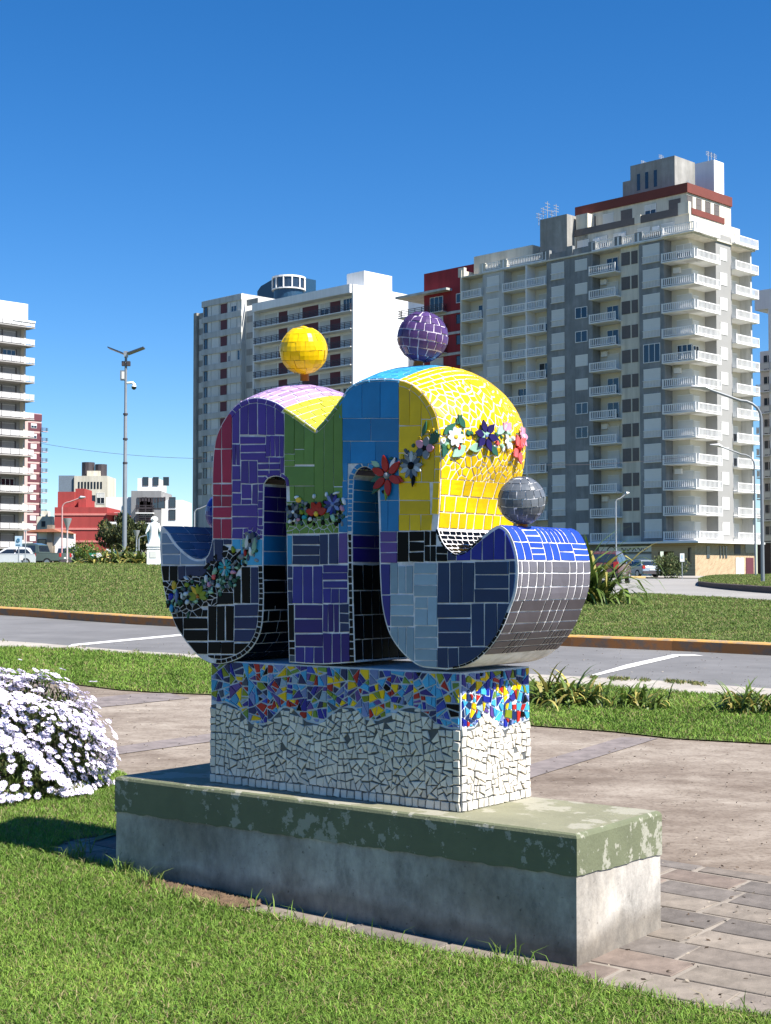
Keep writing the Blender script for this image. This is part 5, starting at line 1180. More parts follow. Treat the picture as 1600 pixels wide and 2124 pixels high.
class Bld:
    def __init__(s, name, label, cat, px, D, rz=45.0, zg=None, back=0.0):
        P = at_depth(px, HOR, D); s.ex = Vector((math.cos(R(rz)), math.sin(R(rz)), 0)); s.ey = Vector((-s.ex.y, s.ex.x, 0)); P = P - s.ex * back
        s.P = Vector((P.x, P.y, gz(P.x, P.y) - 0.1 if zg is None else zg)); s.t = thing(name, label, cat, tuple(s.P), R(rz)); s.cache = {}
    def L(s, px, py, n=0.0):                       # left face (local x = -n): along local y
        q = on_plane(px, py, s.P - s.ex * n, s.ex) - s.P; return q.dot(s.ey), q.z
    def Rt(s, px, py, n=0.0):
        q = on_plane(px, py, s.P - s.ey * n, s.ey) - s.P; return q.dot(s.ex), q.z
    def part(s, name, mats, fn):
        mb = MB(); fn(mb); return mb.build(name, mats, s.t, fix=False)
    def box(s, name, m, x0, x1, y0, y1, z0, z1): return s.part(name, m, lambda b: b.box(min(x0, x1), max(x0, x1), min(y0, y1), max(y0, y1), z0, z1))
    def fbox(s, name, m, f, s0, s1, n0, n1, z0, z1): return s.part(name, m, lambda b: b.fb(f, min(s0, s1), max(s0, s1), n0, n1, z0, z1))
    def win(s, f, s0, s1, z0, z1, n, kind):
        if kind == 'shut' and WR_.random() < .13: kind = WR_.choice(('half', 'half', 'open'))
        s0, s1 = min(s0, s1), max(s0, s1); w_, h = round(s1 - s0, 2), round(z1 - z0, 2); key = (f, w_, h, kind)
        if key not in s.cache:
            b = MB(); fw = .07
            if kind == 'half':
                mats = [m_whitep, m_glass, m_shut]; b.fb(f, 0, w_, -.02, .015, 0, h, 1); hc = h * .55; b.fb(f, .02, w_ - .02, .015, .035, hc, h, 2); [b.fb(f, a, a + fw, .015, .06, 0, h, 0) for a in (0, w_ - fw, w_ / 2 - .03)]; [b.fb(f, fw, w_ - fw, .035, .06, a, a + .06, 0) for a in (0, hc, h - .06)]
            elif kind in ('shut', 'shutd', 'tall', 'brown', 'maroon'):
                mats = [m_whitep, {'brown': m_shutb, 'maroon': m_maroon, 'shutd': m_shutd}.get(kind, m_shut)]
                b.fb(f, 0, w_, -.02, .03, 0, h, 1); b.fb(f, 0, w_, .03, .055, h - .06, h, 0 if kind != 'brown' else 1)
                for k in range(1, int(h / .5)): b.fb(f, 0.03, w_ - .03, .03, .04, k * .5, k * .5 + .025, 1)
                if kind == 'tall': b.fb(f, -.05, w_ + .05, .03, .16, h * .36, h * .36 + .05, 0); b.fb(f, -.05, w_ + .05, .03, .16, .02, .07, 0); [b.fb(f, k * .2, k * .2 + .05, .1, .14, .07, h * .36, 0) for k in range(int(w_ / .2) + 1)]
            else:
                mats = [m_whitep if kind != 'dark' else m_rail, m_glass]; b.fb(f, 0, w_, -.02, .015, 0, h, 1)
                for a in (0, w_ - fw): b.fb(f, a, a + fw, .015, .06, 0, h, 0)
                for a in (0, h - fw): b.fb(f, fw, w_ - fw, .015, .06, a, a + fw, 0)
                k = max(1, round(w_ / .75))
                for i in range(1, k): b.fb(f, w_ * i / k - .03, w_ * i / k + .03, .015, .05, fw, h - fw, 0)
            s.cache[key] = b.mesh('window', mats)
        return link('window', s.cache[key], s.t, (-n, s0, z0) if f == 'L' else (s0, -n, z0))
    def balcony(s, f, s0, s1, z, n0, n1, style='baluster', h=.95, m=None, mr=None, ends=True, th=.14):
        s0, s1 = min(s0, s1), max(s0, s1); w_ = round(s1 - s0, 2); key = (f, w_, n0, n1, style)
        if key not in s.cache:
            b = MB(); b.fb(f, 0, w_, n0, n1, 0, th); a = b.mesh('balcony', m or m_whitep); r = MB(); t = .06
            if style == 'baluster':
                r.fb(f, 0, w_, n1 - .11, n1 - .02, th + h - .09, th + h); r.fb(f, 0, w_, n1 - .1, n1 - .03, th + .1, th + .17)
                for i in range(int(w_ / .26) + 1): q = min(w_ - t, i * .26); r.fb(f, q, q + .075, n1 - .09, n1 - .04, th + .17, th + h - .09)
                for q in [0.0, w_ - .12]: r.fb(f, q, q + .12, n1 - .12, n1 - .01, th, th + h + .02)
            elif style == 'bars':
                for k in range(4): r.fb(f, 0, w_, n1 - .08, n1 - .02, th + .2 + k * .24, th + .2 + k * .24 + .075)
                for i in range(int(w_ / 1.3) + 1): q = min(w_ - t, i * 1.3); r.fb(f, q, q + t, n1 - .09, n1 - .01, th, th + h)
                if ends:
                    for q in (0, w_ - t):
                        for k in range(4): r.fb(f, q, q + t, max(n0, 0), n1 - .09, th + .2 + k * .24, th + .2 + k * .24 + .075)
            elif style == 'panel':
                g = 1.6; i = 0; q = 0.0
                while q < w_ - .2: e = min(w_, q + g); r.fb(f, q + .05, e - .05, n1 - .07, n1 - .02, th + .12, th + h - .1); q = e
                r.fb(f, 0, w_, n1 - .09, n1, th + h - .06, th + h)
                if ends:
                    for q in (0, w_ - .07): r.fb(f, q, q + .07, max(n0, 0), n1 - .09, th + .1, th + h)
            else: r.fb(f, 0, w_, n1 - .1, n1, th, th + h)
            s.cache[key] = (a, r.mesh('railing', mr or m or m_whitep))
        a, r = s.cache[key]; o = link('balcony', a, s.t, (0, s0, z) if f == 'L' else (s0, 0, z)); link('railing', r, o); return o
def ac_unit(b, f, s0, z, n):
    o = b.fbox('air_conditioner', m_whitep, f, s0, s0 + .85, n, n + .35, z, z + .6); return o

# ---------------------------------------------------------------- the big tower on the right
tw = Bld('apartment_tower', 'tall cream and grey apartment tower with many white balconies at the right', 'building', 1443, 160)
z1 = tw.L(1443, 1122)[1]; FH = 2.86; NF = 12; zt = z1 + NF * FH
S = {x: tw.L(x, 700)[0] for x in (958, 1002, 1046, 1095, 1135, 1183, 1230, 1285, 1327, 1379)}; X_ = {x: tw.Rt(x, 700)[0] for x in (1487, 1519, 1562)}
RC = 1.5; DEP = 13.0; sEnd = S[958]
tw.box('wall', m_creamd, RC, DEP, RC, sEnd - .2, z1, zt)
tw.fbox('end_wall', m_cream, 'L', sEnd - .2, sEnd, -DEP, .25, z1, zt + 1)
for nm, a, b_, m in (('pier', 1002, 1046, m_greyp), ('pier', 1135, 1230, m_dconc), ('pier', 1285, 1327, m_cream), ('pier', 1327, 1379, m_dconc)):
    tw.fbox(nm, m, 'L', S[a], S[b_], -RC, 0.0 if (a, b_) != (1285, 1327) else -.35, z1, zt + (.9 if m is not m_cream else 0))
m_pr = mat('grey_pier', (.29, .285, .275), .9, scale=.2, var=.06)
tw.fbox('pier', m_pr, 'R', X_[1487], X_[1519], -RC, 0, z1, zt + .9)
tw.fbox('side_wall', m_greyp, 'R', X_[1562] - .3, X_[1562], -RC, -.05, z1, zt)
tw.fbox('divider', m_whitep, 'L', S[1095] - .06, S[1095] + .06, -RC, .3, z1, zt)
for i in range(NF):
    z = z1 + i * FH
    op = random.random
    # far left loggia
    tw.balcony('L', S[1002], sEnd - .2, z, -RC, .3); tw.win('L', S[1002] + .5, S[1002] + 2.0, z + .2, z + 2.2, -RC + .02, 'shut')
    s_m = (S[1002] + S[1046]) / 2; tw.win('L', s_m - 1.0, s_m + 1.0, z + .35, z + 2.35, .02, 'tall')
    for a, b_ in ((1046, 1095), (1095, 1135)):
        tw.balcony('L', S[b_], S[a], z, -RC, .35); c = (S[a] + S[b_]) / 2; tw.win('L', c - .9, c + .9, z + .2, z + 2.25, -RC + .02, 'open' if (i, a) in ((6, 1046), (7, 1095)) else 'shut')
    c = (S[1135] + S[1183]) / 2; tw.win('L', c - .95, c + 1.0, z + .45, z + 2.5, .02, 'tall' if i != 4 else 'shut')
    c = (S[1183] + S[1230]) / 2; tw.win('L', c - .95, c + .85, z + 1.0, z + 2.35, .02, 'open' if i in (4, 5, 8, 9) else 'shut')
    tw.balcony('L', S[1285], S[1230], z, -RC, .75); c = (S[1230] + S[1285]) / 2; tw.win('L', c - .8, c + .9, z + .2, z + 2.25, -RC + .02, 'open' if i in (5, 6, 8, 9, 11) else 'shut')
    if i % 3 == 1: ac_unit(tw, 'L', S[1230] - 1.2, z + 2.0, -RC + .05)
    if i in (2, 6, 10): ac_unit(tw, 'L', S[1379] - 1.3, z + 1.9, -RC + .05)
    if i in (3, 8): ac_unit(tw, 'L', S[1046] - 1.2, z + .2, -RC + .05)
    if i in (4, 9): ac_unit(tw, 'R', X_[1519] + .3, z + .2, -RC + .05)
    c = S[1285]; d_ = S[1285] - S[1327]; tw.win('L', c - .15 - d_ * .42, c - .15, z + .75, z + 2.25, -.33, 'brown'); tw.win('L', c - d_ * .85, c - d_ * .55, z + .75, z + 2.25, -.33, 'brown')
    c = (S[1327] + S[1379]) / 2; tw.win('L', c - 1.15, c + 1.15, z + .4, z + 2.55, .02, 'open' if i == 7 else 'tall')
    # corner balcony, turning on to the right face
    tw.balcony('L', -.6, S[1379], z, -RC, .6); tw.balcony('R', .0, X_[1487], z, -RC, .6)
    c = S[1379] * .55; tw.win('L', c - 1.0, c + 1.0, z + .2, z + 2.25, -RC + .02, 'open' if i == 7 else 'shut'); tw.win('R', 2.2, 3.4, z + .2, z + 2.2, -RC + .02, 'open' if i == 7 else 'shut')
    c = (X_[1487] + X_[1519]) / 2; tw.win('R', c - .85, c + .65, z + .8, z + 2.2, .02, 'shut')
    tw.balcony('R', X_[1519], X_[1562] + .5, z, -RC, .6); c = (X_[1519] + X_[1562]) / 2; tw.win('R', c - 1.0, c + 1.2, z + .2, z + 2.2, -RC + .02, 'shut')
# terrace, stepped penthouses, machine rooms
tw.box('terrace', m_cream, -.2, DEP, -.2, sEnd, zt - .02, zt + .16)
for a, b_ in ((1046, 1002), (1135, 1046), (1285, 1230), (1327, 1285), (1379, 1327)):
    tw.balcony('L', S[a], S[b_], zt + .16, -.1, .12)
tw.balcony('L', -.6, S[1379], zt + .16, -RC, .6); tw.balcony('R', .0, X_[1487], zt + .16, -RC, .6); tw.balcony('R', X_[1519], X_[1562] + .5, zt + .16, -RC, .6)
for a in (958, 1002, 1046, 1135, 1183, 1230, 1285, 1327): tw.fbox('terrace_post', m_dconc if a > 1100 else m_cream, 'L', S[a] - .5, S[a] + .5, -.4, .1, zt + .16, zt + 1.35)
s1_ = tw.L(1160, 480, -2.2)[0]; zA = tw.L(1437, 400, -2.2)[1]; tw.box('penthouse_wall', m_cream, 2.2, DEP, 1.8, s1_, zt + .16, zt + 3.0)
tw.fbox('dark_parapet', m_shutb, 'L', 3.2, tw.L(1330, 425, -2.2)[0], -2.25, -2.1, zt + 3.0, zt + 3.9); tw.fbox('dark_parapet', m_shutb, 'L', tw.L(1318, 425, -2.2)[0], s1_, -2.25, -2.1, zt + 3.0, zt + 3.8)
tw.fbox('parapet_block', m_cream, 'L', tw.L(1330, 425, -2.2)[0], tw.L(1318, 425, -2.2)[0], -2.4, -2.05, zt + 3.0, zt + 4.0); tw.fbox('parapet_block', m_cream, 'L', 1.8, 3.2, -2.6, -2.05, zt + 3.0, zt + 4.4)
tw.fbox('dark_parapet', m_brick, 'R', 2.6, 9.5, -1.85, -1.7, zt + 3.0, zt + 3.7); tw.box('roof_slab', m_cream, 2.3, DEP, 1.9, s1_ - .1, zt + 2.98, zt + 3.04)
s2_ = tw.L(1195, 410, -3.6)[0]; tw.box('penthouse_wall', m_cream, 3.6, DEP, 3.0, s2_, zt + 3.04, zt + 5.9); zR = zt + 5.9
tw.part('red_parapet', m_brick, lambda b: (b.box(3.4, 3.6, 2.8, s2_, zR, zR + 1.1), b.box(3.6, DEP, 2.8, 3.0, zR, zR + 1.1), b.box(3.62, DEP, 3.02, s2_, zR - .02, zR + .04)))
ma, mb_, mc = tw.L(1400, 345, -5.2)[0], tw.L(1308, 345, -5.2)[0], tw.L(1292, 345, -5.6)[0]; zM = tw.L(1400, 322, -5.2)[1]
tw.box('machine_room', m_conc2, 5.2, 9.5, ma, mb_, zR, zM); tw.box('machine_room', m_conc2, 5.6, 9.5, mb_, mc, zR, zM - 1.6)
for px in (1325, 1342, 1360): c = tw.L(px, 350, -5.2)[0]; tw.fbox('slit_window', m_glass, 'L', c - .22, c + .22, -5.21, -5.17, zM - 3.2, zM - 1.2)
xa, xb = tw.Rt(1462, 340, -6)[0], tw.Rt(1502, 340, -6)[0]; tw.box('water_tank', m_white, xb - 2.2, xb, 6, 11.5, zR, tw.Rt(1475, 328, -6)[1])
tw.box('low_penthouse', m_cream, 1.5, DEP, tw.L(1105, 500, -1.5)[0], sEnd - .8, zt + .16, zt + 2.9)
tw.box('tank_room', m_conc2, .8, 6, tw.L(1168, 440)[0], tw.L(1112, 440)[0], zt + .2, zt + 5.6)
tw.box('tank_room', m_cream, 2.2, 6, tw.L(1196, 440)[0], tw.L(1172, 440)[0], zt + .2, zt + 5.6)
for k in range(3): ac_unit(tw, 'L', tw.L((1246, 1300, 1370)[k], 460, -2.2)[0], zt + 1.6, -2.15)
for k, px in enumerate((1225, 1262, 1300, 1350, 1400)): c = tw.L(px, 400, -3.6)[0]; tw.win('L', c - .8, c + .8, zt + 3.9, zt + 5.4, -3.58, 'shut' if k % 2 else 'brown'); tw.win('L', c - .9, c + .9, zt + .5, zt + 2.4, -2.18, 'shut')
for k in range(4): tw.win('R', 3.6 + k * 1.9, 4.7 + k * 1.9, zt + 4.3, zt + 5.6, -2.98, 'brown')
def ant(mb, x, y, z, h): mb.tube([(x, y, z), (x, y, z + h)], .05, 5); [mb.tube([(x - .5, y, z + h * q), (x + .5, y, z + h * q)], .035, 4) for q in (.6, .75, .9)]
tw.part('antenna', m_met, lambda b: [ant(b, 3, tw.L(1118 + 9 * k, 420, -3)[0], zt + 5.6, 1.6 + .6 * (k % 3)) for k in range(5)])
tw.part('antenna', m_met, lambda b: [ant(b, 7, tw.L(px, 330, -7)[0], z_, h_) for px, z_, h_ in ((1335, zM, .9), (1372, zM, 1.1), (1428, zR, 2.5))])
tw.part('antenna', m_met, lambda b: [ant(b, xb - .5 - .7 * k, 7, tw.Rt(1475, 328, -6)[1], 1.3) for k in range(3)])
# ground floor
tw.box('first_floor_slab', m_whitep, -1.1, DEP, -1.1, sEnd, z1 - .22, z1 - .01)
sB = tw.L(1352, 1160)[0]
def gf(b):
    e0, e1 = tw.L(1399, 1160)[0], tw.L(1366, 1160)[0]; w0, w1 = tw.L(1453, 1150, -.0)[0], tw.L(1427, 1150)[0]; w0 = max(w0, .5)
    b.box(0, .4, 0, w0, 0, z1 - .22); b.box(0, .4, w0, w1, 0, 1.5); b.box(0, .4, w0, w1, 3.3, z1 - .22); b.box(0, .4, w1, e0, 0, z1 - .22); b.box(0, .4, e0, e1, 2.9, z1 - .22); b.box(0, .4, e1, sB, 0, z1 - .22)
    b.box(2.4, 2.7, w0, sB, 0, z1 - .22); b.box(.4, 12.6, 0, .4, 0, z1 - .22)
    tw.fbox('entrance_door', m_shutb, 'L', e0 + .3, e0 + 1.7, -2.4, -2.3, 0, 2.6); tw.win('L', w0, w1, 1.5, 3.3, -.2, 'dark'); tw.part('stair', m_rail, lambda q: q.prism([(e0 + 1.9, .4), (e1 - .1, 2.1), (e1 - .1, 2.3), (e0 + 1.9, .6)], 0, 1.2, 1.3))
tw.part('brick_ground_floor', m_tan, gf)
for (px0, px1, y0, y1, m, nm) in ((1466, 1472, 1133, 1158, m_glass, 'slit_window'), (1493, 1495, 1133, 1158, m_glass, 'slit_window'), (1499, 1501.5, 1133, 1158, m_glass, 'slit_window'), (1505, 1508, 1133, 1158, m_glass, 'slit_window'), (1524, 1536, 1130, 1149, m_shutb, 'slit_window'),
                               (1527, 1534, 1157, 1193, m_whitep, 'door'), (1536, 1543, 1157, 1193, m_whitep, 'door'), (1548, 1563, 1157, 1193, m_maroon, 'door'), (1546, 1566, 1128, 1147, m_glass, 'window')):
    a, za = tw.Rt(px0, y1); b_, zb_ = tw.Rt(px1, y0); tw.fbox(nm, m, 'R', a, b_, 0, .06, max(0.02, za), zb_)
sS = tw.L(1240, 1160)[0]
tw.box('shop_wall', m_dconc, .5, .9, sB, sEnd, 0, z1 - .22)
tw.fbox('shop_window', m_glass, 'L', sB + 4.4, sB + 8.5, -.5, -.45, .3, 3.0); tw.fbox('shop_shutter', m_shut, 'L', sB + .3, sB + 4.0, -.5, -.42, 0, 2.6)
sg = tw.fbox('shop_sign', m_whitep, 'L', sB + .05, sB + 7.4, -.3, -.1, 2.9, z1 - .5)
def squig(b):
    for k in range(5):
        a = sB + .9 + k * .75; pts = [(.08, a - .3 + .6 * t, z1 - .85 + .16 * math.sin(t * 7 + k * 2.1)) for t in np.linspace(0, 1, 9)]; b.tube(pts, .05, 4)
    b.tube([(.08, sB + 5.6 + .62 * math.cos(t), z1 - 1.05 + .55 * math.sin(t)) for t in np.linspace(0, 6.28, 17)], .05, 4)
tw.part('sign_lettering', m_rail, squig)
# ---------------------------------------------------------------- slab block in the middle
mbk = Bld('slab_block', 'white apartment block with maroon panels and a blank white end wall behind the sculpture', 'building', 733, 215)
zr_ = mbk.L(733, 589)[1]; fh = 2.72; SS = {x: mbk.L(x, 750)[0] for x in (393, 411, 491, 525, 733)}
mbk.box('wall', m_white, 1.3, 12, 0.3, SS[525], 0, zr_ - 1.0); mbk.box('end_wall', m_white, -.05, mbk.Rt(847, 700)[0], 0, .3, 0, zr_)
mbk.box('roof_parapet', m_white, -.5, 12, .3, SS[525] - .3, zr_ - 1.3, zr_); mbk.box('roof_room', m_white, 3, 9, mbk.L(758, 580)[0] if False else .8, mbk.L(690, 580)[0], zr_, zr_ + 2.6)
mbk.box('bay_tower', m_greyp, 1.0, 9, SS[491], SS[411], 0, mbk.L(450, 615)[1]); mbk.box('recess_wall', m_greyp, 1.8, 9, SS[525], SS[491], 0, mbk.L(505, 640)[1]); mbk.box('side_bay', m_greyp, 1.5, 9, SS[411], SS[393], 0, mbk.L(400, 655)[1])
mbk.fbox('corner_fin', m_white, 'L', SS[525] - .25, SS[525] + .1, -1.5, 0, 0, zr_ - 1.3); mbk.fbox('side_fin', m_conc2, 'L', SS[393] - .6, SS[393] + .2, -9, -1.0, 0, mbk.L(395, 655)[1] + .6)
nfl = int((zr_ - 1.4) / fh)
for i in range(nfl):
    z = zr_ - 1.3 - fh * (i + 1)
    if z < 8: break
    mbk.balcony('L', .35, SS[525] - .3, z, -1.3, .3, 'bars', mr=m_rail)
    W_ = SS[525] - .65
    for a, b_, k in ((.05, .18, 'shut'), (.20, .29, 'maroon'), (.31, .42, 'shut'), (.45, .61, 'maroon'), (.63, .72, 'shut'), (.73, .83, 'maroon'), (.86, .98, 'open' if i in (0, 5) else 'shut')):
        mbk.win('L', .35 + W_ * (1 - b_) if False else .35 + W_ * (1 - b_), .35 + W_ * (1 - a), z + .15, z + 2.35, -1.27, k)
    zt_ = mbk.L(450, 615)[1] - 1.2 - fh * i
    mbk.fbox('band', m_greyp, 'L', SS[491] - .2, SS[411] + .1, -1.0, -.75, zt_ + .1, zt_ + 1.1)
    w0 = SS[411] - SS[491]
    for a, b_, k in ((.04, .12, 'dark'), (.14, .22, 'shut'), (.24, .42, 'shut'), (.47, .63, 'maroon'), (.66, .72, 'shut'), (.74, .88, 'shut'), (.90, .97, 'shut')):
        mbk.win('L', SS[411] - w0 * b_, SS[411] - w0 * a, zt_ + 1.1 - fh, zt_ + .1, -.98, k)
    mbk.fbox('panel', m_shutb if False else m_conc2, 'L', SS[491] - .35 - (SS[491] - SS[525]) * .7, SS[491] - (SS[491] - SS[525]) * .1, -1.8, -1.72, zt_ - .9, zt_ + .1)
    mbk.fbox('panel', m_conc2, 'L', SS[411] + .2, SS[393] - .7, -1.5, -1.42, zt_ - 1.6, zt_ - .6); mbk.win('L', SS[411] + .3, SS[393] - .8, zt_ - 3.2, zt_ - 1.65, -1.45, 'shut')
# rooftop of a dark blue building behind it
rb = Bld('roof_pavilion', 'dark blue rooftop structure with a curved white-framed glass room', 'building', 575, 250, 45, 0)
zb0 = rb.L(575, 640)[1]; zb1 = rb.L(575, 580)[1]; m_blue = mat('blue_cladding', (0.012, 0.05, 0.10), .4, spec=.5)
rb.part('hull', m_blue, lambda b: b.prism([(-3.2, zb0 - 6), (5.6, zb0 - 6), (5.6, zb1 - 1.3), (4.6, zb1 - .5), (0, zb1 + .6), (-3.2, zb1 + .3)], 0, 0, 6))
def drum(b, r, z0, z1_, m): b.tube([(0.2, -2.6, z0), (0.2, -2.6, z1_)], r, 24, m)
rb.part('drum', m_blue, lambda b: drum(b, 2.6, zb0 - 6, zb1 - 2.2, 0)); rb.part('drum_glass', m_glass, lambda b: drum(b, 2.75, zb1 - 2.2, zb1 - .3, 0)); rb.part('drum_cap', m_whitep, lambda b: (drum(b, 2.95, zb1 - .35, zb1 - .05, 0), drum(b, 2.95, zb1 - 2.35, zb1 - 2.15, 0)))
for k in range(12): a = 6.2832 * k / 12; rb.part('mullion', m_whitep, lambda b: b.tube([(.2 + 2.85 * math.cos(a), -2.6 + 2.85 * math.sin(a), zb1 - 2.2), (.2 + 2.85 * math.cos(a), -2.6 + 2.85 * math.sin(a), zb1 - .3)], .13, 4))
rb.box('building_body', m_greyp, .5, 12, -4, 9, 0, zb0 - 5)
# ---------------------------------------------------------------- red and white building beside the tower
rd = Bld('red_block', 'narrow dark red apartment building with pale balcony slabs squeezed beside the tower', 'building', 962, 196)
zq = rd.L(940, 556)[1]; sR = rd.L(880, 700)[0]; fr_ = 2.86
rd.box('wall', m_redw, 0, 10, -6, sR, 0, zq); rd.box('roof_edge', m_greyp, -1.2, 6, 2.0, sR + 4.5, zq - 3.1, zq - 2.8)
for i in range(12):
    z = zq - 3.1 - fr_ * (i + 1)
    if z < 5: break
    a0, a1 = rd.L(930, 700)[0], sR
    rd.balcony('L', a0 + .2, sR + (4.2 if i == 0 else .4), z, -.2, 1.0, 'bars', m=m_greyp, mr=m_rail); rd.win('L', a0 + .9, sR - 1.2, z + .2, z + 2.4, .02, 'open' if i == 0 else 'shut'); rd.win('L', .2, 1.2, z + 1.0, z + 2.3, .02, 'open' if i == 0 else 'dark'); rd.fbox('band', m_greyp, 'L', -2, sR, 0, .12, z - .35, z)
wb = Bld('white_wall_block', 'plain pale wall of a building showing behind the red apartment block', 'building', 880, 240); zz_ = wb.L(862, 628)[1]; wb.box('wall', m_white, 0, 8, -2, 12, 0, zz_); wb.box('roof_parapet', m_white, -.1, 8.1, -2.1, 12.1, zz_, zz_ + .4)
# ---------------------------------------------------------------- building at the right edge
eg = Bld('edge_building', 'grey building with glass balcony fronts at the right edge behind the tower', 'building', 1606, 190, 45); ze = eg.L(1590, 600)[1]
sE = eg.L(1568, 800)[0]; eg.box('wall', m_white, 1.2, 12, -6, sE, 0, ze - 8); eg.box('roof_frame', m_white, 0, 12, -6, sE, ze - 2.6, ze); eg.box('upper_wall', m_white, 4, 12, -5.5, sE - .3, ze - 8, ze - 2.6); eg.fbox('column', m_white, 'L', -6, -5.4, -1.2, 0, 0, ze - 2.6); eg.fbox('column', m_white, 'L', -.2, .4, -1.2, 0, 0, ze - 2.6)
for i in range(13):
    z = ze - 8 - 2.85 * (i + 1)
    if z < 4: break
    eg.balcony('L', -3, sE - .1, z, -1.2, .2, 'panel', m=m_white, mr=m_shut); eg.win('L', .6, sE - .5, z + .15, z + 2.3, -1.18, 'open'); eg.win('L', -2.6, .2, z + .15, z + 2.3, -1.18, 'open')
eg.box('dark_shop', m_rail, .0, 1.1, -6, sE, 0, 5.0)
# ---------------------------------------------------------------- white balconied tower at the left edge
lt = Bld('balcony_tower', 'white tower with continuous balconies cut off by the left edge', 'building', 61, 226, 45, None, 20.0)
zl_ = lt.Rt(30, 627)[1]; fl_ = 2.84; xe = lt.Rt(55, 800)[0]; yb = [lt.Rt(35, y)[1] for y in (676, 1136)]; nb = 13; fl_ = (yb[0] - yb[1]) / (nb - 1)
m_lw = mat('tower_recess', (.36, .345, .33), .9); m_lp = mat('balcony_white', (.64, .63, .62), .7)
lt.box('wall', m_lw, 0, xe, 1.4, 12, 0, zl_ - 1); lt.box('roof_parapet', m_white, 0, xe, -.2, 12, zl_ - 2.6, zl_); lt.box('roof_room', m_white, xe - 14, xe - 4.6, 1.5, 8, zl_, zl_ + 1.6); lt.fbox('canopy', m_white, 'R', xe - 3, xe + .9, -1.4, 1.0, zl_ - 3.0, zl_ - 2.7)
lt.fbox('end_fin', m_cream, 'R', xe - .3, xe, -1.4, -.3, 0, zl_ - 2.6)
for i in range(nb):
    z = yb[0] - fl_ * i - .2
    lt.balcony('R', xe - 16, xe + .9, z, -1.4, .9, 'panel', m=m_lw, mr=m_lp, th=.16)
    for k in range(6): lt.win('R', xe - 1.0 - 2.5 * (k + 1), xe - 1.2 - 2.5 * k, z + .2, z + 2.35, -1.37, 'open' if (i, k) in ((2, 0), (2, 2), (6, 2), (9, 0)) else 'shutd'); lt.fbox('window_post', m_shutb, 'R', xe - 1.2 - 2.5 * k, xe - 1.0 - 2.5 * k, -1.4, -1.25, z + .16, z + 2.5)
lt.box('ground_floor', m_conc2, 0, xe - .5, 1.0, 1.4, 0, yb[1] - .4)
pk = Bld('pink_tower', 'slender pink and maroon tower peeping out behind the white balconied tower', 'building', 86, 400, 45, None, 16.0); zp = pk.Rt(80, 858)[1]; xp = pk.Rt(86, 900)[0]; m_pink = mat('pink_wall', (.52, .36, .33), .9, var=.06)
pk.box('wall', m_pink, 0, xp, 0, 10, 0, zp); pk.fbox('roof_band', m_maroon, 'R', xp - 8, xp, 0, .2, zp - 2.0, zp - .2)
for i in range(16):
    z = zp - 2.2 - 2.83 * (i + 1)
    if z < 3: break
    pk.fbox('panel', m_maroon, 'R', xp - 4.2, xp, 0, .1, z + .2, z + 2.4); pk.win('R', xp - 3.4, xp - 1.6, z + .9, z + 2.2, .12, 'shut'); pk.balcony('R', xp - .3, xp + 1.4, z, 0, 1.2, 'bars', m=m_pink, mr=m_rail)
# ---------------------------------------------------------------- low buildings on the left
rw = Bld('red_building', 'low plain red building with white balconies on its right end', 'building', 112, 175, 0); f_ = rw.Rt
x1, zr1 = f_(222, 1052); xs1 = f_(116, 1020)[0]; m_redl = mat('brick_red_paint', (.36, .05, .045), .85, scale=.15, var=.06, streak=.2); m_redline = mat('pale_red_trim', (.62, .22, .19), .8)
rw.box('wall', m_redl, 0, x1, 0, 9, 0, zr1); rw.box('roof_room', m_redl, xs1, f_(151, 1020)[0], 1, 6, zr1, f_(130, 1019)[1]); rw.box('roof_room', m_redl, f_(151, 1020)[0], f_(170, 1020)[0], 1.5, 6, zr1, f_(160, 1012)[1]); rw.box('roof_room', m_redl, f_(160, 1020)[0], f_(176, 1020)[0], .8, 6, zr1, f_(170, 1035)[1])
for y in (1067, 1097, 1123): z = f_(150, y)[1]; rw.fbox('trim', m_redline, 'R', 0, x1 + .02, 0, .08, z - .12, z + .12)
for y in (1098, 1127, 1154): z = f_(230, y)[1]; rw.fbox('balcony_slab', m_whitep, 'R', x1, f_(246, y)[0], -3.5, .2, z - .2, z + .9); rw.fbox('balcony_window', m_shut, 'R', x1 + .2, f_(240, y)[0], -4, -3.6, z + 1.0, z + 2.2)
rw.box('end_wall', m_redl, x1, f_(238, 1100)[0], 4, 9, 0, zr1 - .8); rw.box('roof_eave', m_redl, x1, f_(247, 1060)[0], -.3, 8, f_(230, 1068)[1], f_(230, 1064)[1])
cb = Bld('cream_building', 'cream building with rows of small windows and roof tanks behind the red building', 'building', 152, 290, 0); g_ = cb.Rt; xc = g_(223, 1000)[0]; zc = g_(190, 987)[1]; m_bluegr = mat('blue_grey_wall', (.16, .20, .25), .8)
cb.box('wall', m_cream, 0, xc, 0, 9, 0, zc); cb.box('dark_side', m_bluegr, -3.2, 0, .4, 9, 0, zc + .1); cb.box('roof_room', m_cream, g_(176, 980)[0], g_(203, 980)[0], 2, 7, zc, g_(190, 975)[1]); cb.part('water_tank', m_rail, lambda b: (b.tube([(2, 4, zc), (2, 4, zc + 3)], 1.3, 12), b.tube([(4.6, 4, zc), (4.6, 4, zc + 2.6)], 1.2, 12)))
for k in range(8): a = .8 + k * (xc - 1.6) / 8; cb.fbox('slit_window', m_glass, 'R', a, a + .35, 0, .05, zc - 2.6, zc - 1.2)
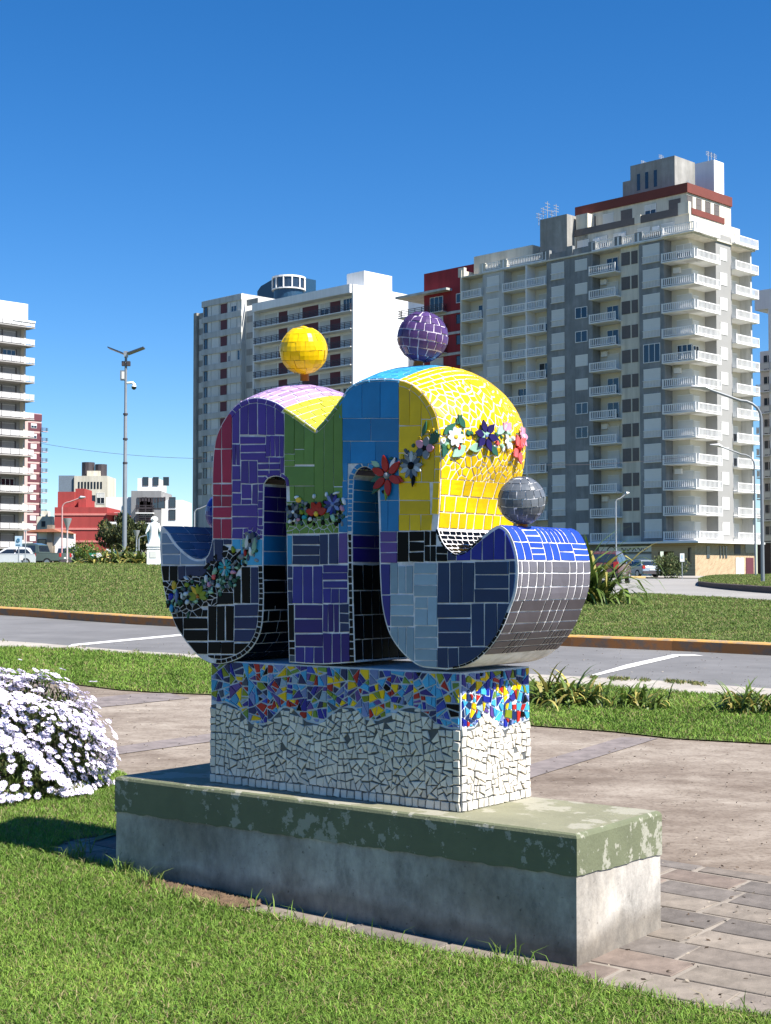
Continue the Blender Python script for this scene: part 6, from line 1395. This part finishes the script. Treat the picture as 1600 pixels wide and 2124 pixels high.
for i in range(6): z = zc - 5.2 - i * 2.9; cb.win('R', xc * .48, xc * .48 + 1.1, z, z + 1.3, .02, 'dark'); cb.win('R', xc * .68, xc * .92, z - .4, z + 1.8, .02, 'shut'); cb.win('R', xc * .12, xc * .32, z - .4, z + 1.8, .02, 'shut')
gb = Bld('grey_building', 'grey building with a white top storey and dark balconies beyond the statue', 'building', 271, 195, 0); h_ = gb.Rt; xg = h_(334, 1040)[0]; zg_ = h_(300, 1018)[1]
m_gbw = mat('mid_grey_wall', (.25, .25, .255), .9, scale=.2, var=.06, streak=.2)
gb.box('wall', m_gbw, 0, xg, 0, 10, 0, zg_); gb.box('top_storey', m_white, .5, xg - .8, 2, 10, zg_, h_(300, 999)[1] + .6); gb.box('left_wing', m_white, -3.6, 0, 1.0, 10, 0, zg_ - .8); gb.box('white_side', m_white, xg, xg + 2.8, .6, 10, 0, zg_ - 1.2)
for k in range(4): gb.win('R', .8 + k * 1.25 * xg / 5.4, .8 + k * 1.25 * xg / 5.4 + 1.0, zg_ - 2.4, zg_ - .9, .02, 'dark')
for y in (1066, 1087): z = h_(300, y)[1]; gb.balcony('R', .8, xg - .9, z, -.2, 1.2, 'bars', m=m_whitep, mr=m_rail); gb.win('R', 1.1, xg - 1.1, z + .2, z + 2.2, .02, 'dark')
for y in (1052, 1078): z = h_(345, y)[1]; gb.win('R', xg + 1.0, xg + 1.9, z, z + 1.4, -.58, 'dark')
for k in range(3): gb.win('R', 1.2 + k * 1.4, 2.0 + k * 1.4, zg_ + .8, zg_ + 2.0, -1.98, 'dark')
gb.part('wall_lettering', m_rail, lambda b: [b.fb('R', xg * .25 + k * .42, xg * .25 + k * .42 + .28, 0, .06, h_(300, 1041)[1] + .12 * math.sin(k), h_(300, 1041)[1] + .55 + .12 * math.sin(k)) for k in range(9)])
for (px, wpx, ytop, D, lab, m) in ((372, 14, 1060, 330, 'small white far building right of the grey building', m_white), (92, 34, 1071, 300, 'pale cream low building between the towers and the red building', m_cream), (385, 10, 1080, 340, 'lowest white far building just left of the slab block', m_white)):
    fb_ = Bld('far_building', lab, 'building', px - wpx / 2, D, 5); a, z = fb_.Rt(px + wpx / 2, ytop); fb_.box('wall', m, 0, a, 0, 8, 0, z); fb_.box('roof_room', m, a * .2, a * .6, 2, 6, z, z + 1.2); fb_.win('R', a * .3, a * .55, z - 2.2, z - 1.0, .02, 'dark')
m_tile = mat('terracotta_roof', (.36, .135, .075), .9, scale=2.5, var=.18, bump=.5, bscale=8); m_stone = mat('field_stone', (.25, .21, .165), .95, scale=1.2, var=.35)
hs = Bld('stone_house', 'small house with terracotta roof, stone chimney and white gable beside the towers', 'house', 62, 150, 0); k_ = hs.Rt
zr2 = k_(90, 1102)[1]; hs.box('wall', m_whitep, k_(77, 1150)[0], k_(122, 1150)[0], .5, 8, 0, zr2); hs.box('stone_wall', m_stone, k_(76, 1150)[0], k_(112, 1150)[0], 0, .5, 0, k_(90, 1132)[1])
hs.part('roof', m_tile, lambda b: b.prism([(k_(60, 1114)[0], zr2 - .1), (k_(130, 1112)[0], zr2 - .1), (k_(112, 1098)[0], k_(100, 1097)[1]), (k_(66, 1098)[0], k_(100, 1100)[1])], 1, -.8, 7)); hs.box('chimney', m_stone, k_(99, 1100)[0], k_(110, 1100)[0], -.3, .9, 0, k_(100, 1089)[1]); hs.win('R', k_(78, 1120)[0], k_(96, 1120)[0], k_(80, 1130)[1], k_(80, 1118)[1], .0, 'dark')
h2 = Bld('terracotta_house', 'low house whose terracotta hip roof stands before the red building', 'house', 128, 140, 0); k2 = h2.Rt; ze2 = k2(150, 1157)[1]
h2.box('wall', m_conc2, 0, k2(210, 1165)[0], .6, 6, 0, ze2); h2.part('roof', m_tile, lambda b: b.add([(k2(122, 1157)[0], 0, ze2), (k2(206, 1157)[0], 0, ze2), (k2(206, 1157)[0], 7, ze2), (k2(122, 1157)[0], 7, ze2), (k2(160, 1127)[0], 3.5, k2(160, 1127)[1]), (k2(163, 1127)[0], 3.5, k2(160, 1127)[1])], [(0, 1, 5, 4), (1, 2, 5), (2, 3, 4, 5), (3, 0, 4), (3, 2, 1, 0)]))

# ================================================================== street furniture
def pole(P, pts, r, m): pass
def lamp(name, label, px, py, D, arm, hpx, m=m_met, group='street lamps', r=.06, funnel=False):
    q = at_depth(px, py, D); t = thing(name, label, 'street lamp', (q.x, q.y, gz(q.x, q.y)), 0, group); H = q.z + (py - hpx) / F * D - gz(q.x, q.y)
    mb = MB()
    if funnel:
        mb.tube([(0, 0, -.1), (0, 0, H * .62), (0, 0, H - .5)], [r, r * .8, r * .7], 8, 0); mb.build('pole', m, t, 40)
        g = MB(); g.tube([(0, 0, H - .55), (0, 0, H - .45), (0, 0, H - .08), (0, 0, H)], [.05, .06, .19, .20], 12, 0); g.build('lamp_shade', m_met, t, 30)
    else:
        L = arm / F * D; s = 1 if L > 0 else -1; rise = H * .07
        mb.tube([(0, 0, -.1), (0, 0, H * .5), (0, 0, H - rise - abs(L) * .25)] + [(L * .30 * (1 - math.cos(a)), 0, H - rise - abs(L) * .25 + abs(L) * .25 * math.sin(a)) for a in np.linspace(.3, 1.57, 5)] + [(L * .75, 0, H - rise * .2)], [r, r * .85, r * .8] + [r * .7] * 6, 8, 0); mb.build('pole', m, t, 40)
        g = MB(); g.tube([(L * .72, 0, H - rise * .22), (L * .8, 0, H - rise * .05), (L, 0, H)], [.07, .14, .05], 8, 0); g.build('lamp_head', m_met, t, 40)
    return t
lamp('street_lamp', 'nearer tall curved street lamp on the grass mound at the right edge', 1583, 1209, 62, -145, 800, m_meta, r=.085)
lamp('street_lamp', 'shorter curved street lamp just behind the nearer one at the right edge', 1568, 1199, 105, -92, 922, m_meta, r=.075)
lamp('street_lamp', 'slim street lamp with its arm to the right in front of the tower', 1279, 1196, 120, 28, 1022, m_met, r=.07)
lamp('street_lamp', 'pinkish curved street lamp before the red building', 128, 1180, 110, 48, 1031, mat('pink_steel', (.5, .3, .28), .6), r=.07)
lamp('street_lamp', 'thin curved street lamp just left of the red arch of the sculpture', 403, 1180, 110, 36, 1046, m_met, r=.07)
lamp('street_lamp', 'small curved street lamp beside the statue', 288, 1180, 120, 24, 1108, m_met, r=.06)
lamp('street_lamp', 'funnel shaped lamp on a thin post before the red building', 139, 1182, 68, 0, 1075, mat('pale_steel', (.5, .42, .40), .6), r=.05, funnel=True)
lamp('street_lamp', 'funnel shaped lamp on a thin post left of the statue', 283, 1180, 90, 0, 1100, m_met, r=.05, funnel=True)
# solar mast with camera
q = at_depth(258, 1176, 63); mst = thing('lamp_mast', 'tall mast with twin solar panels, boxes and a dome camera', 'lamp mast', (q.x, q.y, gz(q.x, q.y))); zpx = lambda y: HC + (HOR - y) / F * 63 - mst.location.z
b = MB(); b.tube([(0, 0, -.1), (0, 0, zpx(960)), (0, 0, zpx(958)), (0, 0, zpx(860)), (0, 0, zpx(858)), (0, 0, zpx(735))], [.10, .09, .075, .075, .06, .055], 10); b.build('pole', m_meta, mst, 40)
b = MB(); [b.tube([(0, 0, zpx(y) - .04), (0, 0, zpx(y) + .04)], .105, 10) for y in (858, 910, 960)]; b.build('pole_bands', m_rail, mst, 40)
m_pan = mat('solar_panel', (.03, .035, .06), .25, spec=.6)
for sgn, lab in ((-1, 'solar_panel'), (1, 'solar_panel')):
    b = MB(); dx, dz = .78 * sgn, .28; b.add([(sgn * .08, -.28, 0), (sgn * .08, .28, 0), (dx, .32, dz), (dx, -.18, dz), (sgn * .08, -.28, .05), (sgn * .08, .28, .05), (dx, .32, dz + .05), (dx, -.18, dz + .05)], [(0, 1, 2, 3), (4, 7, 6, 5), (0, 4, 5, 1), (1, 5, 6, 2), (2, 6, 7, 3), (3, 7, 4, 0)]); b.build('solar_panel', m_pan, mst, loc=(0, 0, zpx(733)))
b = MB(); b.box(-.08, .08, -.1, .1, -.12, .14); b.build('hub', m_met, mst, loc=(0, 0, zpx(733)))
b = MB(); b.box(-.17, -.05, -.1, .1, 0, .20); b.box(.05, .19, -.1, .1, 0, .20); b.build('antenna_box', m_rail, mst, loc=(0, 0, zpx(757)))
b = MB(); b.box(-.23, -.04, -.12, .12, 0, .42); b.box(-.16, -.045, -.135, -.121, .05, .36, 1); b.build('control_box', [m_meta, m_whitep], mst, loc=(0, 0, zpx(787)))
b = MB(); b.tube([(.06, 0, 0), (.30, 0, .02), (.36, 0, -.06), (.36, 0, -.16)], [.05, .06, .08, .11], 10); b.build('camera_arm', m_white, mst, 40, loc=(0, 0, zpx(793)))
b = MB(); b.tube([(.36, 0, -.16), (.36, 0, -.24), (.36, 0, -.29)], [.115, .10, .04], 10); b.build('camera_dome', m_glass, mst, 40, loc=(0, 0, zpx(793)))
def cable(name, label, p, q, sag, D):
    a, c = at_depth(*p, D), at_depth(*q, D); o = thing(name, label, 'cable', tuple(a)); mb = MB(); mb.tube([tuple(a.lerp(c, t) - a - Vector((0, 0, sag * 4 * t * (1 - t)))) for t in np.linspace(0, 1, 14)], .012, 5); mb.build('wire', m_rail, o); return o
cable('overhead_cable', 'thin overhead cable crossing the sky left of the slab block', (60, 915), (430, 951), .25, 90)
cable('overhead_cable', 'thin overhead cable with knots crossing the tower', (1100, 964), (1430, 947), .2, 100)
def sign(name, label, px, py, D, y0, y1, w_, h, m, post=m_met, extra=None):
    q = at_depth(px, py, D); t = thing(name, label, 'sign', (q.x, q.y, gz(q.x, q.y) - .05)); k = D / F; zc_ = HC + (HOR - (y0 + y1) / 2) * k - t.location.z
    b = MB(); b.tube([(0, .03, 0), (0, .03, zc_ + (y1 - y0) * k / 2)], .03, 6); b.build('post', post, t); b = MB(); ww, hh_ = w_ * k, (y1 - y0) * k; b.box(-ww / 2, ww / 2, -.03, 0, zc_ - hh_ / 2, zc_ + hh_ / 2); b.build('plate', m, t)
    if extra: extra(t, k, zc_, ww, hh_)
    return t
m_lblue = mat('sign_blue', (.45, .58, .68), .6); m_dblue = mat('sign_dark_blue', (.06, .20, .34), .6); m_sgreen = mat('sign_green', (.01, .19, .10), .5)
def ex1(t, k, zc_, ww, hh_):
    b = MB(); b.tube([(math.cos(a) * ww * .2, -.045, zc_ + hh_ * .12 + math.sin(a) * ww * .2) for a in np.linspace(.5, 5.9, 14)], ww * .06, 5); b.tube([(-ww * .1, -.045, zc_ + hh_ * .12), (ww * .15, -.045, zc_ + hh_ * .12)], ww * .05, 5); b.build('emblem', m_dblue, t)
    b = MB(); [b.box(-ww * .3 + i * ww * .12, -ww * .3 + i * ww * .12 + ww * .08, -.045, -.03, zc_ - hh_ * .38, zc_ - hh_ * .28) for i in range(5)]; b.build('lettering', m_dblue, t)
sign('information_sign', 'pale blue square sign with a round emblem on a post at far left', 38, 1179, 66, 1112, 1134, 15, 22, m_lblue, extra=ex1)
def ex2(t, k, zc_, ww, hh_):
    b = MB(); b.box(ww * .0, ww * .55, -.05, -.031, zc_ - hh_ * .45, zc_ + hh_ * .5); b.build('white_panel', m_white, t); b = MB(); b.prism([(-ww * .34, zc_), (-ww * .18, zc_ + hh_ * .3), (-ww * .18, zc_ - hh_ * .3)], 1, -.045, -.031); b.build('arrow', m_white, t)
sign('pharmacy_sign', 'green and white arrow shaped street sign left of the lamp mast', 200, 1180, 70, 1147, 1157, 32, 10, m_sgreen, post=mat('red_post', (.45, .2, .18), .6), extra=ex2)
sign('road_sign', 'small white road sign with a blue mark on a post before the brick ground floor', 1416, 1202, 105, 1148, 1165, 9, 17, m_white, extra=lambda t, k, zc_, ww, hh_: (lambda b: (b.box(-ww * .2, ww * .2, -.045, -.031, zc_ - hh_ * .1, zc_ + hh_ * .3), b.build('emblem', m_lblue, t)))(MB()))
sign('notice_sign', 'tiny white notice board beside the parked pickup on the left', 44, 1179, 75, 1152, 1162, 7, 10, m_white)
sign('tall_post', 'thin bare pole with a small plate standing by the lawn at far left', 52, 1179, 80, 1100, 1104, 4, 4, m_met)
# green cross
q = at_depth(241, 1152, 150); cr = thing('green_cross', 'green pharmacy cross left of the lamp mast', 'sign', tuple(q)); b = MB(); b.box(-.5, .5, -.1, 0, -.16, .16); b.box(-.17, .17, -.1, 0, .16, .5); b.box(-.17, .17, -.1, 0, -.5, -.16); b.build('cross', mat('cross_green', (.0, .30, .26), .5), cr); b = MB(); b.box(-1.6, 1.6, .02, .3, -1.1, .35); b.build('sign_box', m_whitep, cr); b = MB(); b.tube([(0, .15, -4), (0, .15, -1.1)], .12, 6); b.build('post', m_met, cr)
# ---------------------------------------------------------------- statue of a robed figure
q = at_depth(319, 1184, 56); st_ = thing('statue_pedestal', 'plain white square pedestal carrying a robed statue', 'pedestal', (q.x, q.y, gz(q.x, q.y) + .0)); k = 56 / F; zz0 = lambda y: HC + (HOR - y) * k - st_.location.z
b = MB(); w2 = 12.5 * k; b.box(-w2, w2, -w2, w2, -.15, zz0(1141)); b.build('shaft', m_white, st_); b = MB(); b.box(-w2 * 1.03, w2 * 1.03, -w2 * 1.03, w2 * 1.03, zz0(1139), zz0(1137)); b.box(-w2 * .8, w2 * .8, -w2 * .8, w2 * .8, zz0(1141), zz0(1139)); b.box(-w2 * .9, w2 * .9, -w2 * .9, w2 * .9, zz0(1137), zz0(1134)); b.box(-w2 * 1.08, w2 * 1.08, -w2 * 1.08, w2 * 1.08, zz0(1134), zz0(1128)); b.build('cap', m_white, st_)
b = MB(); b.box(-w2 * .5, w2 * .55, -w2 - .012, -w2 - .001, zz0(1157), zz0(1144)); b.build('plaque', m_shut, st_)
sv = thing('robed_statue', 'white and pale blue statue of a veiled robed figure with lowered open arms', 'statue', (q.x, q.y, st_.location.z + zz0(1128))); Hs = 55 * k
m_robe = mat('statue_white', (.80, .80, .79), .6, var=.03); m_mant = mat('statue_blue', (.25, .55, .62), .6, var=.1)
b = MB(); nS = 20; prof = [(0, .225, .19), (.06, .22, .18), (.2, .19, .15), (.38, .17, .13), (.52, .165, .125), (.64, .185, .12), (.74, .175, .11), (.80, .12, .08), (.835, .065, .06), (.86, .07, .072), (.90, .088, .092), (.945, .085, .09), (.98, .05, .055), (1.0, .01, .01)]
for zf_, rx, ry in prof:
    for j in range(nS): a = 6.2832 * j / nS; rp = 1 + (.05 * math.cos(6 * a) + .04 * math.cos(9 * a + 1)) * max(0, 1 - zf_ / .7); b.v.append((Hs * rx * rp * math.cos(a), Hs * ry * rp * math.sin(a), Hs * zf_))
for i in range(len(prof) - 1):
    for j in range(nS): b.f.append([i * nS + j, i * nS + (j + 1) % nS, (i + 1) * nS + (j + 1) % nS, (i + 1) * nS + j]); b.m.append(0)
for sg in (-1, 1):                                    # arms held down and outward, with hands
    b.tube([(sg * Hs * .14, 0, Hs * .74), (sg * Hs * .20, -Hs * .03, Hs * .60), (sg * Hs * .25, -Hs * .07, Hs * .48), (sg * Hs * .275, -Hs * .09, Hs * .43)], [Hs * .065, Hs * .06, Hs * .05, Hs * .022], 10)
    for fi in range(5): b.tube([(sg * Hs * .27, -Hs * (.075 + .008 * fi), Hs * .44), (sg * Hs * (.28 + .004 * fi), -Hs * (.085 + .012 * fi), Hs * .40), (sg * Hs * .285, -Hs * (.09 + .013 * fi), Hs * (.375 + .006 * abs(fi - 2)))], [Hs * .010, Hs * .009, Hs * .005], 5)
b.build('figure', m_robe, sv, 50)
b = MB()
for sg in (-1, 1):
    pts = [(sg * Hs * .13, Hs * .05, Hs * .80), (sg * Hs * .24, Hs * .03, Hs * .56), (sg * Hs * .27, 0, Hs * .42), (sg * Hs * .25, 0, Hs * .2), (sg * Hs * .22, 0, Hs * .1)]
    for p_ in pts: b.v += [(p_[0], p_[1], p_[2]), (p_[0] * .62, p_[1] + Hs * .10, p_[2]), (p_[0] * .66, p_[1] + Hs * .14, p_[2]), (p_[0] * 1.04, p_[1] + Hs * .05, p_[2])]
    n0 = len(b.v) - 20
    for i in range(4):
        for j in range(4): b.f.append([n0 + i * 4 + j, n0 + i * 4 + (j + 1) % 4, n0 + (i + 1) * 4 + (j + 1) % 4, n0 + (i + 1) * 4 + j]); b.m.append(0)
    b.f.append([n0, n0 + 1, n0 + 2, n0 + 3]); b.m.append(0); b.f.append([n0 + 16, n0 + 17, n0 + 18, n0 + 19]); b.m.append(0)
b.build('mantle', m_mant, sv, 50)
b = MB(); [b.tube([(math.cos(a) * Hs * .10, Hs * .02, Hs * .93 + math.sin(a) * Hs * .09), (math.cos(a) * Hs * .115, Hs * .09, Hs * .93 + math.sin(a) * Hs * .09)], Hs * .03, 6) for a in np.linspace(-.6, 3.74, 9)]; b.build('veil', m_robe, sv, 50)
b = MB(); [b.tube([(sx * Hs * .03, -Hs * .082, Hs * .925), (sx * Hs * .03, -Hs * .094, Hs * .925)], Hs * .009, 6) for sx in (-1, 1)]; b.tube([(0, -Hs * .085, Hs * .925), (0, -Hs * .105, Hs * .90)], [Hs * .006, Hs * .012], 5); b.tube([(-Hs * .02, -Hs * .088, Hs * .875), (Hs * .02, -Hs * .088, Hs * .875)], Hs * .006, 5); b.build('face', m_shut, sv)

# ================================================================== vehicles
m_tyre = mat('tyre', (.02, .02, .02), .85); m_rim = mat('wheel_rim', (.45, .45, .46), .35, metal=.7); m_lampr = mat('tail_light', (.42, .02, .02), .25); m_plate = mat('plate', (.6, .6, .58), .5)
def car(name, label, P, head, col, kind='suv', group=None, sc=1.0):
    mp = mat('paint_' + name, col, .3, var=.05, scale=1, coat=.6, metal=.2); t = thing(name, label, 'car', tuple(P), head, group); W = .9
    if kind == 'suv': low = [(-2.2, .35), (-2.25, .75), (-2.15, 1.0), (1.0, 1.02), (2.05, .92), (2.2, .7), (2.2, .35)]; cab = [(-2.12, 1.0), (-1.85, 1.58), (-1.3, 1.68), (.25, 1.66), (.55, 1.58), (1.2, 1.02)]; H_ = 1.68
    elif kind == 'pickup': low = [(-2.6, .45), (-2.6, 1.02), (1.0, 1.05), (2.3, .98), (2.45, .75), (2.45, .4)]; cab = [(-.95, 1.04), (-.8, 1.62), (-.3, 1.74), (.45, 1.72), (.7, 1.6), (1.25, 1.04)]
    else: low = [(-1.95, .3), (-2.0, .7), (-1.9, .92), (.9, .94), (1.85, .82), (2.0, .6), (2.0, .3)]; cab = [(-1.85, .92), (-1.45, 1.38), (-.9, 1.46), (.1, 1.44), (.4, 1.36), (1.05, .93)]
    g = bmesh.new(); n = len(low)
    ring = lambda y, kk: [g.verts.new((p[0] * kk, y, p[1])) for p in low]
    rr = [ring(-W, .985), ring(-W * .97, 1.0), ring(W * .97, 1.0), ring(W, .985)]
    for a, c in zip(rr, rr[1:]):
        for i in range(n): g.faces.new((a[i], a[(i + 1) % n], c[(i + 1) % n], c[i]))
    g.faces.new(rr[0][::-1]); g.faces.new(rr[3]); me = bpy.data.meshes.new('body'); bmesh.ops.recalc_face_normals(g, faces=g.faces); bmesh.ops.bevel(g, geom=[e for e in g.edges], offset=.035, segments=2, affect='EDGES'); g.to_mesh(me); g.free(); me.materials.append(mp); me.polygons.foreach_set('use_smooth', [True] * len(me.polygons)); me.set_sharp_from_angle(angle=R(40)); link('body', me, t)
    def cabpts(ins, dz=0): zz = [p[1] for p in cab]; z0, z1_ = min(zz), max(zz); return [[(p[0], sy * (W - .03 - .20 * (p[1] - z0) / (z1_ - z0) + ins), p[1] + dz) for p in cab] for sy in (-1, 1)]
    b = MB(); l_, r_ = cabpts(0); m = len(cab); b.add(l_ + r_, [list(range(m)), list(range(m, 2 * m))[::-1]] + [(i, i + 1, i + 1 + m, i + m) for i in range(m - 1)]); b.build('cabin', mp, t, 35)
    z0, z1_ = min(p[1] for p in cab), max(p[1] for p in cab); cx = sum(p[0] for p in cab) / m
    for sy in (-1, 1):                                   # side windows
        q_ = [(cab[0][0] + .28, z0 + .06), (cab[1][0] + .22, z1_ - .17), (cab[4][0] - .15, z1_ - .17), (cab[5][0] - .25, z0 + .06)]
        yy = lambda z: sy * (W - .03 - .20 * (z - z0) / (z1_ - z0) + .012)
        for u0, u1 in ((0, .48), (.52, 1)):
            lerp = lambda a, c, u: a + (c - a) * u; w4 = [(lerp(q_[0][0], q_[3][0], u0), q_[0][1]), (lerp(q_[1][0], q_[2][0], u0), q_[1][1]), (lerp(q_[1][0], q_[2][0], u1), q_[1][1]), (lerp(q_[0][0], q_[3][0], u1), q_[0][1])]
            b = MB(); b.add([(x, yy(z), z) for x, z in w4], [(0, 1, 2, 3)]); b.build('side_window', m_glass, t, fix=False)
    for (i, j) in ((0, 1), (4, 5)):                      # rear window and windscreen
        a, c = cab[i], cab[j]; nx_, nz_ = -(c[1] - a[1]), c[0] - a[0]; l = math.hypot(nx_, nz_); nx_, nz_ = nx_ / l * .012, nz_ / l * .012
        pa, pc = [(a[0] + (c[0] - a[0]) * u, a[1] + (c[1] - a[1]) * u) for u in (.14, .88)]; b = MB(); sgn = 1
        b.add([(pa[0] + nx_, -W + .12 + .2 * (pa[1] - z0), pa[1] + nz_), (pa[0] + nx_, W - .12 - .2 * (pa[1] - z0), pa[1] + nz_), (pc[0] + nx_, W - .12 - .2 * (pc[1] - z0), pc[1] + nz_), (pc[0] + nx_, -W + .12 + .2 * (pc[1] - z0), pc[1] + nz_)], [(0, 1, 2, 3)]); b.build('rear_window' if i == 0 else 'windscreen', m_glass, t, fix=False)
    for x in (low[0][0] * .62, 1.4 if kind != 'pickup' else 1.55):
        for sy in (-1, 1):
            b = MB(); b.tube([(x, sy * (W - .2), .33), (x, sy * (W + .01), .33)], .33, 18); wl = b.build('wheel', m_tyre, t, 40); b = MB(); b.tube([(x, sy * (W - .02), .33), (x, sy * (W + .022), .33)], .21, 14); b.build('rim', m_rim, wl, 40)
    for sy in (-1, 1):
        b = MB(); b.box(low[1][0] - .015, low[1][0] + .12, min(sy * W * .99, sy * W * .72), max(sy * W * .99, sy * W * .72), .74, 1.0 if kind != 'suv' else 1.12); b.build('tail_light', m_lampr, t)
        b = MB(); b.box(low[-2][0] - .2, low[-2][0] + .01, min(sy * W * .97, sy * W * .6), max(sy * W * .97, sy * W * .6), .68, .82); b.build('headlight', m_met, t); b = MB(); b.box(.75, .95, min(sy * W, sy * (W + .2)), max(sy * W, sy * (W + .2)), z0 + .02, z0 + .17); b.build('mirror', m_rail, t)
    b = MB(); b.box(low[0][0] - .07, low[0][0] + .1, -W * .95, W * .95, .32, .55); b.build('rear_bumper', m_rail, t); b = MB(); b.box(low[1][0] - .02, low[1][0] + .02, -.25, .25, .6, .72); b.build('number_plate', m_plate, t)
    t.scale = (sc, sc, sc); return t
def gp(px, py, D): q = at_depth(px, py, D); return (q.x, q.y, gz(q.x, q.y))
q = at_depth(1262, 1214, 76); car('red_suv', 'dark red and grey off-road car seen from behind beside the flax plant', (q.x, q.y, gz(q.x, q.y) + .03), R(72), (.13, .045, .045), 'suv', sc=1.0)
q = at_depth(1326, 1200, 118); car('silver_hatchback', 'silver blue hatchback parked at the tower behind the red car', (q.x, q.y, gz(q.x, q.y) + .03), R(112), (.30, .34, .39), 'hatch')
car('white_suv', 'white car seen from behind at the far side of the left lawn', gp(145, 1178, 118), R(95), (.62, .58, .55), 'suv')
car('grey_pickup', 'dark grey green pickup beyond the left lawn', gp(68, 1178, 105), R(165), (.09, .12, .11), 'pickup')
car('white_hatchback', 'low white car half hidden by the lawn at far left', gp(28, 1183, 105), R(175), (.75, .75, .74), 'hatch')

# ================================================================== trees and shrubs behind
m_fol = attr_mat('tree_leaf', .7, .15); m_bark = mat('bark', (.09, .07, .05), .95, scale=6, var=.3)
def tree(name, label, P, h, rx, n, base, seed, cat='tree', leaf_=.28, group=None, trunk=True, clumps=14):
    r = np.random.default_rng(seed); t = thing(name, label, cat, tuple(P), 0, group); cs = []
    for k in range(clumps): v = r.normal(0, 1, 3); v /= np.linalg.norm(v); rad = r.uniform(.25, .85); cs.append((v[0] * rx * rad, v[1] * rx * rad, h * (.62 if trunk else .5) + v[2] * h * (.34 if trunk else .42) * rad, rx * r.uniform(.28, .5)))
    V = []
    for _ in range(n): c = cs[r.integers(len(cs))]; v = r.normal(0, 1, 3); v /= np.linalg.norm(v); V.append((c[0] + v[0] * c[3] * r.uniform(.6, 1.05), c[1] + v[1] * c[3] * r.uniform(.6, 1.05), max(.05, c[2] + v[2] * c[3] * r.uniform(.6, 1.05))))
    V = np.array(V); o = blades_mesh('crown', V, r.uniform(.6, 1.4, n) * leaf_, r.uniform(.4, .8, n) * leaf_, r.uniform(-.5, 1.5, n), tints(V[:, 0], V[:, 2], seed, .05, base), m_fol, t); o['kind'] = 'stuff'
    if trunk:
        b = MB(); b.tube([(0, 0, -.2), (.1, 0, h * .25), (0, .1, h * .55)], [h * .035, h * .028, h * .012], 8)
        for c in cs[:7]: b.tube([(.05, 0, h * .28), (c[0] * .5, c[1] * .5, (h * .3 + c[2]) / 2 + .2), (c[0], c[1], c[2])], [h * .016, h * .011, h * .004], 6)
        b.build('trunk', m_bark, t)
    return t
tree('dark_tree', 'dark green tree just right of the red building', gp(246, 1178, 160), 6.6, 2.6, 5000, (.035, .05, .022), 71, group='trees at the left')
tree('dark_tree', 'dark green tree left of the statue below the grey building', gp(272, 1178, 150), 5.2, 2.6, 5000, (.045, .062, .025), 72, group='trees at the left')
tree('dark_tree', 'dark green tree partly behind the statue', gp(305, 1178, 155), 4.6, 2.3, 4000, (.04, .055, .022), 73, group='trees at the left')
tree('hedge_shrub', 'clipped green hedge beyond the left lawn beside the white car', gp(176, 1178, 115), 1.5, 1.9, 2500, (.06, .12, .02), 74, 'shrub', .15, None, False)
tree('round_shrub', 'round grey green shrub before the brick entrance of the tower', tuple(on_ground(1392, 1201)), 2.0, 1.25, 4500, (.09, .12, .05), 75, 'shrub', .12, None, False, 26)
